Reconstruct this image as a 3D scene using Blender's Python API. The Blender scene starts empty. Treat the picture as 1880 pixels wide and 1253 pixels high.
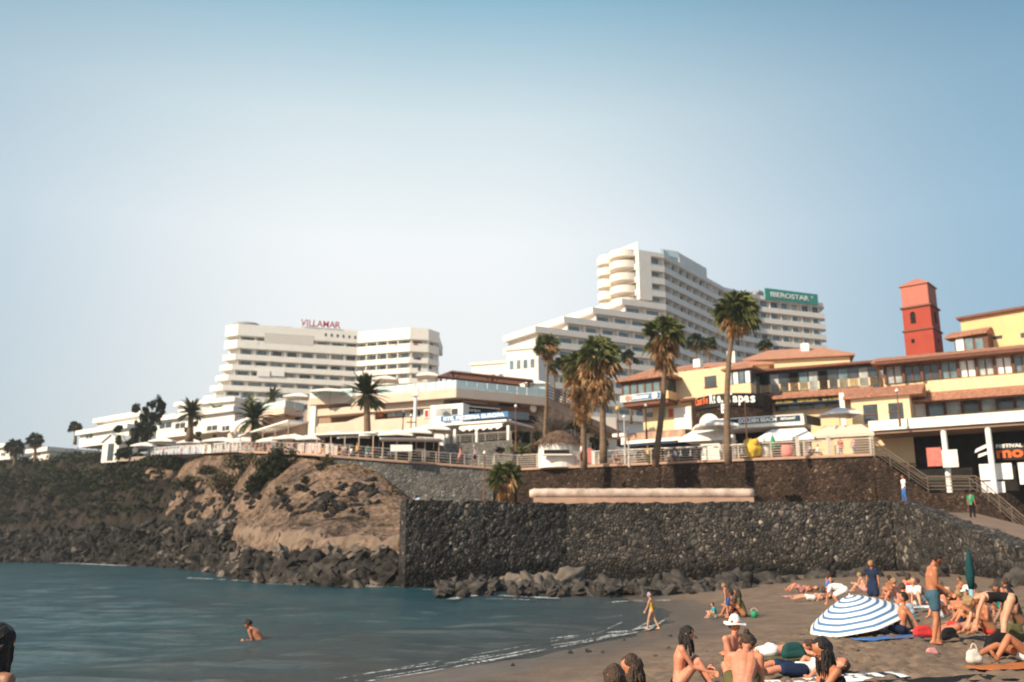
import bpy, bmesh, math, random
import numpy as np
from mathutils import Vector, Matrix, noise
random.seed(7)
R = math.radians
scene = bpy.context.scene
col = scene.collection

# ---------------------------------------------------------------- camera
CAMH = 2.3; F = 1650.0; PITCH = math.atan((1010-626.5)/F)
cam_d = bpy.data.cameras.new('camera'); cam = bpy.data.objects.new('camera', cam_d); col.objects.link(cam)
cam.location = (0, 0, CAMH); cam.rotation_euler = (R(90)+PITCH, 0, 0)
cam_d.sensor_width = 36; cam_d.lens = F/1880*36; cam_d.clip_start = 0.1; cam_d.clip_end = 20000
cam_d.dof.use_dof = True; cam_d.dof.focus_distance = 5.5; cam_d.dof.aperture_fstop = 2.5
scene.camera = cam

# ---------------------------------------------------------------- sky, sun, exposure
SUN_EL = R(33); SUN_AZ = R(33)          # azimuth: from the left (-X) turned this far behind the camera
sdir = Vector((-math.cos(SUN_AZ)*math.cos(SUN_EL), -math.sin(SUN_AZ)*math.cos(SUN_EL), math.sin(SUN_EL)))
world = bpy.data.worlds.new('World'); scene.world = world; world.use_nodes = True
wn = world.node_tree.nodes; wl = world.node_tree.links
sky = wn.new('ShaderNodeTexSky'); sky.sky_type = 'NISHITA'; sky.sun_disc = False
sky.sun_elevation = SUN_EL; sky.sun_rotation = math.atan2(sdir.x, sdir.y)
sky.altitude = 0; sky.air_density = 1.0; sky.dust_density = 3.5; sky.ozone_density = 1.6
bg = wn['Background']; bg.inputs['Strength'].default_value = 0.15
# summer haze whitens the sky towards the horizon, most strongly a little left of the view's middle
g_ = wn.new('ShaderNodeTexCoord'); sx_ = wn.new('ShaderNodeSeparateXYZ'); wl.new(g_.outputs['Generated'], sx_.inputs[0])
rp = wn.new('ShaderNodeValToRGB'); e = rp.color_ramp.elements
e[0].position = 0.0; e[0].color = (0.84,0.83,0.80,1); e[1].position = 1.0; e[1].color = (0.03,0.12,0.26,1)
for p_, c_ in ((0.22,(0.86,0.86,0.83)),(0.33,(0.88,0.895,0.87)),(0.45,(0.64,0.74,0.75)),(0.57,(0.20,0.42,0.54))):
    x_ = e.new(p_); x_.color = (*c_, 1)
wl.new(sx_.outputs[2], rp.inputs[0])
az = wn.new('ShaderNodeMath'); az.operation = 'ADD'; wl.new(sx_.outputs[0], az.inputs[0]); az.inputs[1].default_value = 0.10
az2 = wn.new('ShaderNodeMath'); az2.operation = 'ABSOLUTE'; wl.new(az.outputs[0], az2.inputs[0])
az3 = wn.new('ShaderNodeMapRange'); az3.interpolation_type = 'SMOOTHSTEP'; az3.inputs[1].default_value = 0.06; az3.inputs[2].default_value = 0.66; az3.inputs[3].default_value = 0.0; az3.inputs[4].default_value = 1.0; wl.new(az2.outputs[0], az3.inputs[0])
tint = wn.new('ShaderNodeMix'); tint.data_type = 'RGBA'; tint.blend_type = 'MULTIPLY'; tint.inputs[7].default_value = (0.28,0.46,0.60,1)
wl.new(az3.outputs[0], tint.inputs[0]); wl.new(rp.outputs[0], tint.inputs[6])
sc_ = wn.new('ShaderNodeMix'); sc_.data_type = 'RGBA'; sc_.blend_type = 'MULTIPLY'; sc_.inputs[0].default_value = 1; sc_.clamp_result = False
wl.new(tint.outputs[2], sc_.inputs[6]); sc_.inputs[7].default_value = (4.9,4.9,4.9,1)
mxw = wn.new('ShaderNodeMix'); mxw.data_type = 'RGBA'; mxw.inputs[0].default_value = 0.85; mxw.clamp_result = False
wl.new(sky.outputs[0], mxw.inputs[6]); wl.new(sc_.outputs[2], mxw.inputs[7]); wl.new(mxw.outputs[2], bg.inputs[0])
sl = bpy.data.lights.new('sun', 'SUN'); sl.energy = 4.6; sl.angle = R(0.6); sl.color = (1.0, 0.83, 0.61)
so = bpy.data.objects.new('sun', sl); col.objects.link(so)
so.rotation_euler = sdir.to_track_quat('Z', 'Y').to_euler()
vs = scene.view_settings; vs.view_transform = 'Standard'; vs.look = 'None'; vs.gamma = 1.0
vs.exposure = 0.68

# ---------------------------------------------------------------- picture <-> world
ct, st = math.cos(PITCH), math.sin(PITCH)
def ray(px, py):
    x = (px-940)/F; v = (626.5-py)/F
    return Vector((x, ct-v*st, st+v*ct))
def W(px, py, Y):
    d = ray(px, py); t = Y/d.y
    return Vector((d.x*t, Y, CAMH+d.z*t))
def G(px, py, z):
    d = ray(px, py); t = (z-CAMH)/d.z
    return Vector((d.x*t, d.y*t, z))
def XZ(px, z, Y):                      # point at depth Y and height z that shows in column px
    k = Y*ct+(z-CAMH)*st
    return Vector(((px-940)/F*k, Y, z))

# ---------------------------------------------------------------- materials
MATS = {}
def mat(name, c, rough=0.8, var=0.12, scale=3.0, bump=0.0, bscale=None, spec=0.3, c2=None, metal=0.0, coord='Object', stretch=(1,1,1), trans=0.0, emit=0.0):
    if name in MATS: return MATS[name]
    m = bpy.data.materials.new(name); m.use_nodes = True; nt = m.node_tree; n = nt.nodes; l = nt.links
    b = n['Principled BSDF']; b.inputs['Roughness'].default_value = rough; b.inputs['Metallic'].default_value = metal
    b.inputs['Specular IOR Level'].default_value = spec
    if trans: b.inputs['Transmission Weight'].default_value = trans
    tc = n.new('ShaderNodeTexCoord'); mp = n.new('ShaderNodeMapping'); l.new(tc.outputs[coord], mp.inputs[0])
    mp.inputs['Scale'].default_value = stretch
    ns = n.new('ShaderNodeTexNoise'); ns.inputs['Scale'].default_value = scale; ns.inputs['Detail'].default_value = 6; ns.inputs['Roughness'].default_value = 0.6
    l.new(mp.outputs[0], ns.inputs[0])
    cr = n.new('ShaderNodeValToRGB'); e = cr.color_ramp.elements
    a = [max(0, v*(1-var)) for v in c[:3]]; d = [min(1, v*(1+var)) for v in (c2 or c)[:3]]
    e[0].position = 0.3; e[1].position = 0.7; e[0].color = (*a, 1); e[1].color = (*d, 1)
    l.new(ns.outputs[0], cr.inputs[0]); l.new(cr.outputs[0], b.inputs['Base Color'])
    if bump:
        n2 = n.new('ShaderNodeTexNoise'); n2.inputs['Scale'].default_value = bscale or scale*6; n2.inputs['Detail'].default_value = 5
        l.new(mp.outputs[0], n2.inputs[0])
        bp = n.new('ShaderNodeBump'); bp.inputs['Strength'].default_value = bump; bp.inputs['Distance'].default_value = 0.05
        l.new(n2.outputs[0], bp.inputs['Height']); l.new(bp.outputs[0], b.inputs['Normal'])
    if emit:
        l.new(cr.outputs[0], b.inputs['Emission Color']); b.inputs['Emission Strength'].default_value = emit
    MATS[name] = m; return m

def stone_mat(name, cols, scale, mortar, bright=0.04, stain=0.4, bump=0.8, wet=None):
    """rubble masonry: voronoi stones each with its own colour, joints, a few pale stones, big stains"""
    m = bpy.data.materials.new(name); m.use_nodes = True; nt = m.node_tree; n = nt.nodes; l = nt.links
    b = n['Principled BSDF']; b.inputs['Roughness'].default_value = 0.9; b.inputs['Specular IOR Level'].default_value = 0.2
    tc = n.new('ShaderNodeTexCoord')
    wob = n.new('ShaderNodeTexNoise'); wob.inputs['Scale'].default_value = 1.3; l.new(tc.outputs['Object'], wob.inputs[0])
    mx = n.new('ShaderNodeMix'); mx.data_type = 'RGBA'; mx.blend_type = 'ADD'; mx.inputs[0].default_value = 0.25
    l.new(tc.outputs['Object'], mx.inputs[6]); l.new(wob.outputs[1], mx.inputs[7])
    pm = n.new('ShaderNodeTexNoise'); pm.inputs['Scale'].default_value = 0.55; pm.inputs['Detail'].default_value = 2; l.new(tc.outputs['Object'], pm.inputs[0])
    pr_ = n.new('ShaderNodeMapRange'); pr_.inputs[1].default_value = 0.53; pr_.inputs[2].default_value = 0.56; l.new(pm.outputs[0], pr_.inputs[0])
    v2 = []
    for sc__ in (scale, scale*0.6):
        v = n.new('ShaderNodeTexVoronoi'); v.inputs['Scale'].default_value = sc__; l.new(mx.outputs[2], v.inputs[0])
        ve = n.new('ShaderNodeTexVoronoi'); ve.feature = 'DISTANCE_TO_EDGE'; ve.inputs['Scale'].default_value = sc__; l.new(mx.outputs[2], ve.inputs[0]); v2.append((v, ve))
    vc = n.new('ShaderNodeMix'); vc.data_type = 'RGBA'; l.new(pr_.outputs[0], vc.inputs[0]); l.new(v2[0][0].outputs['Color'], vc.inputs[6]); l.new(v2[1][0].outputs['Color'], vc.inputs[7])
    vem = n.new('ShaderNodeMix'); l.new(pr_.outputs[0], vem.inputs[0]); l.new(v2[0][1].outputs[0], vem.inputs[2]); l.new(v2[1][1].outputs[0], vem.inputs[3])
    sp = n.new('ShaderNodeSeparateColor'); l.new(vc.outputs[2], sp.inputs[0])
    cr = n.new('ShaderNodeValToRGB'); cr.color_ramp.interpolation = 'LINEAR'
    e = cr.color_ramp.elements; e[0].position = 0; e[0].color = (*cols[0], 1); e[1].position = 1; e[1].color = (*cols[-1], 1)
    for i, c in enumerate(cols[1:-1]):
        x = e.new((i+1)*(1-bright)/(len(cols)-2)*0.98); x.color = (*c, 1)
    l.new(sp.outputs[0], cr.inputs[0])
    big = n.new('ShaderNodeTexNoise'); big.inputs['Scale'].default_value = 0.35; big.inputs['Detail'].default_value = 5; l.new(tc.outputs['Object'], big.inputs[0])
    br = n.new('ShaderNodeMapRange'); br.inputs[1].default_value = 0.3; br.inputs[2].default_value = 0.7; br.inputs[3].default_value = 1-stain; br.inputs[4].default_value = 1+stain*0.6
    l.new(big.outputs[0], br.inputs[0])
    sm = n.new('ShaderNodeTexNoise'); sm.inputs['Scale'].default_value = scale*4; sm.inputs['Detail'].default_value = 4; l.new(tc.outputs['Object'], sm.inputs[0])
    smr = n.new('ShaderNodeMapRange'); smr.inputs[1].default_value = 0.25; smr.inputs[2].default_value = 0.75; smr.inputs[3].default_value = 0.6; smr.inputs[4].default_value = 1.4; l.new(sm.outputs[0], smr.inputs[0])
    mu = n.new('ShaderNodeMath'); mu.operation = 'MULTIPLY'; l.new(br.outputs[0], mu.inputs[0]); l.new(smr.outputs[0], mu.inputs[1])
    m1 = n.new('ShaderNodeMix'); m1.data_type = 'RGBA'; m1.blend_type = 'MULTIPLY'; m1.inputs[0].default_value = 1
    l.new(cr.outputs[0], m1.inputs[6]); l.new(mu.outputs[0], m1.inputs[7])
    er = n.new('ShaderNodeMapRange'); er.inputs[1].default_value = 0.02; er.inputs[2].default_value = 0.10; l.new(vem.outputs[0], er.inputs[0])
    m2 = n.new('ShaderNodeMix'); m2.data_type = 'RGBA'; m2.inputs[6].default_value = (*mortar, 1); l.new(er.outputs[0], m2.inputs[0]); l.new(m1.outputs[2], m2.inputs[7])
    out_ = m2.outputs[2]
    if wet is not None:                       # dark algae line where the sea reaches the stones
        gz_ = n.new('ShaderNodeNewGeometry'); sz_ = n.new('ShaderNodeSeparateXYZ'); l.new(gz_.outputs['Position'], sz_.inputs[0])
        wv = n.new('ShaderNodeMath'); wv.operation = 'MULTIPLY_ADD'; l.new(big.outputs[0], wv.inputs[0]); wv.inputs[1].default_value = -2.2; l.new(sz_.outputs[2], wv.inputs[2])
        wr_ = n.new('ShaderNodeMapRange'); wr_.inputs[1].default_value = wet-1.6; wr_.inputs[2].default_value = wet-0.9; wr_.inputs[3].default_value = 0.35; wr_.inputs[4].default_value = 1.0; l.new(wv.outputs[0], wr_.inputs[0])
        m3 = n.new('ShaderNodeMix'); m3.data_type = 'RGBA'; m3.blend_type = 'MULTIPLY'; m3.inputs[0].default_value = 1; l.new(out_, m3.inputs[6]); l.new(wr_.outputs[0], m3.inputs[7]); out_ = m3.outputs[2]
    l.new(out_, b.inputs['Base Color'])
    hr = n.new('ShaderNodeMapRange'); hr.inputs[1].default_value = 0; hr.inputs[2].default_value = 0.3; l.new(vem.outputs[0], hr.inputs[0])
    ad = n.new('ShaderNodeMath'); ad.operation = 'MULTIPLY_ADD'; l.new(sm.outputs[0], ad.inputs[0]); ad.inputs[1].default_value = 0.5; l.new(hr.outputs[0], ad.inputs[2])
    bp = n.new('ShaderNodeBump'); bp.inputs['Strength'].default_value = bump; bp.inputs['Distance'].default_value = 0.12
    l.new(ad.outputs[0], bp.inputs['Height']); l.new(bp.outputs[0], b.inputs['Normal'])
    MATS[name] = m; return m

# ---------------------------------------------------------------- tags and builders
def tag(o, label=None, cat=None, group=None, kind=None):
    if label: o['label'] = label
    if cat: o['category'] = cat
    if group: o['group'] = group
    if kind: o['kind'] = kind
    return o
def thing(name, loc, label=None, cat=None, group=None):
    o = bpy.data.objects.new(name, None); col.objects.link(o); o.location = loc; o.empty_display_size = 0.2
    return tag(o, label, cat, group)
def wloc(o):
    v = Vector((0,0,0))
    while o: v = v+o.location; o = o.parent
    return v
class MB:
    def __init__(s, M=None): s.v = []; s.f = []; s.mi = []; s.M = M or Matrix.Identity(4); s.cur = 0
    def add(s, vs, fs):
        k = len(s.v); s.v += [s.M @ Vector(p) for p in vs]; s.f += [tuple(i+k for i in f) for f in fs]; s.mi += [s.cur]*len(fs); return s
    def quad(s, a, b, c, d): return s.add([a,b,c,d], [(0,1,2,3)])
    def box(s, x0, x1, y0, y1, z0, z1):
        return s.add([(x0,y0,z0),(x1,y0,z0),(x1,y1,z0),(x0,y1,z0),(x0,y0,z1),(x1,y0,z1),(x1,y1,z1),(x0,y1,z1)],
                     [(0,3,2,1),(4,5,6,7),(0,1,5,4),(1,2,6,5),(2,3,7,6),(3,0,4,7)])
    def prism(s, pts, z0, z1):
        n = len(pts)
        return s.add([(p[0],p[1],z0) for p in pts]+[(p[0],p[1],z1) for p in pts],
                     [tuple(range(n))[::-1], tuple(range(n,2*n))]+[(i,(i+1)%n,n+(i+1)%n,n+i) for i in range(n)])
    def tube(s, pts, rs, seg=8, caps=True):
        pts = [Vector(p) for p in pts]
        if not hasattr(rs, '__len__'): rs = [rs]*len(pts)
        vs = []; fs = []
        prev = None
        for i, p in enumerate(pts):
            t = (pts[min(i+1,len(pts)-1)]-pts[max(i-1,0)]).normalized()
            if prev is None:
                a = t.orthogonal().normalized()
            else:
                a = (prev-t*prev.dot(t)); a = a.normalized() if a.length > 1e-6 else t.orthogonal().normalized()
            prev = a; b = t.cross(a)
            for k in range(seg):
                an = 2*math.pi*k/seg; vs.append(p+(a*math.cos(an)+b*math.sin(an))*rs[i])
        for i in range(len(pts)-1):
            for k in range(seg):
                k2 = (k+1)%seg; fs.append((i*seg+k, i*seg+k2, (i+1)*seg+k2, (i+1)*seg+k))
        if caps: fs.append(tuple(range(seg))[::-1]); fs.append(tuple(range((len(pts)-1)*seg, len(pts)*seg)))
        return s.add(vs, fs)
    def cyl(s, c, r, h, seg=12, r2=None):
        c = Vector(c); return s.tube([c, c+Vector((0,0,h))], [r, r if r2 is None else r2], seg)
    def ball(s, c, r, seg=10, rings=7, sq=(1,1,1), jit=0.0, seed=0):
        vs = []; fs = []; c = Vector(c)
        for i in range(rings+1):
            th = math.pi*i/rings
            for k in range(seg):
                ph = 2*math.pi*k/seg
                d = Vector((math.sin(th)*math.cos(ph), math.sin(th)*math.sin(ph), math.cos(th)))
                rr = r*(1+jit*noise.noise(d*1.7+Vector((seed,seed*1.3,0))))
                vs.append(c+Vector((d.x*rr*sq[0], d.y*rr*sq[1], d.z*rr*sq[2])))
        for i in range(rings):
            for k in range(seg):
                k2 = (k+1)%seg; fs.append((i*seg+k, (i+1)*seg+k, (i+1)*seg+k2, i*seg+k2))
        return s.add(vs, fs)
    def build(s, name, m, parent=None, smooth=False, bevel=0):
        me = bpy.data.meshes.new(name); o0 = wloc(parent) if parent else Vector((0,0,0))
        me.from_pydata([tuple(v-o0) for v in s.v], [], s.f)
        ms = m if isinstance(m, (list, tuple)) else [m]
        for x in ms: me.materials.append(x)
        if any(s.mi): me.polygons.foreach_set('material_index', s.mi)
        if smooth: me.polygons.foreach_set('use_smooth', [True]*len(me.polygons))
        me.validate(); me.update()
        o = bpy.data.objects.new(name, me); col.objects.link(o)
        if parent: o.parent = parent
        if bevel:
            md = o.modifiers.new('bevel', 'BEVEL'); md.width = bevel; md.segments = 2; md.limit_method = 'ANGLE'
        return o
def children(o): return [c for c in bpy.data.objects if c.parent == o]
def copy_tree(o, parent=None, kids=None):
    c = o.copy(); col.objects.link(c); c.parent = parent
    for ch in children(o): copy_tree(ch, c)
    return c
def frame(A, B, z=0.0):
    """local frame: s along A->B, d out towards the camera side, z up"""
    A = Vector((A[0],A[1],z)); B = Vector((B[0],B[1],z)); u = (B-A).normalized(); nrm = Vector((u.y,-u.x,0))
    M = Matrix((( u.x, nrm.x, 0, A.x), (u.y, nrm.y, 0, A.y), (0,0,1,z), (0,0,0,1)))
    return M, (B-A).length
def fp(M, px, py, d=0.0):
    """pixel -> (s, z) on the plane d metres in front of a facade frame"""
    r_ = ray(px, py); u = Vector((M[0][0], M[1][0], 0)); n_ = Vector((M[0][1], M[1][1], 0)); o = Vector((M[0][3], M[1][3], 0))
    cam0 = Vector((0,0,CAMH)); t = (o-cam0+n_*d).dot(n_)/r_.dot(n_); p = cam0+r_*t
    return (p-o).dot(u), p.z-M[2][3]
def textmesh(txt, size, M, m, name, parent, depth=0.04, bold=0.0, shear=0.0, width=None, yscale=1.0, align='LEFT'):
    cu = bpy.data.curves.new('text', 'FONT'); cu.body = txt; cu.size = size; cu.extrude = depth/2; cu.offset = bold; cu.shear = shear; cu.resolution_u = 3
    cu.align_x = align
    o = bpy.data.objects.new('text', cu); col.objects.link(o)
    dg = bpy.context.evaluated_depsgraph_get(); me = bpy.data.meshes.new_from_object(o.evaluated_get(dg))
    bpy.data.objects.remove(o); bpy.data.curves.remove(cu)
    xs = [v.co.x for v in me.vertices]; x0 = min(xs); w = max(xs)-x0
    sx = width/w if width else 1.0
    base = wloc(parent) if parent else Vector((0,0,0))
    for v in me.vertices:                       # letters stand in the facade plane: x->s, y->z, z->d
        x = (v.co.x-x0)*sx if align == 'LEFT' else v.co.x*sx
        v.co = (M @ Vector((x, v.co.z+depth/2, v.co.y*yscale)))-base
    me.materials.clear(); me.materials.append(m); me.name = name
    ob = bpy.data.objects.new(name, me); col.objects.link(ob)
    if parent: ob.parent = parent
    return ob
def sub(M, s, d, z): return M @ Matrix.Translation((s, d, z))
def fbm(p, s, oct=4): return noise.fractal(Vector(p)*s, 1.0, 2.0, oct)
# ================================================================ SETTING: water, sand, headland, walls
M_white = mat('white_render', (0.80,0.76,0.70), 0.85, 0.05, 0.6, 0.15)
M_rock = stone_mat('lava_rock', [(0.009,0.008,0.008),(0.02,0.018,0.017),(0.035,0.03,0.027),(0.09,0.075,0.063)], 0.9, (0.02,0.017,0.015), 0.1, 0.5, 1.0)
def earth_mat():
    m = bpy.data.materials.new('dry_earth'); m.use_nodes = True; nt = m.node_tree; n = nt.nodes; l = nt.links
    b = n['Principled BSDF']; b.inputs['Roughness'].default_value = 0.95; b.inputs['Specular IOR Level'].default_value = 0.1
    tc = n.new('ShaderNodeTexCoord')
    a = n.new('ShaderNodeTexNoise'); a.inputs['Scale'].default_value = 0.22; a.inputs['Detail'].default_value = 9; a.inputs['Roughness'].default_value = 0.68; a.inputs['Distortion'].default_value = 0.8
    l.new(tc.outputs['Object'], a.inputs[0])
    cr = n.new('ShaderNodeValToRGB'); e = cr.color_ramp.elements
    e[0].position = 0.36; e[0].color = (0.035,0.027,0.021,1); e[1].position = 0.62; e[1].color = (0.215,0.145,0.105,1)
    x = e.new(0.47); x.color = (0.135,0.094,0.07,1)
    mpp = n.new('ShaderNodeMapping'); mpp.inputs['Rotation'].default_value = (0, 0.98, 0); mpp.inputs['Scale'].default_value = (0.5,1,1.7); l.new(tc.outputs['Object'], mpp.inputs[0]); l.new(mpp.outputs[0], a.inputs[0])
    l.new(a.outputs[0], cr.inputs[0])
    g = n.new('ShaderNodeTexNoise'); g.inputs['Scale'].default_value = 2.5; g.inputs['Detail'].default_value = 8; l.new(tc.outputs['Object'], g.inputs[0])
    gr = n.new('ShaderNodeMapRange'); gr.inputs[1].default_value = 0.3; gr.inputs[2].default_value = 0.7; gr.inputs[3].default_value = 0.35; gr.inputs[4].default_value = 1.6; l.new(g.outputs[0], gr.inputs[0])
    mx = n.new('ShaderNodeMix'); mx.data_type = 'RGBA'; mx.blend_type = 'MULTIPLY'; mx.inputs[0].default_value = 1
    l.new(cr.outputs[0], mx.inputs[6]); l.new(gr.outputs[0], mx.inputs[7]); l.new(mx.outputs[2], b.inputs['Base Color'])
    bp = n.new('ShaderNodeBump'); bp.inputs['Strength'].default_value = 0.9; bp.inputs['Distance'].default_value = 0.3; l.new(g.outputs[0], bp.inputs['Height']); l.new(bp.outputs[0], b.inputs['Normal'])
    return m
M_earth = earth_mat()
M_shadedearth = mat('shaded_cliff_earth', (0.006,0.0055,0.005), 0.95, 0.5, 0.3, 1.0, 1.2, 0.1, c2=(0.030,0.024,0.019))  # dark earth with the concave cliff's shade put into the colour

# --- shoreline
SH = [G(1160,1103,0), G(1215,1118,0), G(1222,1140,0), G(1190,1160,0), G(1100,1178,0), G(1000,1197,0), G(800,1236,0), G(560,1275,0)]
SH = [(p.x, p.y) for p in SH]
SH = [(5.0,62),(5.6,47)] + SH + [(-6.5,9.0),(-9,0),(-12,-20)]
SA = np.array(SH)
def shore_dist(x, y):
    """signed distance to the waterline, + on the sand side"""
    best = np.full(x.shape, 1e9); sg = np.ones(x.shape)
    for i in range(len(SA)-1):
        a = SA[i]; b = SA[i+1]; d = b-a; L = d@d
        t = np.clip(((x-a[0])*d[0]+(y-a[1])*d[1])/L, 0, 1)
        qx = a[0]+t*d[0]; qy = a[1]+t*d[1]; ds = np.hypot(x-qx, y-qy)
        cr = d[0]*(y-a[1])-d[1]*(x-a[0])
        m = ds < best-1e-9; best = np.where(m, ds, best); sg = np.where(m, np.sign(cr), sg)
    return best*sg
def sand_z(x, y):
    d = shore_dist(np.asarray(x, float), np.asarray(y, float))
    z = np.where(d < 0, d*0.08, np.where(d < 3, d*0.045, 0.135+(d-3)*0.066))
    z = 1.15-np.log1p(np.exp((1.15-z)*4))/4
    return np.maximum(z, -1.6)
def sz(x, y): return float(sand_z(np.array([x]), np.array([y]))[0])
def grid_mesh(name, X, Y, Z, m, smooth=True):
    ny, nx = X.shape; me = bpy.data.meshes.new(name)
    co = np.stack([X, Y, Z], -1).reshape(-1, 3)
    ii = np.arange(ny*nx).reshape(ny, nx)
    fs = np.stack([ii[:-1,:-1], ii[:-1,1:], ii[1:,1:], ii[1:,:-1]], -1).reshape(-1, 4)
    me.from_pydata(co.tolist(), [], fs.tolist())
    for x in (m if isinstance(m, list) else [m]): me.materials.append(x)
    if smooth: me.polygons.foreach_set('use_smooth', [True]*len(me.polygons))
    me.update(); o = bpy.data.objects.new(name, me); col.objects.link(o); return o
def vnoise(x, y, s, seed=0, oct=3):
    out = np.zeros(x.shape); fl = out.ravel(); xs = x.ravel(); ys = y.ravel()
    for i in range(fl.size): fl[i] = noise.fractal(Vector((xs[i]*s+seed, ys[i]*s, seed)), 1.0, 2.0, oct)
    return fl.reshape(x.shape)
def axis(parts):
    a = []
    for lo, hi, st_ in parts: a += list(np.arange(lo, hi, st_))
    return np.array(a+[parts[-1][1]])
ax = axis([(-30,-6,1.2),(-6,1,0.14),(1,14,0.07),(14,16,0.14),(16,60,0.8)]); ay = axis([(-15,9,0.8),(9,24,0.07),(24,32,0.14),(32,64,0.5)])
SX, SY = np.meshgrid(ax, ay); SZ = sand_z(SX, SY)
dd = shore_dist(SX, SY); rough = np.clip((dd-2.5)/3, 0, 1)
SZ = SZ+rough*(vnoise(SX, SY, 1.6, 3, 3)*0.045+vnoise(SX, SY, 5.0, 8, 2)*0.018)+vnoise(SX, SY, 0.3, 5, 2)*0.03
rf = np.random.RandomState(4)
for fx, fy, fa in zip(rf.uniform(1,14,3800), rf.uniform(9,26,3800), rf.uniform(0,3.14,3800)):
    i0, i1 = np.searchsorted(ax, (fx-.35, fx+.35)); j0, j1 = np.searchsorted(ay, (fy-.35, fy+.35))
    if i1 <= i0 or j1 <= j0: continue
    X_, Y_ = SX[j0:j1,i0:i1]-fx, SY[j0:j1,i0:i1]-fy; u__ = X_*np.cos(fa)+Y_*np.sin(fa); v__ = -X_*np.sin(fa)+Y_*np.cos(fa); r2_ = (u__/.15)**2+(v__/.08)**2
    SZ[j0:j1,i0:i1] += rough[j0:j1,i0:i1]*(-.045*np.exp(-r2_)+.018*np.exp(-(np.sqrt(r2_)-1.5)**2*3))
def sand_mat():
    m = bpy.data.materials.new('grey_brown_sand'); m.use_nodes = True; nt = m.node_tree; n = nt.nodes; l = nt.links
    b = n['Principled BSDF']; b.inputs['Specular IOR Level'].default_value = 0.25
    tc = n.new('ShaderNodeTexCoord'); at = n.new('ShaderNodeAttribute'); at.attribute_name = 'wet'
    a = n.new('ShaderNodeTexNoise'); a.inputs['Scale'].default_value = 1.2; a.inputs['Detail'].default_value = 8; a.inputs['Roughness'].default_value = 0.65; l.new(tc.outputs['Object'], a.inputs[0])
    cr = n.new('ShaderNodeValToRGB'); e = cr.color_ramp.elements; e[0].position = 0.3; e[0].color = (0.115,0.082,0.06,1); e[1].position = 0.72; e[1].color = (0.22,0.157,0.112,1); l.new(a.outputs[0], cr.inputs[0])
    wr = n.new('ShaderNodeValToRGB'); e = wr.color_ramp.elements; e[0].position = 0.2; e[0].color = (0.05,0.04,0.033,1); e[1].position = 0.8; e[1].color = (0.13,0.095,0.07,1); l.new(a.outputs[0], wr.inputs[0])
    mx = n.new('ShaderNodeMix'); mx.data_type = 'RGBA'; l.new(at.outputs['Fac'], mx.inputs[0]); l.new(cr.outputs[0], mx.inputs[6]); l.new(wr.outputs[0], mx.inputs[7]); l.new(mx.outputs[2], b.inputs['Base Color'])
    rr = n.new('ShaderNodeMapRange'); rr.inputs[3].default_value = 0.92; rr.inputs[4].default_value = 0.35; l.new(at.outputs['Fac'], rr.inputs[0]); l.new(rr.outputs[0], b.inputs['Roughness'])
    g = n.new('ShaderNodeTexNoise'); g.inputs['Scale'].default_value = 14; g.inputs['Detail'].default_value = 5; l.new(tc.outputs['Object'], g.inputs[0])
    bp = n.new('ShaderNodeBump'); bp.inputs['Strength'].default_value = 0.5; bp.inputs['Distance'].default_value = 0.04; l.new(g.outputs[0], bp.inputs['Height']); l.new(bp.outputs[0], b.inputs['Normal'])
    return m
sand = grid_mesh('sand', SX, SY, SZ, sand_mat()); tag(sand, kind='structure')
wet = np.clip(1-(dd-1.2)/1.6+vnoise(SX, SY, 0.5, 11, 2)*0.5, 0, 1)
at = sand.data.attributes.new('wet', 'FLOAT', 'POINT'); at.data.foreach_set('value', wet.ravel().astype(np.float32))

# --- sea: near sheet with real swell, far sheet to the horizon
def water_mat():
    m = bpy.data.materials.new('sea_water'); m.use_nodes = True; nt = m.node_tree; n = nt.nodes; l = nt.links
    b = n['Principled BSDF']; b.inputs['Roughness'].default_value = 0.15; b.inputs['Specular IOR Level'].default_value = 0.28; b.inputs['IOR'].default_value = 1.33
    at = n.new('ShaderNodeAttribute'); at.attribute_name = 'shallow'
    tc = n.new('ShaderNodeTexCoord')
    a = n.new('ShaderNodeTexNoise'); a.inputs['Scale'].default_value = 0.12; a.inputs['Detail'].default_value = 6; l.new(tc.outputs['Object'], a.inputs[0])
    cr = n.new('ShaderNodeValToRGB'); e = cr.color_ramp.elements; e[0].position = 0.35; e[0].color = (0.010,0.048,0.064,1); e[1].position = 0.65; e[1].color = (0.022,0.082,0.105,1); l.new(a.outputs[0], cr.inputs[0])
    mx = n.new('ShaderNodeMix'); mx.data_type = 'RGBA'; l.new(at.outputs['Fac'], mx.inputs[0]); l.new(cr.outputs[0], mx.inputs[6]); mx.inputs[7].default_value = (0.062,0.070,0.073,1); l.new(mx.outputs[2], b.inputs['Base Color'])
    mp = n.new('ShaderNodeMapping'); mp.inputs['Scale'].default_value = (0.38,1.5,1); mp.inputs['Rotation'].default_value = (0,0,0.25); l.new(tc.outputs['Object'], mp.inputs[0])
    w = n.new('ShaderNodeTexNoise'); w.inputs['Scale'].default_value = 0.9; w.inputs['Detail'].default_value = 8; w.inputs['Roughness'].default_value = 0.68; l.new(mp.outputs[0], w.inputs[0])
    bp = n.new('ShaderNodeBump'); bp.inputs['Strength'].default_value = 1.0; bp.inputs['Distance'].default_value = 0.5; l.new(w.outputs[0], bp.inputs['Height']); l.new(bp.outputs[0], b.inputs['Normal'])
    return m
M_water = water_mat()
wx = axis([(-95,-30,1.0),(-30,12,0.3),(12,20,1.0)]); wy = axis([(6,40,0.25),(40,80,0.6),(80,230,2.0)])
WX_, WY_ = np.meshgrid(wx, wy); wd = shore_dist(WX_, WY_)
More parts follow.
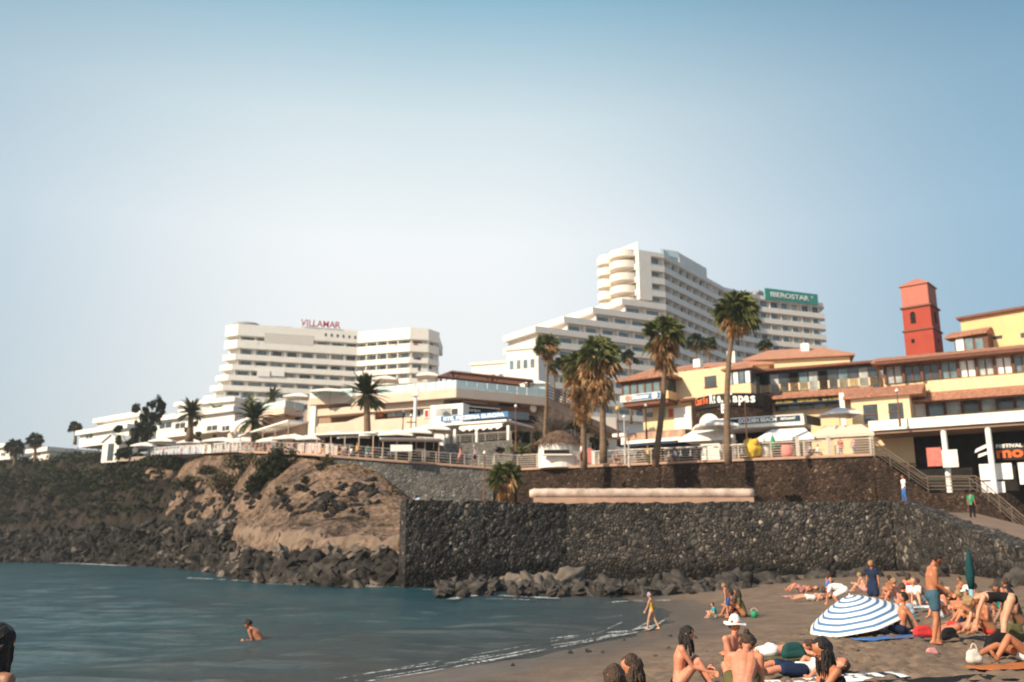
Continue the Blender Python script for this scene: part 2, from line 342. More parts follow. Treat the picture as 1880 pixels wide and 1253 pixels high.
WZ = 0.09*np.sin(wd*0.9+vnoise(WX_, WY_, 0.08, 2, 2)*3)*np.exp(-np.abs(wd+6)/12)+vnoise(WX_*0.3, WY_*1.5, 0.42, 4, 3)*0.10+vnoise(WX_*0.4+WY_*.2, WY_*1.3, 1.4, 12, 2)*0.03+vnoise(WX_, WY_, 1.3, 7, 2)*0.02
WZ = WZ*np.clip(-wd/2.0, 0.05, 1)*np.clip((WX_+95)/8,0,1)*np.clip((230-WY_)/15,0,1)*np.clip((WY_-6)/2,0,1)
water = grid_mesh('water', WX_, WY_, WZ, M_water); tag(water, kind='structure')
at = water.data.attributes.new('shallow', 'FLOAT', 'POINT'); at.data.foreach_set('value', (np.clip(1+wd/12.0, 0, 1)**1.6*0.9).ravel().astype(np.float32))
mb = MB()
for (a,b,c,d) in ((-6000,-95,-600,6000),(20,6000,2,6000),(-95,20,230,6000),(-95,20,-600,6)): mb.quad((a,c,0),(b,c,0),(b,d,0),(a,d,0))
far = mb.build('open_water', M_water); tag(far, kind='structure')

# --- foam
M_foam = mat('sea_foam', (0.62,0.64,0.64), 0.7, 0.15, 3)
_n = M_foam.node_tree.nodes; _l = M_foam.node_tree.links; _t = _n.new('ShaderNodeTexCoord'); _a = _n.new('ShaderNodeTexNoise'); _a.inputs['Scale'].default_value = 9; _a.inputs['Detail'].default_value = 6; _a.inputs['Roughness'].default_value = 0.7
_l.new(_t.outputs['Object'], _a.inputs[0]); _r = _n.new('ShaderNodeMapRange'); _r.inputs[1].default_value = 0.42; _r.inputs[2].default_value = 0.58; _r.inputs[4].default_value = 0.9; _l.new(_a.outputs[0], _r.inputs[0]); _l.new(_r.outputs[0], _n['Principled BSDF'].inputs['Alpha'])
def foam_strip(mb, pts, w, z=0.03, seed=0):
    """broken strip of foam along world points"""
    P = []
    for i in range(len(pts)-1):
        a = Vector(pts[i]); b = Vector(pts[i+1]); n_ = max(2, int((b-a).length/0.12))
        P += [a.lerp(b, k/n_) for k in range(n_)]
    for i in range(len(P)-1):
        q = noise.noise(Vector((P[i].x*0.9+seed, P[i].y*0.9, 0)))+0.5*noise.noise(Vector((P[i].x*4+seed, P[i].y*4, 0)))
        q2 = noise.noise(Vector((P[i+1].x*0.9+seed, P[i+1].y*0.9, 0)))+0.5*noise.noise(Vector((P[i+1].x*4+seed, P[i+1].y*4, 0)))
        e = min(i, len(P)-2-i)/6; t0 = min(1, e)*w*(0.35+q); t1 = min(1, e)*w*(0.35+q2)
        if t0 <= 0.004 or t1 <= 0.004: continue
        d = (P[i+1]-P[i]); nn = Vector((-d.y, d.x, 0)).normalized()
        o0 = nn*(0.25*w*noise.noise(P[i]*2)); o1 = nn*(0.25*w*noise.noise(P[i+1]*2))
        a0 = P[i]+o0-nn*t0; b0 = P[i]+o0+nn*t0; a1 = P[i+1]+o1-nn*t1; b1 = P[i+1]+o1+nn*t1
        for v_ in (a0,b0,a1,b1): v_.z = z
        m0 = (a0+b0)/2; m0.z = z+0.05*min(1,t0*3); m1 = (a1+b1)/2; m1.z = z+0.05*min(1,t1*3)
        mb.add([a0,a1,m1,m0,b0,b1], [(0,1,2,3),(3,2,5,4)])
fm = MB()
def gl(l, z=0.0): return [G(x, y, z) for x, y in l]
foam_strip(fm, gl([(1250,1105),(1200,1105),(1150,1106),(1105,1110)]), 0.32, 0.05, 1)
foam_strip(fm, gl([(1040,1102),(1000,1100),(940,1097),(890,1094),(850,1098),(820,1104)]), 0.42, 0.05, 4)
foam_strip(fm, gl([(990,1104),(930,1102),(880,1101)]), 0.25, 0.05, 5)
foam_strip(fm, gl([(860,1087),(820,1086),(760,1085)]), 0.18, 0.08, 6)
for off_, w__, sd_ in ((0.0,.08,31),(-.5,.05,35),(-1.5,.04,39)):
    foam_strip(fm, [(x+off_, y+off_*.6, 0) for x, y in SH[4:11]], w__, 0.05, sd_)
foam_strip(fm, gl([(1215,1148),(1165,1160),(1110,1166),(1060,1170),(1000,1178)]), 0.16, 0.05, 7)
foam_strip(fm, gl([(1185,1160),(1120,1172),(1060,1182),(1000,1190)]), 0.14, 0.05, 9)
foam_strip(fm, gl([(1100,1176),(1040,1186),(990,1194),(930,1206),(880,1214),(800,1226)]), 0.09, 0.05, 12)
foam_strip(fm, gl([(930,1204),(870,1212),(800,1224),(740,1233),(640,1245)]), 0.06, 0.05, 15)
foam_strip(fm, gl([(1190,1127),(1120,1136),(1060,1143)]), 0.05, 0.05, 16)
foam_strip(fm, gl([(460,1069),(420,1067),(380,1065),(340,1063)]), 0.5, 0.08, 18)
foam_strip(fm, gl([(570,1076),(530,1075),(480,1074)]), 0.22, 0.08, 19)
foam_strip(fm, gl([(230,1041),(190,1039),(150,1037),(110,1036)]), 1.5, 0.15, 20)
foam_strip(fm, gl([(740,1081),(700,1080),(640,1079),(600,1078)]), 0.12, 0.08, 24)
fo = fm.build('sea_foam', M_foam, smooth=True); tag(fo, 'broken white foam lines where small waves reach sand and rocks', 'foam', kind='stuff')

# --- headland
cols_px = [-110,-40,0,100,200,260,330,400,450,520,600,680,745,790]
rows = {
-110:[1031,(1012,200),(985,204),(950,212),(905,220),(862,232)],
-40:[1031.5,(1012,190),(985,195),(950,202),(905,210),(856,222)],
0:[1032,(1010,186),(980,190),(950,196),(900,204),(852,215)],
100:[1034,(1012,170),(975,175),(935,182),(890,190),(845,200)],
200:[1037,(1010,151),(970,157),(925,165),(880,173),(843,184)],
260:[1040,(1012,140),(965,145),(905,152),(868,161),(845,168)],
330:[1044,(1015,123),(965,128),(930,134),(880,143),(838,150)],
400:[1052,(1020,101),(958,108),(925,115),(870,122),(837,127)],
450:[1066,(1030,82),(968,90),(955,95),(900,106),(836,115)],
520:[1072,(1035,70),(982,75),(957,82),(893,91),(838,104)],
600:[1075,(1035,66.5),(988,70),(957,77.5),(897,85),(848,91)],
680:[1077,(1035,65),(996,67.5),(957,75),(907,82),(862,90)],
745:[1078,(1042,63),(1002,66),(955,73.5),(930,78),(915,84)],
790:[1078,(1042,63),(1000,67),(957,71),(930,77),(915,86)]}
net = []
for c in cols_px:
    r_ = rows[c]; p0 = G(c, r_[0], 0); L = [p0+Vector((0,-1.5,-1.2)), p0]+[W(c, a, b) for a, b in r_[1:]]
    L.append(L[-1]+Vector((0,30,0.5))); net.append(L)
NR = len(net[0])
def net_at(u, v):
    """u column index (float), v row index (float); smooth in u, linear in v"""
    i = min(int(u), len(net)-2); f_ = u-i; j = min(int(v), NR-2); g_ = v-j
    def cm(k):
        p = [net[max(0,min(len(net)-1,i+q))][k] for q in (-1,0,1,2)]
        t = f_; return 0.5*((2*p[1])+(p[2]-p[0])*t+(2*p[0]-5*p[1]+4*p[2]-p[3])*t*t+(3*p[1]-p[0]-3*p[2]+p[3])*t**3)
    return cm(j).lerp(cm(j+1), g_)
usub = []
for i in range(len(net)-1):
    w_ = (net[i+1][3]-net[i][3]).length; k = max(6, int(w_/0.45)); usub += [i+q/k for q in range(k)]
usub.append(len(net)-1-1e-6)
vsub = []
for j in range(NR-1):
    k = [3,12,14,12,18,18,4][j]; vsub += [j+q/k for q in range(k)]
vsub.append(NR-1-1e-6)
HX = np.zeros((len(vsub), len(usub))); HY = HX.copy(); HZ = HX.copy(); midx = []
def head_pt(u, v):
    p = net_at(u, v); px = np.interp(u, range(len(cols_px)), cols_px)
    rk = 1.0 if v < 3.0 else max(0.0, 1-(v-3.0)/0.5)
    lf = max(0, min(1, (400-px)/150)); rk = max(rk, lf*(1 if v < 5.5 else 0.4))
    r1 = noise.turbulence(p*0.16, 4, True)-0.5; r2 = noise.fractal(p*0.5, 0.9, 2.0, 4)
    edge = max(0.0, min(1.0, (6-v)/0.6))
    amp = (0.5+lf*1.0)*rk+0.7*(1-rk)
    q1 = p.x*0.55-p.z*0.83; q2 = p.x*0.83+p.z*0.55; rdg = 1-abs(noise.noise(Vector((q1*0.30, q2*0.06, 4))))*2.6; gl_ = (rdg*0.55+0.35*noise.noise(Vector((q1*0.9, q2*0.15, 9))))*(1 if v > 3.3 else max(0,v-2.6))*(0.6)
    ph = 0.5 if v < 1.2 else 1
    p = p+Vector((0.3*r2*rk*ph, -r1*amp*ph*1.2*edge, (r1*amp*0.8+r2*(0.55*rk+0.2)+gl_)*ph*edge))
    return p, rk, px
for a, v in enumerate(vsub):
    for b, u in enumerate(usub):
        p, rk, px = head_pt(u, v); HX[a,b], HY[a,b], HZ[a,b] = p
hl = grid_mesh('headland', HX, HY, HZ, [M_rock, M_earth, M_shadedearth, mat('sandy_path', (0.18,0.128,0.094), 0.95, 0.25, 0.8, 0.6)], smooth=False); tag(hl, kind='structure')
mi = []
for a in range(len(vsub)-1):
    for b in range(len(usub)-1):
        p = Vector((HX[a,b],HY[a,b],HZ[a,b])); px = np.interp(usub[b], range(len(cols_px)), cols_px)
        vv = vsub[a]+0.35*noise.noise(p*0.35)
        lim = 2.25 if px > 420 else 3.0
        if vv < lim: mi.append(0)
        elif px > 425 and 2.72 < vv+0.15*noise.noise(p*1.5) < 3.10: mi.append(3)
        else:
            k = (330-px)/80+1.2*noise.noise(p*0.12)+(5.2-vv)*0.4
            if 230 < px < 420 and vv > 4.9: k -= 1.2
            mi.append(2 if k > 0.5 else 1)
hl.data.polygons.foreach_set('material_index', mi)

# --- rubble along the water's edge (nobody could count it)
def icorock(mb, c, r, seed, sq=(1,1,0.7), seg=9, rings=6):
    k0 = len(mb.v); mb.ball(c, r, seg+3, rings+2, sq, 0.65, seed)
    c = Vector(c); rot_ = Matrix.Rotation(0.8*math.sin(seed*7.3), 3, 'Y')
    for i in range(k0, len(mb.v)):
        d = rot_ @ (mb.v[i]-c); mb.v[i] = c+d*(1+0.3*noise.noise(d*(2.2/r)+Vector((seed,0,seed))))
rb = MB(); rbd = MB(); rnd = random.Random(3)
for k in range(1900):
    u = rnd.uniform(1.5, len(cols_px)-1.9); v = rnd.choice([rnd.uniform(0.9,1.5), rnd.uniform(1.3,3.0), rnd.uniform(1.6,3.0)])
    p, rk, px = head_pt(u, v); big = 1+p.y/110
    if px > 430 and v > 2.15: continue
    r_ = rnd.choice((rnd.uniform(0.12,0.3),rnd.uniform(0.15,0.4),rnd.uniform(0.2,0.65)))*big
    icorock(rb if px > 300+rnd.uniform(-60,60) else rbd, p+Vector((0,-0.1,0.05*r_)), r_, k*1.7, (rnd.uniform(0.8,1.4), rnd.uniform(0.8,1.2), rnd.uniform(0.5,0.9)), 7, 5)  # left-hand rubble goes to the darker rock, part of the cliff's painted shade
rb.cur = 0
M_rubble = stone_mat('rubble_rock', [(0.012,0.011,0.010),(0.028,0.025,0.023),(0.055,0.048,0.042),(0.20,0.165,0.14)], 0.55, (0.03,0.026,0.022), 0.12, 0.4, 0.6)
for k in range(185):                              # rock outcrops breaking through the bare slope
    cx_, cy_, sx__, sy__ = rnd.choice(((600,915,26,12),(650,905,22,10),(575,935,22,8),(625,938,30,6),(415,925,16,12),(395,945,20,8),(470,920,30,8),(350,925,18,14)))
    px = rnd.gauss(cx_, sx__); py_ = rnd.gauss(cy_, sy__); u = float(np.interp(px, cols_px, range(len(cols_px))))
    bv = min(((abs((626.5-F*((q_.z-CAMH)*ct-q_.y*st)/(q_.y*ct+(q_.z-CAMH)*st))-py_)), v_) for v_ in np.linspace(3.05,5.7,24) for q_ in (net_at(u, float(v_)),))[1]
    p, rk, _p = head_pt(u, float(bv)); r_ = rnd.uniform(.10,.38)*(1+p.y/200); icorock(rbd, p+Vector((0,0.05,0)), r_, k*2.9, (rnd.uniform(1,1.7),.8,rnd.uniform(.5,.9)), 6, 4)
rb.cur = 1; rb.add(rbd.v, rbd.f)
tag(rb.build('shore_rocks', [M_rubble, MATS['lava_rock']]), 'jumbled dark volcanic rocks covering the water edge of the headland', 'rocks', kind='stuff')
# --- pale slabs of rock among the rubble, large enough to single out
for px, py, Y_, r_, lab in ((648,1016,66,0.62,'large pale slab of rock among dark rubble left of the stone wall'),
                            (520,1020,70,0.6,'pale angular rock low in the rubble below the sandy path'),
                            (418,958,101,0.8,'pale rock at the left end of the sandy ledge'),
                            (612,1012,67,0.5,'tall pale rock beside a dark gap in the shore rubble'),
                            (700,1014,65,0.5,'rounded grey boulder in the rubble beside the stone wall')):
    p = W(px, py, Y_-1.0); b_ = MB(); icorock(b_, p, r_, px*0.3, (1.35,0.9,0.75), 12, 8)
    tag(b_.build('boulder', m=mat('pale_boulder', (0.13,0.108,0.09), 0.9, 0.25, 1.5, 0.6)), lab, 'boulder', 'pale boulders among the shore rubble')

# --- land behind: town plateau rising to the hotels
PROM = [(-300,862,250),(-40,848,224),(100,845,205),(200,842,188),(270,838,152),(350,834,138),(440,830,120),(520,832,106),(580,835,97),(610,838,92.3),(700,845,92.6),(800,852,93.2),(905,860,94)]
PW = [W(*p) for p in PROM]
ZP = PW[-1].z
PR = [G(950,862,ZP), G(1100,855.5,ZP), G(1300,847,ZP), G(1480,840,ZP), G(1602,835,ZP)]
PWALL = PW[8:]+PR
M_pave = mat('paving', (0.33,0.25,0.20), 0.85, 0.2, 1.2, 0.2)
M_land = mat('dusty_ground', (0.20,0.14,0.10), 0.95, 0.3, 0.3, 0.4)
edge = PW+PR+[Vector((PR[-1].x+1.5, PR[-1].y+7, ZP)), Vector((PR[-1].x+12, PR[-1].y+9, ZP)), Vector((140, 96, ZP))]
rows_g = [edge]
rows_g.append([Vector((p.x*(1+10/max(60,p.y)), p.y+10, p.z+.01)) for p in edge])
for dy, yy in ((30,846),(60,834)):
    rows_g.append([Vector((p.x*(1+dy/max(60,p.y)), p.y+dy, max(p.z+0.3, W(940,yy,p.y+dy).z))) for p in edge])
rows_g.append([Vector((p.x*2.2-(30 if p.x < 0 else 0), 285, 29)) for p in edge])
rows_g.append([Vector((p.x*4.0-(60 if p.x < 0 else 0), 520, 30)) for p in edge])
mb = MB(); n = len(edge)
mb.add(sum(rows_g, []), [(k*n+i,k*n+i+1,(k+1)*n+i+1,(k+1)*n+i) for k in range(5) for i in range(n-1)])
tag(mb.build('ground', M_land), kind='structure')
# paved promenade strip just above the ground, along the edge
mb = MB()
for i in range(len(PW+PR)-1):
    a, b = edge[i], edge[i+1]; q = 9.0
    mb.quad(a+Vector((0,0.0,0.02)), b+Vector((0,0.0,0.02)), b+Vector((b.x*0.09,q,0.1)), a+Vector((a.x*0.09,q,0.1)))
tag(mb.build('promenade', M_pave), kind='structure')

# --- walls of lava stone
M_lava = stone_mat('lava_masonry', [(0.021,0.020,0.020),(0.046,0.043,0.042),(0.088,0.08,0.072),(0.058,0.054,0.051),(0.155,0.13,0.11),(0.36,0.30,0.25)], 4.4, (0.022,0.020,0.019), 0.03, 0.45, 0.8, wet=1.6)
M_brown = stone_mat('brown_masonry', [(0.022,0.014,0.011),(0.055,0.034,0.025),(0.095,0.06,0.042),(0.04,0.026,0.02),(0.24,0.16,0.11)], 4.6, (0.03,0.02,0.015), 0.03, 0.55, 0.9)
M_greyst = stone_mat('grey_masonry', [(0.09,0.09,0.088),(0.16,0.158,0.15),(0.24,0.225,0.20),(0.13,0.13,0.125),(0.42,0.39,0.33)], 4.6, (0.10,0.095,0.09), 0.05, 0.3, 0.7)
M_coping = mat('pink_coping', (0.42,0.27,0.20), 0.85, 0.15, 2.0, 0.3)
def wall_along(name, tops, base, thick, m, rel=0.10, step=0.3, topjit=0.0):
    """wall with a knobbly front: tops = 3-D points of the front top edge, base = z or list of z"""
    if not hasattr(base, '__len__'): base = [base]*len(tops)
    P = []
    for i in range(len(tops)-1):
        k = max(1, int((tops[i+1]-tops[i]).length/step))
        for q in range(k): P.append((tops[i].lerp(tops[i+1], q/k), base[i]+(base[i+1]-base[i])*q/k, i))
    P.append((tops[-1], base[-1], len(tops)-2))
    nv = max(2, int(max(abs(p[0].z-p[1]) for p in P)/step))
    vs = []; fs = []; N = len(P)
    for k, (p, bz, i) in enumerate(P):
        a = tops[i]; b = tops[i+1]; u = Vector((b.x-a.x, b.y-a.y, 0)).normalized(); nrm = Vector((u.y,-u.x,0))
        for j in range(nv+1):
            z = bz+(p.z-bz)*j/nv; q = Vector((p.x, p.y, z))
            d = rel*(noise.noise(q*2.6)+0.6*noise.noise(q*6)) ; q = q+nrm*(d+(p.z-z)*0.06)
            if j == nv: q.z += topjit*noise.noise(q*2.2)
            vs.append(q)
        vs.append(Vector((p.x, p.y, p.z))-nrm*thick+Vector((0,0,topjit*noise.noise(p*2.2+Vector((3,3,3))))))
        vs.append(Vector((p.x, p.y, bz))-nrm*thick)
    S = nv+3
    for k in range(N-1):
        for j in range(S-1): fs.append((k*S+j, (k+1)*S+j, (k+1)*S+j+1, k*S+j+1))
    fs.append(tuple(range(S))); fs.append(tuple((N-1)*S+j for j in range(S))[::-1])
    mb = MB(); mb.add(vs, fs); return mb
TERR = W(745, 918, 57.2).z
L = [W(745,918,57.2), XZ(1040,TERR,61.3), XZ(1380,TERR,59.9), XZ(1640,TERR,58.6)]
RAMP = [W(1690,936,55.5), W(1730,958,52), W(1795,978,47), W(1880,1014,41), W(1990,1040,34)]
L2 = L+RAMP
mb = wall_along('x', L2, [-0.6,-0.4,-0.2,0,0,0,0.2,0.3,0.3], 1.3, M_lava, 0.07, 0.28, 0.17)
lw = mb.build('stone_wall', M_lava, smooth=False); tag(lw, 'tall dark lava stone sea wall standing at the back of the beach', 'stone wall')
# the wall's own end, turned back towards the headland
endA = L[0]; endB = Vector((L[0].x-1.2, 86, TERR))
# upper promenade wall
up_l = PW[9:]
mb = wall_along('x', [p+Vector((0,0,-0.12)) for p in up_l], TERR-1.2, 0.8, M_greyst, 0.06, 0.45)
t = thing('retaining_wall', up_l[0], 'grey stone retaining wall under the left railing, with a pink coping', 'retaining wall')
mb.build('masonry', M_greyst, t)
def coping(pts, m, parent, w=0.9, h=0.24, out=0.18):
    mb = MB()
    for i in range(len(pts)-1):
        Mf, Ln = frame(pts[i], pts[i+1]); z0 = pts[i].z; z1 = pts[i+1].z
        o = [(0,out,z0-h/2),(Ln,out,z1-h/2),(Ln,-w,z1-h/2),(0,-w,z0-h/2),(0,out,z0+h/2),(Ln,out,z1+h/2),(Ln,-w,z1+h/2),(0,-w,z0+h/2)]
        m_ = MB(Mf); m_.add(o, [(0,3,2,1),(4,5,6,7),(0,1,5,4),(1,2,6,5),(2,3,7,6),(3,0,4,7)]); mb.add(m_.v, m_.f)
    return mb.build('coping', m, parent)
coping(PW[6:], M_coping, t)
up_r = [PW[-1]+Vector((0.15,0,0))]+PR
t = thing('retaining_wall', PR[0], 'brown lava stone retaining wall under the long railing above the terrace', 'retaining wall')
mb = wall_along('x', [p+Vector((0,0,-0.12)) for p in up_r], TERR-1.2, 0.8, M_brown, 0.07, 0.4)
mb.build('masonry', M_brown, t); coping(up_r, M_coping, t)
# terrace between the two walls
S1 = [G(1602,835,ZP), W(1705,905,77), W(1795,905,74), W(1885,982,66), W(1990,1010,58)]
M_terr = mat('terrace_paving', (0.22,0.15,0.11), 0.9, 0.25, 0.8, 0.3)
mb = MB(); f_ = [Vector((p.x+(0.8 if k > 3 else 0),p.y+0.5,min(p.z,TERR)-0.12)) for k, p in enumerate(L2)]
bk = [Vector((p.x, p.y+0.6, TERR-0.12)) for p in (Vector((L[0].x-0.6,100,0)), PW[-1], PR[2])]+[Vector((p.x,p.y+.8,min(TERR,p.z)-0.12)) for p in (PR[-1],S1[1],S1[2],W(1885,960,66),W(1990,985,60), W(2100,1000,54))]
for i in range(len(f_)-1): mb.quad(f_[i], f_[i+1], bk[i+1], bk[i])
tag(mb.build('terrace', M_terr), kind='structure')
# ================================================================ HOTELS
M_glass = mat('window_glass', (0.13,0.19,0.21), 0.15, 0.5, 0.7, spec=0.7)
M_glassd = mat('dark_window_glass', (0.045,0.055,0.06), 0.15, 0.5, 0.7, spec=0.7)
M_curt = mat('curtained_glass', (0.34,0.36,0.35), 0.4, 0.4, 1.2, spec=0.5)
M_glb = mat('balustrade_glass', (0.55,0.66,0.66), 0.1, 0.1, 0.5, spec=0.8)
M_pinkw = mat('pinkish_render', (0.74,0.68,0.62), 0.85, 0.05, 0.5, 0.15)
M_greyr = mat('grey_roof_plant', (0.30,0.31,0.32), 0.6, 0.2, 1)
def offs(P, d):
    out = []
    for i, p in enumerate(P):
        ns = []
        for a, b in ((i-1,i),(i,i+1)):
            if a >= 0 and b < len(P):
                u = Vector((P[b].x-P[a].x, P[b].y-P[a].y, 0)).normalized(); ns.append(Vector((u.y,-u.x,0)))
        m_ = sum(ns, Vector((0,0,0))).normalized(); k = d/max(0.35, m_.dot(ns[0])); out.append(Vector((p.x,p.y,0))+m_*k)
    return out
def strip(mb, P, Q, z0, z1):
    """closed solid between two parallel polylines"""
    n = len(P); vs = []
    for z in (z0, z1):
        for a in P: vs.append((a.x,a.y,z))
        for a in Q: vs.append((a.x,a.y,z))
    N = 2*n; fs = []
    for i in range(n-1):
        fs += [(i,i+1,N+i+1,N+i),(n+i,N+n+i,N+n+i+1,n+i+1),(N+i,N+i+1,N+n+i+1,N+n+i),(i,n+i,n+i+1,i+1)]
    fs += [(0,N,N+n,n),(n-1,2*n-1,N+2*n-1,N+n-1)]
    mb.add(vs, fs)
def floors(root, polys, bands, zroof, zbase, m, segs, bay=3.4, rec=1.7, back=13, glassmix=(0.5,0.3), seed=1, wmax=99, cnt=[0], sill=0.0, skip=None):
    """polys[k]: front polyline of storey k; bands[k]=(top,bottom) of its parapet; rooms between bands k and k+1"""
    rnd = random.Random(seed); wall = MB(); par = MB(); nwin = 0
    far_g = MB()
    for k, P in enumerate(polys):
        top, bot = bands[k]; I = offs(P, -0.3); C_ = offs(P, -rec)
        strip(par, P, I, bot, top); strip(par, offs(P, -0.28), C_, bot+0.004, bot+0.2)
        nb = bands[k+1][0] if k+1 < len(bands) else zbase
        z1 = bot; z0 = nb
        bk = [C_[-1]+Vector((0,back,0)), C_[0]+Vector((0,back,0))]
        wall.prism([(p.x,p.y) for p in C_]+[(p.x,p.y) for p in bk], (bands[k+1][1]+0.2 if k+1 < len(bands) else zbase), bot+0.19)
        for j in range(len(P)-1):
            if j not in segs: continue
            Mf, Ln = frame(C_[j], C_[j+1]); b_ = segs[j] if isinstance(segs, dict) and segs[j] else bay
            nbay = max(1, round(Ln/b_)); w = Ln/nbay
            zf = (bands[k+1][1] if k+1 < len(bands) else zbase)+0.01
            for q in range(nbay):
                if skip and skip(k, j, q, nbay): continue
                f = MB(Mf); f.box(q*w-0.12, q*w+0.12, 0.0, rec-0.32, zf, z1); wall.add(f.v, f.f)
                x0 = q*w+w*0.18; x1 = q*w+w*rnd.choice((0.78,0.84,0.9))
                g = MB(Mf); g.box(x0, x1, -0.05, 0.04, zf+0.05, z1-0.12)
                r_ = rnd.random(); gm = M_glass if r_ < glassmix[0] else (M_curt if r_ < glassmix[0]+glassmix[1] else M_glassd)
                if nwin < wmax: g.build('window', gm, root); nwin += 1
                else: far_g.add(g.v, g.f)
    P = polys[0]; C_ = offs(P, -0.35)
    wall.prism([(p.x,p.y) for p in C_]+[(C_[-1].x,C_[-1].y+back),(C_[0].x,C_[0].y+back)], bands[0][1]-0.2, bands[0][0]-0.5)
    wall.build('wall', m, root); par.build('balcony_parapet', m, root)
    if far_g.v: tag(far_g.build('window', M_glass, root), kind='stuff')

def balcony_things(root, polys, bands, segs, n_, seed):
    rnd = random.Random(seed); cols = [mat('towel_'+a, c) for a, c in (('blue',(.1,.2,.4)),('red',(.4,.1,.1)),('sand',(.5,.4,.3)),('white',(.75,.75,.72)),('dark',(.06,.06,.07)))]
    for i in range(n_):
        k = rnd.randrange(1, len(polys)); j = rnd.choice(segs); Mf, Ln = frame(polys[k][j], polys[k][j+1]); s_ = rnd.uniform(1, Ln-2); q = MB(Mf)
        t_ = bands[k][0]; q.box(s_, s_+rnd.uniform(.5,1.4), 0.006, 0.05, t_-rnd.uniform(.4,.8), t_+.03); q.build('hung_towel', rnd.choice(cols), root)
# ---- hotel on the left, with the red letters
zr = W(437.4,594.7,240).z
def zc(c): return W(437.4, 560+c/4.178, 240).z
VA = W(437.4,594.7,240); VB = G(657.6,610,zr); VC = G(753,602,zr); VD = G(807,611,zr); VE = G(414.7,598.3,zr)
VM = VC.lerp(VD, 0.5)+Vector((1.2,-1.6,0))
tv = thing('hotel', (VB.x, VB.y, zc(790)), 'white stepped hotel with red letters on its roof, left of the middle', 'hotel')
u_ = (VB-VA).normalized(); sh = [(437.4-x)*240/1694 for x in (437.4,437.4,436,431.5,425.5,417,406)]
tops = [145,265,375,457,537,617,697]; bots = [232,328,417,497,577,657,737]
polys = []; bands = []
for k in range(7):
    a = VA-u_*sh[k]; e = VE-u_*sh[k]
    polys.append([e, a, VB, VC, VM, VD]); bands.append((zc(tops[k]), zc(bots[k])))
floors(tv, polys, bands, zr, zc(800), M_white, {1:4.15, 2:3.6, 3:4.0, 4:5.0}, rec=1.8, back=16, seed=5, wmax=92)
balcony_things(tv, polys, bands, (1,2,3), 22, 3)
Mv, Lv = frame(VA, VB); Mv2, Lv2 = frame(VB, VC)
def fbox(mb, M, x0, yt, yb, x1, db=0.0, df=0.1):
    s0, zt = fp(M, x0, yt, df); _, zb = fp(M, x0, yb, df); s1, _ = fp(M, x1, yt, df)
    f = MB(M); f.box(s0, s1, db, df, zb, zt); mb.add(f.v, f.f); return s0, s1, zb, zt
mb = MB(); C_ = offs(polys[-1], -1.0); mb.prism([(p.x,p.y) for p in C_]+[(C_[-1].x,C_[-1].y+14),(C_[0].x,C_[0].y+14)], 24, zc(800)+0.2); mb.build('base', M_white, tv)
mb = MB(); fbox(mb, Mv, 552, 599.5, 612, 657, -8, -0.6); mb.build('roof_storey', M_white, tv)
for i in range(6):
    x = 380+(912+i*45)/4.178; y = 560+(218+i*4)/4.178
    mb = MB(); fbox(mb, Mv, x-1.6, y, y+5.2, x+1.8, -0.5, 0.05); mb.build('window', M_glassd, tv)
mb = MB(); fbox(mb, Mv, 486, 611, 629.5, 577, -0.02, 0.03); mb.build('recess_shade', mat('shaded_render', (0.62,0.58,0.53), 0.85, 0.05, 1), tv)  # flat panel, the shade of a recess put into its darker colour
M_red = mat('red_letters', (0.45,0.04,0.03), 0.5, 0.1, 2)
s0, z0 = fp(Mv, 552.5, 598.5, 0); s1, _ = fp(Mv, 625, 605, 0); _, z1 = fp(Mv, 552.5, 586, 0)
textmesh('VILLAMAR', (z1-z0)*1.35, sub(Mv, s0, -0.5, z0+0.15), M_red, 'lettering', tv, 0.25, 0.03, width=s1-s0)
mb = MB()
for x in (555,575,595,615): fbox(mb, Mv, x, 592, 601, x+0.8, -0.8, -0.6)
mb.build('letter_frame', M_greyr, tv)
mb = MB(); mb.ball(W(451,597,246), 2.6, 12, 6, (1.5,1,0.30)); mb.build('roof_dome', M_greyr, tv, True)
mb = MB(); fbox(mb, Mv, 506, 599, 601.5, 536, -4, -3); fbox(mb, Mv, 467, 597, 600, 486, -4, -3); mb.build('roof_plant', M_greyr, tv)
mb = MB()
for k_ in range(2):
    x0 = 380+(385+k_*110)/4.178; fbox(mb, Mv, x0, 560+500/4.178, 560+545/4.178, x0+24, 0.1, 0.25)
mb.build('awning', mat('white_canvas', (0.82,0.79,0.75), 0.9, 0.04, 2), tv)

# ---- hotel on the right
ZI = W(1219,466,232).z
def zi(c): return W(1219, 440+c/4.178, 232).z
IK = {}
def onAB(px):                                   # the front plane through (983,Y214) and (1219,Y232)
    A_ = W(983,700,214); B_ = W(1219,700,232); Mf, _ = frame(A_, B_); s, _z = fp(Mf, px, 700); return Mf @ Vector((s,0,0))
IB = W(1219,466,232); IC = G(1330,533,ZI); IC = Vector((XZ(1330,ZI,264).x,264,ZI)); ID = XZ(1395,ZI,273); IE = XZ(1512,ZI,282)
IF_ = IE+Vector((1.2,3.5,0)); IT = XZ(1172, ZI, 228.6); v_left = Vector((-7.9,11,0)); IT1 = IT+v_left*0.62; 
ti = thing('hotel', (IB.x, IB.y, 20), 'tall pale hotel stepping down to the left, with a green roof sign', 'hotel')
topsI = [110+97*k for k in range(14)]
bandsI = [(zi(t), zi(t+(32 if t == 110 else 44))) for t in topsI]
hi = [[IT+v_left*0.62, IT, IB, IC, ID, IE, IF_]]*5
kpx = [1172]*4+[1145.7,1090.6,1036.8,983,983,983,983,1000,1030,1060]
polysI = []
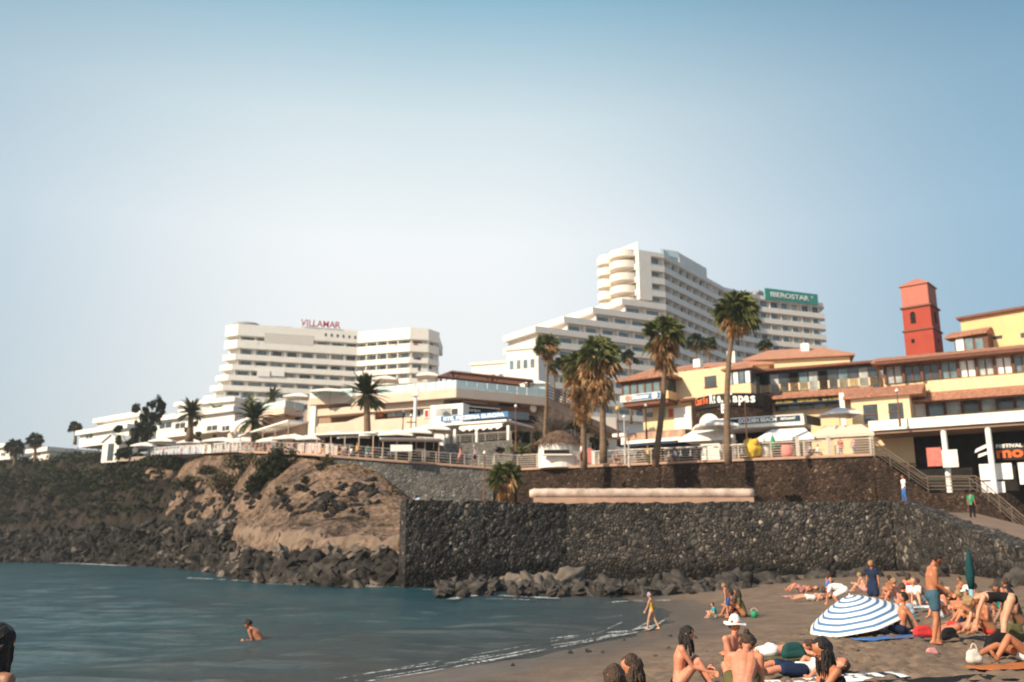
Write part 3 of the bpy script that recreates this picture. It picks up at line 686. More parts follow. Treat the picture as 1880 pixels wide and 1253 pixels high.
for k in range(14):
    if k < 4: polysI.append([IT+v_left*0.62, IT, IB, IC, ID, IE, IF_])
    else:
        K = onAB(kpx[k]); polysI.append([K+v_left, K, IB, IC, ID, IE, IF_])
floors(ti, polysI, bandsI, ZI, zi(110+97*14), M_pinkw, {2:4.6,3:4.0,4:4.1}, rec=1.5, back=14, seed=9, wmax=99, skip=lambda k,j,q,n: False)
mb = MB(); C_ = offs(polysI[-1], -0.8); mb.prism([(p.x,p.y) for p in C_]+[(C_[-1].x,C_[-1].y+12),(C_[0].x,C_[0].y+12)], 22, zi(110+97*14)+0.2); mb.build('base', M_pinkw, ti)
# rooms on the lower front plane
mb = MB(); rnd = random.Random(4)
far_g = []
for k in range(4, 13):
    P = polysI[k]; C_ = offs(P, -1.5); Mf, Ln = frame(C_[1], C_[2]); nb = max(1, round(Ln/5.4)); w = Ln/nb
    for q in range(nb):
        g = MB(Mf); g.box(q*w+w*0.2, q*w+w*0.8, -0.05, 0.05, bandsI[k+1][1]+0.1, bandsI[k][1]-0.4); far_g.append(g)
        f = MB(Mf); f.box(q*w-0.15, q*w+0.15, 0, 1.15, bandsI[k+1][1], bandsI[k][1]-0.23); mb.add(f.v, f.f)
tag(mb.build('balcony_divider', M_pinkw, ti), kind='stuff')
gm = MB()
for g in far_g: gm.add(g.v, g.f)
tag(gm.build('window', M_glass, ti), kind='stuff')
# flat end wall of the tower with one window per floor
Mt, Lt = frame(IT, IB); sT = MB(); s_a, _ = fp(Mt, 1196, 500)
sT.M = Mt; sT.box(0.0, s_a, -1.6, 0.012, zi(480), ZI-0.3); sT.build('tower_wall', M_pinkw, ti)
for c in (160,257,355,452):
    mb = MB(); x0, _z = fp(Mt, 1198.3, 500); x1, _z = fp(Mt, 1214.5, 500); mb.M = Mt; mb.box(x0, x1, -1.49, -1.40, zi(c+22), zi(c-22)); mb.build('window', M_glass, ti)
# curved balconies on the sunny end
M_cream = mat('sunlit_cream_render', (0.78,0.71,0.62), 0.85, 0.05, 0.5, 0.15)
def arc(c, r, a0, a1, n, sq=1.0): return [(c.x+r*math.cos(R(a0+(a1-a0)*i/n)), c.y+sq*r*math.sin(R(a0+(a1-a0)*i/n))) for i in range(n+1)]
for c in (95,180,275,370,465):
    b_ = MB(); ctr = IT+v_left*0.42; ang = math.degrees(math.atan2(v_left.y, v_left.x))
    b_.prism(arc(ctr, 4.0, ang, ang+180, 14, 1.0), zi(c+52), zi(c))
    b_.prism(arc(IT1+Vector((-2.6,2.2,0)), 2.7, 100, 320, 12), zi(c+60), zi(c+8))
    b_.build('curved_balcony', M_cream, ti)
b_ = MB(); b_.prism(arc(IT1+Vector((-2.4,3.2,0)), 2.3, 0, 360, 14)[:-1], zi(560), zi(75)); b_.build('round_tower', M_cream, ti)
b_ = MB(); Mg, Lg = frame(IT1, IT); b_.M = Mg; b_.box(-1, Lg-0.3, -0.3, -0.2, ZI, zi(45)); b_.build('glass_screen', M_glb, ti); b_ = MB(Mt); b_.box(8, 14, -1.5, -1.4, ZI, zi(60)); b_.build('glass_screen', M_glb, ti)
Ms, Ls = frame(IB, IC); b_ = MB()
for (x0, yt, yb, x1) in ((1246,464,486,1262),(1262,473,500,1296),(1298,516,530,1317)): fbox(b_, Ms, x0, yt, yb, x1, -5, -1.2)
b_.build('roof_storey', M_pinkw, ti)
b_ = MB(); fbox(b_, Ms, 1217, 458, 470, 1245, -0.5, -0.4); b_.build('glass_screen', M_glb, ti)
M4, L4_ = frame(ID, IE)
sg = MB(); a, b, z0, z1 = fbox(sg, M4, 1404.5, 529, 549, 1500, 0.05, 0.45); sg.build('sign_board', mat('green_sign', (0.03,0.24,0.20), 0.5, 0.08, 2), ti)
M_wl = mat('white_letters', (0.8,0.8,0.78), 0.5, 0.03, 2)
textmesh('IBEROSTAR', (z1-z0)*0.62, sub(M4, a+(b-a)*0.1, 0.5, z0+(z1-z0)*0.28), M_wl, 'lettering', ti, 0.1, 0.02, width=(b-a)*0.72)
st_ = MB(sub(M4, a+(b-a)*0.885, 0.5, z0+(z1-z0)*0.66)); q = []
for i in range(10):
    r_ = 0.55 if i % 2 == 0 else 0.22; q.append((r_*math.sin(i*math.pi/5), 0.02, r_*math.cos(i*math.pi/5)))
st_.add(q, [tuple(range(10))]); st_.build('star', M_wl, ti)
b_ = MB(); fbox(b_, M4, 1387, 534, 548, 1402, -4, -1); fbox(b_, M4, 1392, 533, 536, 1399, -4, 0); b_.build('roof_plant', M_greyr, ti)
# white annex blocks low at the hotel's left end
for (x0,yt,x1,Y_,dp,lab) in ((866,667,932,205,12,'low white flat block in front of the stepped hotel, left end'),
                        (930,640,988,200,10,'sunlit white block between the low flat block and the palms')):
    a = W(x0,yt,Y_); b = XZ(x1, a.z, Y_-3); Mf, Ln = frame(a, b); q = MB(Mf)
    o = thing('annex', (a.x,a.y,14), lab, 'building')
    q.box(0, Ln, -dp, 0, 20, a.z-0.6); q.build('wall', M_white, o)
    q = MB(Mf); q.box(-0.3, Ln+0.3, -dp-0.3, 0.3, a.z-0.6, a.z); q.build('roof', M_cream, o)
    for i in range(4):
        g = MB(Mf); g.box(Ln*(0.1+i*0.22), Ln*(0.22+i*0.22), -0.05, 0.05, a.z-5, a.z-3); g.build('window', M_glass, o)

# ---- long low white houses to the left of the first hotel
def low_house(name, lab, x0, yt, yb, x1, Y0, Y1, wins, m=M_white, roofm=None, depth=14, cat='house', zb=None, rooft=1.0):
    a = W(x0, yt, Y0); b = XZ(x1, a.z, Y1); Mf, Ln = frame(a, b); z0 = W(x0, yb, Y0).z if zb is None else zb
    o = thing(name, (a.x, a.y, z0), lab, cat)
    q = MB(Mf); q.box(0, Ln, -depth, 0, z0, a.z-rooft); q.build('wall', m, o)
    q = MB(Mf); q.box(-0.6, Ln+0.6, -depth-0.5, 0.9, a.z-rooft, a.z); q.build('roof', roofm or m, o)
    for (wx0, wt, wb, wx1) in wins:
        q = MB(); s0, s1, zb_, zt_ = fbox(q, Mf, wx0, wt, wb, wx1, -0.1, 0.04); w_ = q.build('window', M_glassd, o)
        f = MB(Mf); f.box(s0-0.15, s1+0.15, 0.0, 0.12, zb_-0.15, zb_); f.box((s0+s1)/2-0.06, (s0+s1)/2+0.06, 0.04, 0.1, zb_, zt_); f.build('sill', m, w_)
    return o
low_house('hotel_wing', 'long white two-storey block with square windows behind the second palm from the left terrace', 290, 766, 806, 432, 182, 168, [(293,778,788,315),(322,778,788,340),(380,783,792,399),(408,783,792,421)])
low_house('bungalow', 'white flat-roofed bungalow left of the tall slender tree, upper one', 180, 770, 800, 262, 208, 196, [(205,783,790,222),(230,783,790,250)])
low_house('bungalow', 'white flat-roofed bungalow at the left, lower one with pale terrace', 148, 792, 822, 238, 202, 190, [(158,800,806,170)])
low_house('bungalow', 'pale building low behind the shrubs at the far left edge', -60, 822, 850, 22, 235, 225, [(2,832,838,10)])
low_house('bungalow', 'small pale building between dark shrubs at the left', 56, 826, 848, 92, 216, 210, [(64,832,838,74)])
low_house('hotel_wing', 'white block with balcony just left of the stepped hotel, behind the second terrace palm', 328, 740, 768, 432, 222, 214, [(340,750,757,352),(395,755,764,410)])
# small white gabled hut between the shrubs
a = W(188,822,178); Mf, _ = frame(a, XZ(226, a.z, 176)); o = thing('hut', a, 'small white hut with a pitched roof between dark shrubs', 'hut')
zt = W(188,812,178).z; zp = W(205,800,178).z; zb = a.z-3; w = 4.2
q = MB(Mf); q.add([(0,0,zb),(w,0,zb),(w,0,zt),(w/2,0,zp),(0,0,zt),(0,-5,zb),(w,-5,zb),(w,-5,zt),(w/2,-5,zp),(0,-5,zt)], [(0,1,2,3,4),(9,8,7,6,5),(1,6,7,2),(5,0,4,9)]); q.build('wall', M_white, o)
q = MB(Mf); q.add([(-.4,.3,zt-.2),(w/2,.3,zp+.12),(w+.4,.3,zt-.2),(w+.4,-5.3,zt-.2),(w/2,-5.3,zp+.12),(-.4,-5.3,zt-.2),(-.4,.3,zt),(w/2,.3,zp+.35),(w+.4,.3,zt),(w+.4,-5.3,zt),(w/2,-5.3,zp+.35),(-.4,-5.3,zt)], [(0,1,7,6),(1,2,8,7),(6,7,10,11),(7,8,9,10),(0,6,11,5),(2,3,9,8),(0,5,4,1),(1,4,3,2)]); q.build('roof', M_white, o)
q = MB(Mf); q.box(1.5,3.0,0.0,0.06,zb+0.3,zt-0.4); q.build('window', M_glassd, o)
KD = 1.12                                   # all these buildings stand this much farther back than first estimated
def Wk(px, py, Y): return W(px, py, Y*KD)
def Zk(px, z, Y): return XZ(px, z, Y*KD)
# ================================================================ RESTAURANT TERRACES IN THE MIDDLE
M_peach = mat('peach_render', (0.52,0.38,0.29), 0.85, 0.07, 0.6, 0.15)
M_peachl = mat('pale_peach_render', (0.64,0.51,0.41), 0.85, 0.06, 0.6, 0.15)
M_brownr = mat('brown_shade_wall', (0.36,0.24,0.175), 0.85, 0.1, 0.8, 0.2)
M_wood = mat('dark_wood', (0.13,0.055,0.035), 0.7, 0.3, 3, 0.3)
M_canvas = mat('white_canvas', (0.80,0.77,0.73), 0.9, 0.05, 2, 0.1)
M_dark = mat('interior_shade', (0.015,0.013,0.012), 0.9, 0.5, 1.5)  # near-black colour stands in for shade inside openings and behind awnings
M_tile = mat('roof_tiles', (0.25,0.105,0.065), 0.85, 0.35, 1.8, 0.9, 6, c2=(0.38,0.185,0.12), stretch=(2,2,2))
M_yel = mat('yellow_render', (0.70,0.47,0.24), 0.88, 0.06, 0.5, 0.2)
M_yell = mat('pale_yellow_render', (0.74,0.55,0.34), 0.88, 0.06, 0.5, 0.2)
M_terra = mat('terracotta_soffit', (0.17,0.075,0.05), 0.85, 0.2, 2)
M_blackb = mat('black_board', (0.012,0.010,0.009), 0.6, 0.3, 2)
M_metal = mat('galvanised_rail', (0.50,0.46,0.42), 0.45, 0.12, 4, metal=0.3)
M_rust = mat('rusty_post', (0.17,0.07,0.04), 0.7, 0.3, 5)
M_blue = mat('blue_board', (0.04,0.16,0.36), 0.6, 0.1, 2)
M_navy = mat('navy_board', (0.012,0.035,0.065), 0.6, 0.2, 2)
# points along the fascia of the big upper terrace
Zf = Wk(837.6,713,108).z; Zfb = Wk(837.6,729.5,108).z
q0 = Zk(690,Zf,113); q1 = Wk(837.6,713,108); q2 = Zk(1003,Zf,114.5); q3 = Zk(1165,Zf-3.0,126)
tr = thing('restaurant_building', (q1.x,q1.y,ZP), 'peach terraced restaurant building with wide overhanging upper terrace and wooden pergola', 'building')
Pf = [q0,q1,q2]
mb = MB(); strip(mb, Pf, offs(Pf,-0.4), Zfb, Zf); mb.build('terrace_parapet', M_peachl, tr)
mb = MB(); Pi = offs(Pf,-0.3); mb.prism([(p.x,p.y) for p in Pi]+[(Pi[-1].x+6,Pi[-1].y+16),(Pi[0].x-4,Pi[0].y+22)], Zfb+0.01, Zfb+0.5); mb.build('terrace_floor', M_peach, tr)
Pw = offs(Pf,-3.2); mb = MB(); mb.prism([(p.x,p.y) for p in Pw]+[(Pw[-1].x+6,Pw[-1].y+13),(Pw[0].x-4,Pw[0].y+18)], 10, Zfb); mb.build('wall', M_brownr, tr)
Ma, La = frame(Pw[0], Pw[1]); Mb_, Lb = frame(Pw[1], Pw[2])
# lower storey stands proud: window band with pale parapet under it
P2 = offs(Pf,-1.2); Mc, Lc = frame(P2[0], P2[1]); Md, Ld = frame(P2[1], P2[2])
zs_t = fp(Mc,760,751)[1]; zs_b = fp(Mc,760,766)[1]
mb = MB(Mc); mb.box(-12, Lc-2, -2.0, 0.0, 10-0, zs_b); mb.box(-12, Lc-2, -1.9, 0.15, zs_t, zs_t+1.0); mb.build('parapet_wall', M_peachl, tr)
wx0 = (690,704,722,738,755,772)
for i, x in enumerate((693,712,727,744,757,772)):
    mb = MB(); fbox(mb, Mc, x, 751.5, 765.5, x+(9,14,14,10,10,9)[i], -1.2, -0.9); mb.build('window', [mat('orange_shutter', (0.5,0.16,0.07), 0.7), M_curt, M_glass, M_curt, M_glass, M_curt][i], tr)
mb = MB(); fbox(mb, Mc, 778, 752, 768, 788, 0.0, 0.15); p_ = mb.build('poster', M_canvas, tr)
mb = MB(); fbox(mb, Mc, 780, 754, 766, 786, 0.15, 0.19); mb.build('poster_frame', mat('red_paint', (0.45,0.03,0.03), 0.6), p_)
mb = MB(); fbox(mb, Mc, 790, 745, 790, 850, -1.9, 0.3); fbox_w = mb.build('shop_front', M_canvas, tr)
mb = MB(); fbox(mb, Mc, 800, 751, 764, 827, 0.3, 0.36); mb.build('window', M_curt, tr)
mb = MB(); fbox(mb, Mc, 829, 751, 762, 840, 0.3, 0.36); mb.build('window', M_glassd, tr)
mb = MB(); fbox(mb, Md, 853, 746, 762, 912, -0.6, 0.2); b_ = mb.build('shop_board', M_blackb, tr)
s0, z0 = fp(Md, 861, 751, 0.25); s1, _ = fp(Md, 882, 751, 0.25)
textmesh('Live Sport', 0.5, sub(Md, s0, 0.22, z0-0.3), M_wl, 'lettering', tr, 0.03, 0.012, width=s1-s0)
mb = MB(); fbox(mb, Md, 852, 744.5, 746, 919, 0.2, 0.5); mb.build('neon_strip', M_canvas, tr)
mb = MB(); fbox(mb, Md, 920, 735, 744, 955, -0.6, 0.0); mb.build('balcony_rail', M_blackb, tr)
mb = MB(); fbox(mb, Md, 850, 735, 739, 895, -0.6, 0.0); mb.build('name_board', M_brownr, tr)
mb = MB(); fbox(mb, Md, 935, 760, 772, 990, -1.0, 0.02); mb.build('doorway', M_dark, tr)
rd = MB(Md); s_, z_ = fp(Md, 980, 750, 0.3); rd.tube([(s_,0.1,z_),(s_,0.2,z_)], 0.55, 16); rd.build('round_sign', M_canvas, tr)
# white drain pipe / column in front
c = Wk(763,728,107); mb = MB(); mb.cyl((c.x,c.y,ZP), 0.22, c.z-ZP, 10); mb.box(c.x-0.4,c.x+0.4,c.y-0.4,c.y+0.4,c.z,c.z+1.2); mb.build('column', M_canvas, tr)
# ramp that leads down on the right
mb = MB(); A = q2; B = q3; Mr, Lr = frame(A, B)
r0 = MB(Mr); r0.add([(0,-.4,Zfb),(Lr,-.4,Zfb-4),(Lr,0,Zfb-4),(0,0,Zfb),(0,-.4,Zf),(Lr,-.4,Zf-4.4),(Lr,0,Zf-4.4),(0,0,Zf)], [(0,3,2,1),(4,5,6,7),(0,1,5,4),(1,2,6,5),(2,3,7,6),(3,0,4,7)][::1]); r0.build('ramp_parapet', M_brownr, tr)
r1 = MB(Mr); r1.add([(0,-3,Zfb-.4),(Lr,-3,Zfb-4.4),(Lr,-.41,Zfb-4.4),(0,-.41,Zfb-.4),(0,-3,Zfb),(Lr,-3,Zfb-4),(Lr,-.41,Zfb-4),(0,-.41,Zfb)], [(0,3,2,1),(4,5,6,7),(0,1,5,4),(1,2,6,5),(2,3,7,6),(3,0,4,7)]); r1.build('ramp', M_brownr, tr)
# upper stair with a dark rail, up behind the ramp
w_ = MB(); a = Wk(998,706,120); b = Wk(1052,730,122)
for k in range(5): w_.tube([a+Vector((0,0,-k*0.45)), b+Vector((0,0,-k*0.45))], 0.09, 6)
w_.build('stair_rail', M_wood, tr)
w_ = MB(); Mq, Lq = frame(Wk(990,724,121.5), Wk(1130,724,124)); w_.M = Mq; w_.box(0, Lq, -4, 0, 10, Wk(990,762,121.5).z); w_.build('rear_wall', M_pinkw, tr)
# glass balustrade on the terrace
mb = MB(Mv)
def glass_run(P, z0, h, parent, m=M_glb, name='glass_balustrade', step=1.6):
    q = MB()
    for i in range(len(P)-1):
        Mf, Ln = frame(P[i], P[i+1]); n_ = max(1, round(Ln/step)); w = Ln/n_
        for k in range(n_):
            f = MB(Mf); f.box(k*w+0.04, (k+1)*w-0.04, -0.02, 0.02, z0, z0+h); q.add(f.v, f.f)
    return q.build(name, m, parent)
glass_run(offs(Pf,-0.15), Zf+0.02, 1.15, tr)
# pergola
Zp = Wk(829,683,110).z; pa = Zk(829,Zp,110); pb = Zk(975,Zp,116); Mp, Lp = frame(pa, pb)
pg = thing('pergola', (pa.x,pa.y,Zf), 'dark red wooden pergola on posts above the upper terrace', 'pergola')
mb = MB(Mp); mb.box(-0.4, Lp+0.4, -0.1, 0.12, Zp-0.3, Zp); mb.box(-0.4, Lp+0.4, -3.9, -3.7, Zp-0.3, Zp); mb.build('beam', M_wood, pg)
mb = MB(Mp)
for k in range(30): mb.box(Lp*k/29-0.06, Lp*k/29+0.06, -4.2, 0.5, Zp+0.003, Zp+0.14)
mb.build('rafters', M_wood, pg)
for k in (0.02, 0.5, 0.97):
    for d in (0.0, -3.8):
        mb = MB(Mp); s_ = Lp*k; mb.box(s_-0.12, s_+0.12, d-0.1, d+0.1, Zf-0.9, Zp-0.302); mb.build('post', M_wood, pg)
        mb = MB(Mp); mb.tube([(s_-1.0,d,Zp-0.32),(s_,d,Zp-1.3),(s_+1.0,d,Zp-0.32)], 0.06, 6); mb.build('brace', M_wood, pg)
mb = MB(Mp); mb.box(Lp*0.02, Lp*0.98, -3.7, -3.65, Zf-0.6, Zf+1.6); glw = mb.build('glass_wall', M_glb, pg)
# white pavilion at its right end
pv = Wk(985,716,117); o = thing('pavilion', pv, 'small white glazed pavilion at the right end of the pergola', 'pavilion')
mb = MB(); mb.box(pv.x-1.3,pv.x+1.6,pv.y,pv.y+2.5,Zf-0.8,pv.z+0.9); mb.build('wall', M_glb, o)
mb = MB(); mb.add([(pv.x-1.7,pv.y-.4,pv.z+.9),(pv.x+2,pv.y-.4,pv.z+.9),(pv.x+2,pv.y+2.9,pv.z+.9),(pv.x-1.7,pv.y+2.9,pv.z+.9),(pv.x+.15,pv.y+1.2,pv.z+1.7)], [(3,2,1,0),(0,1,4),(1,2,4),(2,3,4),(3,0,4)]); mb.build('roof', M_canvas, o)

# left terraces (stepping down to the left)
Zt1 = Wk(567,732,118).z; a0 = Wk(567,732,118); a1 = Zk(646,Zt1,116); Mt1, Lt1 = frame(a0, a1)
tl = thing('restaurant_building', (a0.x,a0.y,12), 'peach building with glass-railed roof terraces left of the tall bare-trunk palm', 'building')
q = MB(Mt1); q.box(0, Lt1, -10, 0, fp(Mt1,567,744)[1], Zt1); q.box(-0.5,0.6,-1.0,-0.6,10,Zt1-0.3); q.build('terrace_slab', M_peachl, tl)
q = MB(Mt1); q.box(0.2, 1.1, -1.4, -0.2, 10, fp(Mt1,567,744)[1]); q.build('column', M_canvas, tl)
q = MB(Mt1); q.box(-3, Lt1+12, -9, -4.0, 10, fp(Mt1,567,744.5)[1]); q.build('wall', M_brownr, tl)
q = MB(Mt1); q.box(0.4, Lt1+13, -3.9, -0.35, 10, fp(Mt1,600,782)[1]); q.build('lower_wall', M_peachl, tl)
# slanting parapet of the stairs going up to the right
def slant(M, x0, yt0, yb0, x1, yt1, yb1, d0, d1, name, m, parent):
    s0, t0 = fp(M,x0,yt0,d1); _, b0 = fp(M,x0,yb0,d1); s1, t1 = fp(M,x1,yt1,d1); _, b1 = fp(M,x1,yb1,d1)
    q = MB(M); q.add([(s0,d0,b0),(s1,d0,b1),(s1,d1,b1),(s0,d1,b0),(s0,d0,t0),(s1,d0,t1),(s1,d1,t1),(s0,d1,t0)], [(0,3,2,1),(4,5,6,7),(0,1,5,4),(1,2,6,5),(2,3,7,6),(3,0,4,7)]); return q.build(name, m, parent)
slant(Mt1, 646,732,748, 690,713,729, -1.2, 0.0, 'stair_parapet', M_peachl, tl)
slant(Mt1, 614,782,800, 688,757,800, -0.3, 0.2, 'lower_parapet', M_peachl, tl)
glass_run([a0+Vector((0,0.3,0)), a1+Vector((0,0.3,0))], Zt1, 1.2, tl)
Zt2 = Wk(480,755,126).z; c0 = Wk(480,755,128); Zt2 = c0.z; c1 = Zk(522,Zt2,124); c2 = Zk(556,Zt2,127); Pc = [c0,c1,c2]
q = MB(); strip(q, Pc, offs(Pc,-8), Wk(480,767,128).z, Zt2); q.build('terrace_slab', M_peachl, tl)
q = MB(); strip(q, offs(Pc,-1.6), offs(Pc,-7), 10, Wk(480,767,128).z+0.01); q.build('wall', M_peach, tl)
glass_run([p+Vector((0,0.4,0)) for p in Pc], Zt2, 1.1, tl)
Mt3, _ = frame(Wk(420,780,132), Wk(480,780,128))
slant(Mt3, 418,797,812, 482,762,812, -2, 0.0, 'ramp_wall', M_peachl, tl)
slant(Mt3, 424,777,797, 468,762,797, -6, -5.6, 'back_wall', M_canvas, tl)

# pizzeria
zz = Wk(809,765,102); pz = thing('pizzeria', (zz.x,zz.y,ZP), 'open terrace restaurant with long blue name board and white scalloped awning', 'restaurant')
Mz, Lz = frame(Wk(809,765,102), Wk(932.6,765,98))
sg = MB(); a, b, z0, z1 = fbox(sg, Mz, 809, 765, 775, 932.6, -0.15, 0.0); board = sg.build('name_board', M_blue, pz)
textmesh('RTE. PIZZERIA EUROPA', (z1-z0)*0.9, sub(Mz, a+(b-a)*0.05, 0.01, z0+(z1-z0)*0.17), M_wl, 'lettering', board, 0.04, 0.025, width=(b-a)*0.9)
sd = MB(); Me, Le = frame(Mz @ Vector((b,0,0)), Mz @ Vector((b+1.8,-2.2,0))); sd.M = Me; sd.box(0.02, Le, -0.15, 0, z0-0.2, z1); sd.build('side_board', mat('slate_board', (0.10,0.13,0.16), 0.6), pz)
aw = MB(); s0, zt = fp(Mz, 858, 775, 0.6); s1, _ = fp(Mz, 936, 775, 0.6); _, zb = fp(Mz, 858, 784, 2.2); n_ = 22
for k in range(n_):
    x0 = s0+(s1-s0)*k/n_; x1 = s0+(s1-s0)*(k+1)/n_; f = MB(Mz); dz = 0.25*math.sin(k*0.9)**2
    f.add([(x0,0.05,zt),(x1,0.05,zt),(x1,2.6,zb),(x0,2.6,zb),(x0,2.6,zb-0.35-dz),(x1,2.6,zb-0.35-dz),(x0,0.05,zt-.06),(x1,0.05,zt-.06)], [(0,3,2,1),(3,4,5,2),(6,7,5,4)]); aw.add(f.v, f.f)
aw.build('awning', M_canvas, pz)
s2, _ = fp(Mz, 800, 778, 0.6)
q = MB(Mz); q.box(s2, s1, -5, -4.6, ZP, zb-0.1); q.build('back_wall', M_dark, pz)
q = MB(Mz); q.box(s2-1, s1+0.5, -5, 2.4, z0-0.9, z0-0.65); q.build('canopy_roof', M_canvas, pz)
zfl = fp(Mz, 870, 813, 2.4)[1]
q = MB(Mz); q.box(s2-8, s1+1.5, -5, 2.8, ZP-0.3, zfl); q.build('platform', M_greyst, pz)
for x in (821, 835, 875, 933):
    s_, _ = fp(Mz, x, 800, 2.3); q = MB(Mz); q.box(s_-0.16, s_+0.16, 2.1, 2.4, zfl, zb-0.2); q.build('column', M_canvas, pz)
def rail(P, parent, h=1.05, bars=4, post=1.6, m=M_metal, name='railing', pr=0.035, br=0.022, zoff=0.0):
    q = MB()
    for i in range(len(P)-1):
        a, b = P[i]+Vector((0,0,zoff)), P[i+1]+Vector((0,0,zoff)); Ln = (b-a).length; n_ = max(1, round(Ln/post))
        for k in range(n_+(1 if i == len(P)-2 else 0)): p = a.lerp(b, k/n_); q.tube([p, p+Vector((0,0,h))], pr, 5)
        for j in range(bars): z = h*(j+1)/bars; q.tube([a+Vector((0,0,z)), b+Vector((0,0,z))], br if j < bars-1 else br*1.7, 5)
    if isinstance(parent, tuple):
        t = q.build(name, m); return tag(t, parent[0], parent[1])
    return q.build(name, m, parent)
rail([Mz @ Vector((s2-7.5,2.7,zfl)), Mz @ Vector((s1+1.3,2.7,zfl))], pz, 1.0, 4, 1.8)
s_a, _ = fp(Mz, 780, 800, 3); s_b, _ = fp(Mz, 820, 800, 3)
q = MB(Mz); q.box(s_a-0.2, s_b-0.3, 2.82, 3.0, zfl-0.2, zfl+1.1); q.build('white_screen', M_canvas, pz)

# ================================================================ YELLOW BUILDINGS ON THE RIGHT
A = Zk(1130, 15, 99.5); B = Zk(1378, 15, 90.0); My, Ly = frame(A, B)
ty = thing('yellow_building', (A.x+8,A.y,ZP), 'yellow building with tiled roof and glazed corner bay, beside the tallest palm', 'building')
s0, zt = fp(My, 1221, 687); s1, _ = fp(My, 1345, 672)
q = MB(My); q.box(s0-3.2, s1, -12, 0, ZP, zt-0.0); q.build('wall', M_yell, ty)
# hipped tile roof
def hip(M, s0, s1, d0, d1, z, h, over=0.5, m=None, parent=None, name='roof', ridge=0.35, th=0.22):
    a, b, c, d = s0-over, s1+over, d0-over, d1+over; mdl = (c+d)/2; r0 = a+(d-c)*ridge; r1 = b-(d-c)*ridge
    if r0 > r1: r0 = r1 = (a+b)/2
    q = MB(M); q.add([(a,c,z),(b,c,z),(b,d,z),(a,d,z),(a,c,z+th),(b,c,z+th),(b,d,z+th),(a,d,z+th),(r0,mdl,z+h),(r1,mdl,z+h)],
        [(3,2,1,0),(0,1,5,4),(1,2,6,5),(2,3,7,6),(3,0,4,7),(4,5,9,8),(5,6,9),(6,7,8,9),(7,4,8)]); return q.build(name, m or M_tile, parent)
hip(My, s0-3, s1-4, -11.5, -0.6, zt, 1.9, 0.3, parent=ty)
q = MB(My); sc, _ = fp(My, 1258, 672); q.box(sc-0.4, sc+0.5, -4, -3, zt, zt+2.0); q.build('chimney', M_canvas, ty)
q = MB(); fbox(q, My, 1293, 692, 711.5, 1315, -0.3, 0.03); w_ = q.build('window', M_glassd, ty)
q = MB(); fbox(q, My, 1292, 711.5, 713, 1316, 0.0, 0.15); q.build('sill', M_wood, w_)
# glazed corner bay
D_ = 2.6
s0b, ze = fp(My, 1130.5, 703, D_+0.4); s1b, _ = fp(My, 1226, 700, D_)
_, zw = fp(My, 1140, 727, D_); _, zwb = fp(My, 1140, 741, D_); _, zso = fp(My, 1140, 748, D_)
s0b += 0.5
q = MB(My); q.box(s0b, s1b, -6, D_, zwb, zw); q.build('bay_parapet', M_yel, ty)
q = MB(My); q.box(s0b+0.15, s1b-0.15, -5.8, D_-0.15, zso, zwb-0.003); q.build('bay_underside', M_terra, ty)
q = MB(My); q.box(s0b+0.3, s1b-0.3, -5.7, D_-0.35, zw, ze-0.05); q.build('bay_interior', M_glassd, ty)
n_ = 6
for k in range(n_):
    x0 = s0b+0.1+(s1b-s0b-0.2)*k/n_; x1 = s0b+0.1+(s1b-s0b-0.2)*(k+1)/n_
    q = MB(My); q.box(x0+0.12, x1-0.12, D_-0.2, D_-0.14, zw+0.02, ze-0.3); w_ = q.build('window', M_glass if k < 5 else M_glassd, ty)
    f = MB(My); f.box(x0-0.08, x0+0.12, D_-0.22, D_-0.05, zw, ze-0.1); f.build('frame', M_wood, w_)
q = MB(My); q.box(s0b, s1b, D_-0.24, D_-0.02, ze-0.3, ze); q.build('lintel', M_wood, ty)
hip(My, s0b, s1b, -5.5, D_, ze, 2.3, 0.6, parent=ty, ridge=0.42)
bb = MB(); a, b, z0, z1 = fbox(bb, My, 1138, 727.5, 740, 1213, D_+0.005, D_+0.12); sb = bb.build('name_board', mat('pale_board', (0.55,0.55,0.56), 0.6, 0.1, 3), ty)
i_ = MB(My); i_.box(a+(b-a)*0.28, b-0.1, D_+0.12, D_+0.15, z0+0.1, z1-0.1); i_.build('blue_panel', M_blue, sb)
textmesh('Discover', (z1-z0)*0.8, sub(My, a+(b-a)*0.31, D_+0.16, z0+0.25), M_wl, 'lettering', sb, 0.03, 0.03, width=(b-a)*0.42)
i_ = MB(My); i_.tube([(a+(b-a)*0.86,D_+0.15,(z0+z1)/2),(a+(b-a)*0.86,D_+0.2,(z0+z1)/2)], 0.38, 16); i_.build('round_mark', M_wl, sb)
i_ = MB(My); i_.tube([(a+(b-a)*0.2,D_+0.12,(z0+z1)/2),(a+(b-a)*0.2,D_+0.15,(z0+z1)/2)], 0.36, 16); i_.build('round_mark', mat('orange_mark', (0.55,0.2,0.1), 0.6), sb)
# openings below the bay and painted wall patches
for (x0,yt,yb,x1,m_) in ((1179,749,758,1198,M_canvas),(1187,759,767,1198,M_glassd),(1211,752,768,1222,mat('mural_green',(0.25,0.45,0.35),0.8)),(1227,752,767,1235,mat('mural_red',(0.45,0.10,0.07),0.8))):
    q = MB(); fbox(q, My, x0, yt, yb, x1, 0.0, 0.06); q.build('wall_panel', m_, ty)
q = MB(); fbox(q, My, 1237, 750, 790, 1268, 0.0, 0.12); q.build('white_wall_panel', M_canvas, ty)
hip(My, fp(My,1252,735)[0], fp(My,1280,735)[0], 0, 0.8, fp(My,1252,737,0.6)[1], 0.35, 0.1, parent=ty, name='small_canopy', m=M_terra)
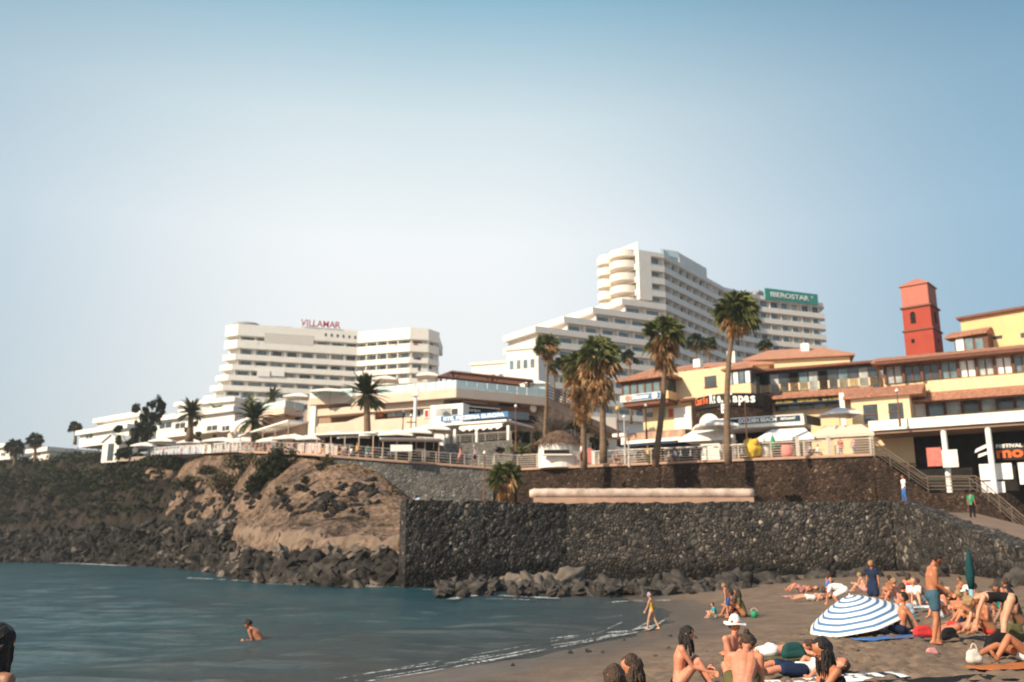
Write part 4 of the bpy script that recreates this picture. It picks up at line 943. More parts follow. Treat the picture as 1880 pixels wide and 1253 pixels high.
# shop row in front: pizza counter with photos of dishes
D2 = 3.4
q = MB(); a, b, z0, z1 = fbox(q, My, 1148, 797, 811, 1258, 0.3, D2); cnt_b = q.build('counter_canopy', M_brownr, ty)
for k in range(5):
    s_ = a+(b-a)*(0.12+0.2*k); f = MB(My); f.tube([(s_,D2,(z0+z1)/2),(s_,D2+0.06,(z0+z1)/2)], 0.36, 14); f.build('dish_photo', mat('dish_photo', (0.62,0.30,0.20), 0.7, 0.3, 4), cnt_b)
q = MB(); a, b, z0, z1 = fbox(q, My, 1140, 811, 817, 1250, 0.3, D2+0.5); q.build('awning', M_canvas, ty)
q = MB(My); q.box(a, b, 0.3, D2+0.4, z0-0.25, z0-0.004); q.build('awning_valance', M_navy, ty)
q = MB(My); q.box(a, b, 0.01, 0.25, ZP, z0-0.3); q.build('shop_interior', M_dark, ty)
q = MB(); fbox(q, My, 1124, 797, 803, 1150, 1, 3.5); q.build('kiosk_roof', M_canvas, ty)
q = MB(); fbox(q, My, 1140, 803, 816, 1150, 1.2, 3.3); q.build('kiosk_wall', M_canvas, ty)

# black castle-like facade
tc_ = thing('castle_front', Zk(1345,ZP,88), 'dark rounded castle-like restaurant front with arched door and blackletter name', 'restaurant')
c0 = Zk(1272,15,92); c1 = Zk(1420,15,88.5); Mk, Lk = frame(c0, c1); nseg = 14
zk0 = ZP; zk1 = fp(Mk, 1272, 737)[1]; zk2 = fp(Mk, 1345, 723, 2.5)[1]
pts = []
for i in range(nseg+1):
    t_ = i/nseg; pts.append((Lk*t_, 2.6*math.sin(math.pi*t_)**0.7 if 0<t_<1 else 0, zk1+(zk2-zk1)*math.sin(math.pi*t_)**0.8 if 0<t_<1 else zk1))
q = MB(Mk); vs_ = []
for x, d, z in pts: vs_ += [(x,d,zk0),(x,d,z),(x,d-0.5,z),(x,d-0.5,zk0)]
q.add(vs_, [(4*i+j, 4*i+(j+1)%4, 4*i+4+(j+1)%4, 4*i+4+j) for i in range(nseg) for j in range(4)]+[(0,1,2,3),(4*nseg+3,4*nseg+2,4*nseg+1,4*nseg)])
q.build('wall', stone_mat('castle_stone', [(0.02,0.012,0.01),(0.045,0.026,0.02),(0.06,0.035,0.026),(0.09,0.05,0.035)], 3.0, (0.015,0.01,0.008), 0.05, 0.3, 0.6), tc_)
q = MB(Mk); vs_ = []
for x, d, z in pts[1:-1]: vs_ += [(x,d+0.04,z-1.35),(x,d+0.04,z+0.03),(x,d+0.2,z+0.03),(x,d+0.2,z-1.35)]
q.add(vs_, [(4*i+j, 4*i+(j+1)%4, 4*i+4+(j+1)%4, 4*i+4+j) for i in range(nseg-2) for j in range(4)]+[(0,1,2,3),(4*nseg-5,4*nseg-6,4*nseg-7,4*nseg-8)])
bnd = q.build('name_band', M_blackb, tc_)
M_or = mat('orange_letters', (0.70,0.13,0.03), 0.5, 0.05, 2); M_gold = mat('gold_letters', (0.62,0.42,0.10), 0.5, 0.1, 2)
def on_curve(txt, x0, x1, y, size, m, parent, M, dd=2.75, bold=0.03):
    s0, z0 = fp(M, x0, y, dd); s1, _ = fp(M, x1, y, dd); w = (s1-s0)/len(txt)
    for i, ch in enumerate(txt):
        if ch == ' ': continue
        sx = s0+w*i; t_ = min(0.98, max(0.02, sx/Lk)); t2 = min(0.98, max(0.02, (sx+w)/Lk)); d = 2.6*max(math.sin(math.pi*t_), math.sin(math.pi*t2))**0.7+0.24
        textmesh(ch, size, sub(M, sx, d, z0+0.1*math.sin(math.pi*t_)), m, 'letter', parent, 0.05, bold, yscale=1.15, width=(w*0.9 if ch not in '.lt' else w*0.5))
on_curve('Castle', 1272, 1299, 743, 1.05, M_or, tc_, Mk)
on_curve('Rte.', 1303, 1332, 742, 1.25, M_wl, tc_, Mk, bold=0.05)
on_curve('Tapas', 1336, 1386, 741, 1.25, M_wl, tc_, Mk)
on_curve('B', 1325, 1335, 760, 1.2, M_wl, tc_, Mk, bold=0.05)
s_, z_ = fp(Mk, 1303, 783, 2.4); q = MB(Mk); arch = [(s_-1.1,ZP),(s_+1.1,ZP)]+[(s_+1.1*math.cos(R(a)), z_+0.3+1.1*math.sin(R(a))) for a in range(0,181,18)]
q.add([(x,2.62,z) for x,z in arch]+[(x,2.2,z) for x,z in arch], [tuple(range(len(arch)))]+[(i,(i+1)%len(arch),len(arch)+(i+1)%len(arch),len(arch)+i) for i in range(len(arch))]); q.build('arched_door', M_canvas, tc_)

# upper storey with dark glazing above it and the long yellow facade
A = Zk(1377, 15, 92); B = Zk(1884, 15, 81.5); Mr_, Lr_ = frame(A, B)
ty2 = thing('yellow_building', (A.x+10,A.y,ZP), 'long yellow building with dark glazed gallery and two bands of red tiles', 'building')
def fb(name, m, x0, yt, yb, x1, db, df, parent=None, M=None):
    q = MB(); r_ = fbox(q, M or Mr_, x0, yt, yb, x1, db, df); return q.build(name, m, parent or ty2), r_
q = MB(Mr_); _, zt = fp(Mr_, 1377, 683); s1, _ = fp(Mr_, 1612, 665); q.box(-3.5, s1, -10, -0.4, ZP-0.5, zt-0.02); q.build('wall', M_yell, ty2)
fb('parapet_wall', M_yell, 1379, 709, 723, 1612, -0.4, 0.02)
fb('gallery_glazing', M_glassd, 1379, 684, 708.5, 1612, -0.35, -0.05)
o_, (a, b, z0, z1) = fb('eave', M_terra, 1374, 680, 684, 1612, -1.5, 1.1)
for k in range(13):
    x0 = a+(b-a)*(k+0.1)/13; g = MB(Mr_); g.box(x0, x0+(b-a)*0.065, -0.05, 0.02, z0-3.05, z0-0.3)
    g.build('window', (M_glass, M_glassd, M_curt)[(k*7+k//3) % 3] if k not in (1,4,7) else M_dark, ty2)
# glazed box above the castle front
q = MB(); a, b, z0, z1 = fbox(q, My, 1334, 682, 708, 1378, 0.02, 1.6); q.build('glazed_bay', M_glassd, ty)
q = MB(); fbox(q, My, 1334, 708, 735, 1378, 0.02, 1.6); q.build('bay_parapet', M_yell, ty)
for k in range(4):
    g = MB(My); g.box(a+(b-a)*(k+0.12)/4, a+(b-a)*(k+0.85)/4, 1.6, 1.65, z0+0.05, z1-0.25); g.build('window', (M_curt,M_canvas,M_glass,M_canvas)[k], ty)
hip(My, a, b, -1, 1.6, z1, 0.9, 0.5, parent=ty, name='bay_roof')
# lean-to tile band
def lean(M, x0, ytop, ybot, x1, d0, d1, name, parent, m=None):
    s0, zt = fp(M, x0, ytop, d0); s1, _ = fp(M, x1, ytop, d0); _, zb = fp(M, x0, ybot, d1)
    q = MB(M); q.add([(s0,d0,zt),(s1,d0,zt),(s1,d1,zb),(s0,d1,zb),(s0,d0,zb-.15),(s1,d0,zb-.15),(s1,d1,zb-.15),(s0,d1,zb-.15)], [(0,3,2,1),(3,7,6,2),(4,5,6,7),(0,4,7,3),(1,2,6,5)]); return q.build(name, m or M_tile, parent)
lean(Mr_, 1390, 724, 733, 1604, 0.02, 1.6, 'tile_band', ty2)
o_, (a, b, z0, z1) = fb('sign_fascia', M_navy, 1421, 734.5, 744, 1560, 0.02, 1.1)
textmesh('BAR GRILL    CERVECERIA    Bar & Grill', (z1-z0)*0.62, sub(Mr_, a+0.2, 1.12, z0+(z1-z0)*0.3), M_gold, 'lettering', ty2, 0.03, 0.02, width=(b-a)*0.84)
for k in range(5):
    o_, _r = fb('window', M_glass if k % 2 else M_glassd, 1423+k*24, 745-k*1.8, 755-k*1.8, 1443+k*24, -0.3, 0.05)
fb('white_post', M_canvas, 1540, 722, 790, 1549, 1.2, 1.7)
# golden beach board
Mg_, Lg_ = frame(Zk(1308,15,84), Zk(1470,15,80.5))
tg = thing('beach_bar', Zk(1390,ZP,82), 'beach bar with a long white fascia and dark name boards below the castle front', 'restaurant')
q = MB(); a, b, z0, z1 = fbox(q, Mg_, 1310, 770, 789, 1476, -5, 0.0); q.build('fascia', M_canvas, tg)
q = MB(); a, b, z0, z1 = fbox(q, Mg_, 1313, 772, 782, 1469, 0.005, 0.1); bdd = q.build('name_board', M_navy, tg)
textmesh('GOLDEN BEACH', (z1-z0)*0.95, sub(Mg_, a+(b-a)*0.28, 0.11, z0+0.12), M_wl, 'lettering', bdd, 0.03, 0.03, width=(b-a)*0.45)
textmesh('SNACK BAR', (z1-z0)*0.55, sub(Mg_, a+(b-a)*0.05, 0.11, z0+0.2), M_wl, 'lettering', bdd, 0.03, 0.01, width=(b-a)*0.14)
textmesh('RESTAURANT', (z1-z0)*0.55, sub(Mg_, a+(b-a)*0.78, 0.11, z0+0.2), M_wl, 'lettering', bdd, 0.03, 0.01, width=(b-a)*0.17)
q = MB(); Mgs, _l = frame(Mg_ @ Vector((b+0.55,0,0)), Mg_ @ Vector((b+2.0,-3.5,0))); fbox(q, Mgs, 1480, 762, 778, 1506, -0.2, 0.0); q.build('side_board', mat('side_board', (0.10,0.08,0.06), 0.7, 0.4, 6), tg)
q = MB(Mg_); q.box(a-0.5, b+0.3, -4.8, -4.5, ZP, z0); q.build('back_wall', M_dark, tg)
for x in (1332, 1345, 1480):
    s_, _ = fp(Mg_, x, 830, -0.6); q = MB(Mg_); q.box(s_-0.3, s_+0.3, -1.1, -0.5, ZP, z0-0.95); q.build('column', M_canvas, tg)
for (x0,yt,yb,x1,dd,lab) in ((1258,788,806,1345,3.0,0),(1395,790,806,1500,2.5,1),(1490,784,800,1606,1.5,2)):
    s0, zt_ = fp(Mg_, x0, yt, 0); s1, _ = fp(Mg_, x1, yt, 0); _, zb_ = fp(Mg_, x0, yb, dd)
    q = MB(Mg_); q.add([(s0+1.2,-0.1,zt_),(s1-1.2,-0.1,zt_),(s1,dd,zb_),(s0,dd,zb_),(s0,dd,zb_-.3),(s1,dd,zb_-.3),(s0,-2.6,zb_),(s1,-2.6,zb_)], [(0,3,2,1),(3,4,5,2),(0,6,3),(1,2,7),(0,1,7,6)]); q.build('awning', M_canvas if lab != 2 else M_peachl, tg)

# small tiled house to the right with two windows
A = Zk(1560, 12, 82); B = Zk(1668, 12, 79.5); Mh, Lh = frame(A, B)
th_ = thing('yellow_building', Zk(1600,ZP,81), 'small yellow house with two dark windows and a low tiled roof', 'house')
s0, zt = fp(Mh, 1561, 729); s1, _ = fp(Mh, 1668, 722); q = MB(Mh); q.box(s0, s1, -6, 0, ZP-0.3, zt); q.build('wall', M_yell, th_)
lean(Mh, 1558, 716, 730, 1700, -3.5, 0.5, 'roof', th_)
for (x0,yt,yb,x1) in ((1584,744,779,1610),(1630,741,771,1657)):
    q = MB(); fbox(q, Mh, x0, yt, yb, x1, 0.0, 0.05); w_ = q.build('window', M_glassd, th_)
    f = MB(); fbox(f, Mh, x0, yt+(yb-yt)*0.5, yt+(yb-yt)*0.55, x1, 0.05, 0.12); f.build('frame', M_wood, w_)
# right wing: two storeys of windows under tiled eaves
A = Zk(1610, 12, 84); B = Zk(1960, 12, 76.5); Mw, Lw = frame(A, B)
tw = thing('yellow_building', Zk(1750,6,78), 'yellow wing with rows of brown-framed windows at the right edge', 'building')
def fw(name, m, x0, yt, yb, x1, db, df, parent=None):
    q = MB(); r_ = fbox(q, Mw, x0, yt, yb, x1, db, df); return q.build(name, m, parent or tw), r_
s0, zt = fp(Mw, 1618, 668); _, zb = fp(Mw, 1618, 790); q = MB(Mw); q.box(s0, Lw, -9, -0.5, zb, zt); q.build('wall', M_yell, tw)
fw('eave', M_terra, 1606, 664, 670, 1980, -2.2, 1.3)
lean(Mw, 1606, 659, 665, 1980, -2.2, 1.3, 'roof', tw)
fw('parapet_wall', M_yell, 1703, 700, 724, 1980, -0.5, 0.3)
lean(Mw, 1660, 724, 737, 1980, 0.3, 2.0, 'tile_band', tw)
for k in range(8):
    x0 = 1627+k*33.5; yt = 675-k*2.7
    o_, r_ = fw('window', (M_curt,M_glassd,M_glassd,M_glass,M_canvas,M_curt,M_canvas,M_glass)[k], x0, yt, yt+30-k*0.3, x0+27, -0.5, -0.3)
    s0, s1, zb_, zt_ = r_; f = MB(Mw); f.box(s0-0.28, s0-0.02, -0.5, 0.0, zb_, zt_+0.4); f.box((s0+s1)/2-0.06,(s0+s1)/2+0.06,-0.3,-0.2,zb_,zt_); f.build('frame', M_wood, o_)
for k in range(7):
    x0 = 1672+k*32; yt = 741-k*2.9
    o_, r_ = fw('window', (M_canvas,M_glass,M_curt,M_glassd,M_curt,M_glassd,M_glass)[k], x0, yt, yt+26, x0+27, -0.5, -0.3)
    s0, s1, zb_, zt_ = r_; f = MB(Mw); f.box(s0-0.28, s0-0.02, -0.5, 0.0, zb_, zt_+0.4); f.build('frame', M_wood, o_)
# upper yellow block, dormer bay, red bell tower
A = Zk(1761, 20, 92); B = Zk(1990, 20, 84); Mu, Lu = frame(A, B)
tu = thing('yellow_building', Zk(1800,15,91), 'plain yellow upper block with small dark bay window, top right', 'building')
s0, zt = fp(Mu, 1763, 588); q = MB(Mu); q.box(s0, Lu, -9, 0, ZP+4, zt); q.build('wall', M_yel, tu)
q = MB(Mu); q.box(s0-0.3, Lu, -9.3, 0.5, zt, zt+0.28); q.build('roof', M_terra, tu)
q = MB(); fbox(q, Mu, 1751, 619, 650, 1813, 0.0, 1.8); bw = q.build('bay_window', M_wood, tu)
for x0 in (1754,1771,1790):
    g = MB(); fbox(g, Mu, x0, 623, 647, x0+14, 1.8, 1.86); g.build('pane', M_glass if x0 > 1760 else M_canvas, bw)
lean(Mu, 1744, 612, 619, 1822, 0.2, 2.3, 'bay_roof', tu)
for (x0,yt,yb,x1) in ((1823,618,624,1840),(1873,612,621,1890)):
    q = MB(); fbox(q, Mu, x0, yt, yb, x1, 0, 0.04); q.build('window', M_glassd, tu)
M_red2 = mat('red_tower_render', (0.33,0.055,0.035), 0.85, 0.1, 0.6, 0.2); M_pk = mat('pink_tower_render', (0.42,0.15,0.11), 0.85, 0.08, 0.6, 0.2)
A = Zk(1653, 20, 101.5); B = Zk(1706, 20, 99.5); Mq_, Lq_ = frame(A, B); s_q, _ = fp(Mq_, 1658, 600); Mq_ = sub(Mq_, s_q, 0, 0)
tt = thing('bell_tower', (A.x+2,A.y+2,ZP), 'square red bell tower with arched opening and paler pink top', 'tower')
_, zt = fp(Mq_, 1652, 528); _, z1_ = fp(Mq_, 1652, 569); _, z2_ = fp(Mq_, 1652, 612); Lt_ = fp(Mq_, 1712, 600)[0]; dq = 4.0
q = MB(Mq_); q.box(0, Lt_, -dq, 0, ZP, z2_); q.build('lower_stage', M_red2, tt)
q = MB(Mq_); q.box(-.15, Lt_+.15, -dq-.15, .15, z2_, z2_+0.2); q.build('cornice', M_terra, tt)
q = MB(Mq_); q.box(0.05, Lt_-.05, -dq+.05, -.05, z2_+.2, z1_); q.build('belfry', M_red2, tt)
q = MB(Mq_); q.box(-.15, Lt_+.15, -dq-.15, .15, z1_, z1_+0.2); q.build('cornice', M_terra, tt)
q = MB(Mq_); q.box(0.12, Lt_-.12, -dq+.12, -.12, z1_+.2, zt); q.build('top_stage', M_pk, tt)
hip(Mq_, 0.12, Lt_-.12, -dq+.12, -.12, zt, 1.35, 0.18, parent=tt, m=M_pk, ridge=0.5, th=0.12)
def arch_open(M, s, z0, z1, w, d, par, name='arched_opening', side=False):
    P_ = [(s-w/2,z0),(s+w/2,z0)]+[(s+w/2*math.cos(R(a)), z1-w/2+w/2*math.sin(R(a))) for a in range(0,181,20)]
    q = MB(M); f = (lambda x,z,dd: (x,d+dd,z)) if not side else (lambda x,z,dd: (Lt_-.04+dd, -x, z))
    q.add([f(x,z,0.0) for x,z in P_]+[f(x,z,0.06) for x,z in P_], [tuple(range(len(P_),2*len(P_)))]+[(i,(i+1)%len(P_),len(P_)+(i+1)%len(P_),len(P_)+i) for i in range(len(P_))]); q.build(name, M_dark, par)
_, a0 = fp(Mq_, 1676, 594); _, a1 = fp(Mq_, 1676, 572.5)
arch_open(Mq_, fp(Mq_,1676,585)[0], a0, a1, 0.62, -.05, tt); arch_open(Mq_, 2.0, a0, a1, 0.7, 0, tt, side=True)
_, a0 = fp(Mq_, 1676, 630); _, a1 = fp(Mq_, 1676, 623)
q = MB(Mq_); s_ = fp(Mq_,1676,626)[0]; q.box(s_-.2,s_+.2,-.02,.05,a0,a1); q.build('small_window', M_dark, tt)
q = MB(Mq_); q.box(Lt_-.02,Lt_+.05,-2.2,-1.8,a0,a1); q.build('small_window', M_dark, tt)
# tiled roofs behind the gallery, centre right
for (x0,yt,x1,Y_,h,lab) in ((1372,652,1560,104,2.3,'low tiled roof behind the dark gallery, in front of the far hotel block'),(1240,668,1412,101,1.6,'pinkish tiled roof directly behind the tallest palm')):
    a = Wk(x0,yt+12,Y_); b = Zk(x1,a.z,Y_-3); Mf, Ln = frame(a,b); o = thing('tiled_house', (a.x,a.y,ZP), lab, 'house')
    q = MB(Mf); q.box(0,Ln,-9,0,ZP,a.z); q.build('wall', M_yell, o)
    hip(Mf, 0, Ln, -9, 0, a.z, h, 0.6, parent=o, m=mat('faded_tiles',(0.42,0.21,0.14),0.85,0.15,2,0.5))
    q = MB(Mf); q.box(Ln*0.55,Ln*0.55+1,-3.5,-2.6,a.z,a.z+2.6); q.build('chimney', M_canvas, o)

# white canopy with dark shops under it
A = Zk(1593, 10, 77.5); B = Zk(1965, 10, 69.5); Mc2, Lc2 = frame(A, B)
tsn = thing('shop_arcade', Zk(1740,6,74), 'dark shop arcade under a long white canopy on white posts', 'shops')
q = MB(); a, b, z0, z1 = fbox(q, Mc2, 1594, 774, 792, 1975, -5, 0.0); q.build('canopy', M_canvas, tsn)
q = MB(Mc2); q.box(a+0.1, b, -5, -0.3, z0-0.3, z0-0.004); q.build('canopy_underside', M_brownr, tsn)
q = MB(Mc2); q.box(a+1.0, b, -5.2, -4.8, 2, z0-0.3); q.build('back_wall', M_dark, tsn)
for x in (1733, 1815):
    s_, _ = fp(Mc2, x, 800, -0.6); q = MB(Mc2); q.tube([(s_,-0.6,4),(s_,-0.6,z0-0.3)], 0.26, 10); q.build('column', M_canvas, tsn)
s_, _ = fp(Mc2, 1650, 800, -0.6)
q = MB(); fbox(q, Mc2, 1700, 823, 857, 1727, 0.2, 0.3); q.build('poster', mat('pink_poster', (0.55,0.16,0.13), 0.7, 0.3, 3), tsn)
q = MB(); fbox(q, Mc2, 1728, 827, 859, 1757, 0.2, 0.3); q.build('poster', mat('picture_poster', (0.75,0.72,0.66), 0.7, 0.2, 4), tsn)
q = MB(); a2, b2, z0_, z1_ = fbox(q, Mc2, 1828, 818, 846, 1960, -2.2, -2.0); bdm = q.build('name_board', M_blackb, tsn)
textmesh('mo', (z1_-z0_)*0.95, sub(Mc2, fp(Mc2,1830,840,-2)[0], -1.98, fp(Mc2,1830,841,-2)[1]), M_or, 'lettering', bdm, 0.08, 0.05, width=fp(Mc2,1880,840,-2)[0]-fp(Mc2,1830,840,-2)[0])
textmesh('FESTIVAL', 0.42, sub(Mc2, fp(Mc2,1829,822,-2)[0], -1.98, fp(Mc2,1829,823,-2)[1]), M_wl, 'lettering', bdm, 0.05, 0.015, width=fp(Mc2,1878,822,-2)[0]-fp(Mc2,1829,822,-2)[0])
fl = MB(); pp = [(0,0.2),(1.0,0.75),(1.5,0.95),(1.35,0.2),(0.3,-0.4),(0.12,-0.1),(1.05,0.32),(1.1,0.55),(0.2,0.05)]
s_, z_ = fp(Mc2, 1789, 832, -1.8); fl.M = sub(Mc2, s_, -1.9, z_)
fl.add([(x,0,z) for x,z in [(0,0),(1.3,0.55),(1.25,0.85),(0.15,0.35)]]+[(x,0,z) for x,z in [(0.25,-0.45),(1.2,-0.1),(1.45,0.35),(1.2,0.4),(1.1,0.1),(0.3,-0.15)]], [(0,1,2,3),(4,5,6,7,8,9)]); fl.build('logo_strokes', M_wl, tsn)
for (x0,yt,yb,x1) in ((1797,853,882,1857),(1868,850,890,1930)):
    q = MB(); fbox(q, Mc2, x0, yt, yb, x1, -1.6, -1.5); q.build('light_panel', M_canvas, tsn)
for x0 in (1801,1824):
    q = MB(); fbox(q, Mc2, x0, 885, 905, x0+20, -1.3, -1.2); q.build('menu_board', mat('menu_board', (0.72,0.72,0.76), 0.6, 0.12, 4), tsn)
# shop floor
q = MB(); q.add([(PR[-1].x+1,PR[-1].y+2,6.3),(120,70,6.3),(140,98,6.3),(PR[-1].x+1,98,6.3)], [(0,1,2,3)]); tag(q.build('lower_pavement', M_pave), kind='structure')
# ================================================================ PLANTS
ORD = ['first','second','third','fourth','fifth','sixth','seventh','eighth','ninth','tenth','eleventh','twelfth','thirteenth','fourteenth','fifteenth','sixteenth']
M_trunk = mat('palm_trunk', (0.17,0.115,0.075), 0.95, 0.3, 1.2, 0.9, 9, stretch=(1,1,4))
M_bark = mat('bark', (0.10,0.075,0.055), 0.95, 0.3, 2, 0.8)
M_frond = mat('palm_frond', (0.04,0.065,0.022), 0.6, 0.4, 1.0, c2=(0.15,0.16,0.055))
M_frondd = mat('dark_frond', (0.022,0.042,0.018), 0.6, 0.4, 1.0, c2=(0.055,0.075,0.03))
M_dead = mat('dry_frond', (0.22,0.13,0.06), 0.9, 0.4, 1.5, c2=(0.46,0.29,0.15))
M_leaf = mat('scrub_leaf', (0.014,0.02,0.012), 0.9, 0.5, 0.5, spec=0.1, c2=(0.045,0.05,0.025))
M_olive = mat('olive_leaf', (0.07,0.06,0.03), 0.85, 0.4, 0.6, c2=(0.15,0.12,0.065))
M_dry = mat('dry_grass', (0.26,0.16,0.07), 0.9, 0.4, 0.8)
def fan_leaf(mb, o, d, pet, r, rnd, droop=0.3, nseg=13):
    d = d.normalized(); up = Vector((0,0,1)); s_ = d.cross(up)
    s_ = s_.normalized() if s_.length > 1e-3 else Vector((1,0,0)); n_ = s_.cross(d).normalized()
    tw = rnd.uniform(-0.9,0.9); s_, n_ = s_*math.cos(tw)+n_*math.sin(tw), n_*math.cos(tw)-s_*math.sin(tw)
    e = o+d*pet+Vector((0,0,-droop*pet*0.3)); w = 0.025
    mb.add([o-s_*w, o+s_*w, e+s_*w, e-s_*w], [(0,1,2,3)])
    for k in range(nseg):
        a = R(-105+210*k/(nseg-1)+rnd.uniform(-4,4)); L_ = r*(1-0.25*abs(a)/R(105))*rnd.uniform(0.85,1.1)
        q = d*math.cos(a)+s_*math.sin(a); side = (s_*math.cos(a)-d*math.sin(a))
        m_ = e+q*L_*0.5+n_*0.06; t_ = e+q*L_+Vector((0,0,-L_*droop*rnd.uniform(0.5,1.3)))
        ww = L_*0.095
        mb.add([e, m_-side*ww, t_, m_+side*ww], [(0,1,2),(0,2,3)])
def fan_palm(base, top, r, label, ngreen=48, ndead=50, skirt=2.2, lean=0.3, tr=0.24, seed=0, cat='palm tree', group=None, name='fan_palm', dark=False, thin=1.0):
    rnd = random.Random(seed); t = thing(name, base, label, cat, group)
    base = Vector(base); top = Vector(top); q = MB(); n_ = 12; pts = []; rs = []
    for i in range(n_+1):
        f = i/n_; p = base.lerp(top, f)+Vector((lean*math.sin(f*2.6), 0, 0))-Vector((0,0,0.6 if i == 0 else 0))
        pts.append(p); rs.append(tr*(1.45-0.6*f if f < 0.15 else 1.33-0.5*f)*(1+0.05*(i % 2)))
    q.tube(pts, rs, 9); q.build('trunk', M_trunk, t, True)
    c = pts[-1]; g = MB(); dsk = MB()
    for k in range(ngreen):
        el = math.asin(rnd.uniform(-0.45,0.98)); azi = rnd.uniform(0,2*math.pi)
        d = Vector((math.cos(el)*math.cos(azi), math.cos(el)*math.sin(azi), math.sin(el)))
        fan_leaf(g, c, d, r*rnd.uniform(0.35,0.55), r*rnd.uniform(0.38,0.55), rnd, 0.35+0.3*(el < 0))
    for k in range(ndead):
        f = rnd.random(); azi = rnd.uniform(0,2*math.pi); el = R(rnd.uniform(-80,-25) if f > 0.25 else rnd.uniform(-35,0))
        o = c-Vector((0,0,skirt*f*0.75)); d = Vector((math.cos(el)*math.cos(azi), math.cos(el)*math.sin(azi), math.sin(el)))
        fan_leaf(dsk, o, d, r*rnd.uniform(0.2,0.42)*(1-0.4*f)*thin, r*rnd.uniform(0.3,0.5)*(1-0.3*f), rnd, 0.75, 9)
    g.build('crown', M_frondd if dark else M_frond, t)
    if ndead: dsk.build('dry_fronds', M_dead, t)
    return t
def date_palm(base, top, r, label, n=46, tr=0.33, seed=0, up=0.55, group=None, m=None):
    rnd = random.Random(seed); t = thing('date_palm', base, label, 'palm tree', group); base = Vector(base); top = Vector(top)
    q = MB(); q.tube([base-Vector((0,0,0.7)), base.lerp(top,0.06), base.lerp(top,0.35), base.lerp(top,0.85), top, top+Vector((0,0,0.35))], [tr*1.6,tr*1.35,tr*1.05,tr*0.95,tr*1.4,tr*0.5], 11); q.build('trunk', M_trunk, t, True)
    g = MB()
    for k in range(n):
        azi = rnd.uniform(0,2*math.pi); el = R(rnd.uniform(-25,85))
        h_ = Vector((math.cos(azi), math.sin(azi), 0)); L_ = r*rnd.uniform(0.85,1.1); P = []; p = top+Vector((0,0,0.15)); a = el; ns = 9
        for i in range(ns+1): P.append(p); p = p+(h_*math.cos(a)+Vector((0,0,1))*math.sin(a))*(L_/ns); a -= R(rnd.uniform(5,9))*(1.4-up)
        side = Vector((-h_.y, h_.x, 0))
        for i in range(1, ns+1):
            for kk in (0.0, 0.33, 0.66):
                if i == ns and kk > 0: continue
                b = P[i].lerp(P[min(ns,i+1)], kk); dd = (P[i]-P[i-1]).normalized(); ll = L_*0.22*math.sin(math.pi*(0.12+0.8*(i+kk)/ns+0.02))
                for s_ in (-1,1):
                    tip = b+(side*s_*0.8+dd*0.65+Vector((0,0,0.18))).normalized()*ll-Vector((0,0,ll*0.3)); w_ = dd*0.075
                    g.add([b-w_, tip, b+w_], [(0,1,2)])
            w2 = side*0.03; g.add([P[i-1]-w2, P[i-1]+w2, P[i]+w2*0.6, P[i]-w2*0.6], [(0,1,2,3)])
    g.build('crown', m or M_frondd, t); return t
def leafball(mb, c, rad, n, size, rnd, lumps=7):
    cs = []
    for k in range(lumps):
        d = Vector((rnd.gauss(0,1), rnd.gauss(0,1), rnd.gauss(0,1))).normalized(); f = rnd.uniform(0.25,0.75)
        cs.append((Vector((d.x*rad[0]*f, d.y*rad[1]*f, d.z*rad[2]*f)), rnd.uniform(0.3,0.55)))
    for k in range(n):
        cc, rr = rnd.choice(cs); d = Vector((rnd.gauss(0,1), rnd.gauss(0,1), rnd.gauss(0,1))).normalized()*rr*rnd.uniform(0.5,1.08)
        p = Vector(c)+cc+Vector((d.x*rad[0], d.y*rad[1], d.z*rad[2]))
        u = Vector((rnd.gauss(0,1), rnd.gauss(0,1), rnd.gauss(0,1))).normalized(); v = u.orthogonal().normalized(); s_ = size*rnd.uniform(0.6,1.3)
        mb.add([p-u*s_, p+v*s_*0.6, p+u*s_, p-v*s_*0.6], [(0,1,2,3)])
def bush(px, py, Y, rx, rz, label, m=None, n=1400, size=0.14, seed=0, name='shrub', cat='shrub', ry=None, lumps=9, group=None, stem=True):
    rnd = random.Random(seed); c = W(px, py, Y); t = thing(name, (c.x, c.y, c.z-rz), label, cat, group); g = MB()
    leafball(g, c, (rx, ry or rx*0.8, rz), n, size, rnd, lumps); g.build('foliage', m or M_leaf, t)
    if stem:
        q = MB()
        for k in range(4): q.tube([Vector((c.x,c.y,c.z-rz*1.5)), c+Vector((rnd.uniform(-.5,.5)*rx, rnd.uniform(-.4,.4)*rx, rz*0.3))], [0.10,0.03], 5)
        q.build('stems', M_bark, t)
    return t
def onp(px, py, z=None): return G(px, py, ZP if z is None else z)
# tall fan palms in front of the shops
def tall(px0, py0, px1, py1, r, label, **k):
    b = onp(px0, py0); t_ = W(px1, py1, b.y); return fan_palm(b, t_, r, label, **k)
tall(1203,846,1214,612,2.6,'tall fan palm with shaggy brown skirt, between the pizza counter and the castle front', ngreen=60, ndead=80, skirt=3.8, seed=11, lean=0.5)
tall(1337,841,1357,568,2.7,'tallest fan palm, slender trunk rising in front of the castle front', ngreen=60, ndead=46, skirt=2.2, seed=12, lean=-0.6)
tall(1072,852,1066,668,2.5,'fan palm with a very thick brown skirt beside the white kiosk', ngreen=58, ndead=120, skirt=6.0, seed=13, lean=0.1, thin=1.5)
tall(1108,838,1100,650,2.5,'bushy fan palm standing just right of the kiosk palm', ngreen=55, ndead=90, skirt=5.0, seed=14, lean=0.1, thin=1.4)
fan_palm(Vector((XZ(996,ZP,100).x,100,ZP)), W(1003,634,100), 1.9, 'slim fan palm left of the shaggy pair, small tufted crown', 40, 34, 1.6, 0.2, 0.17, 15)
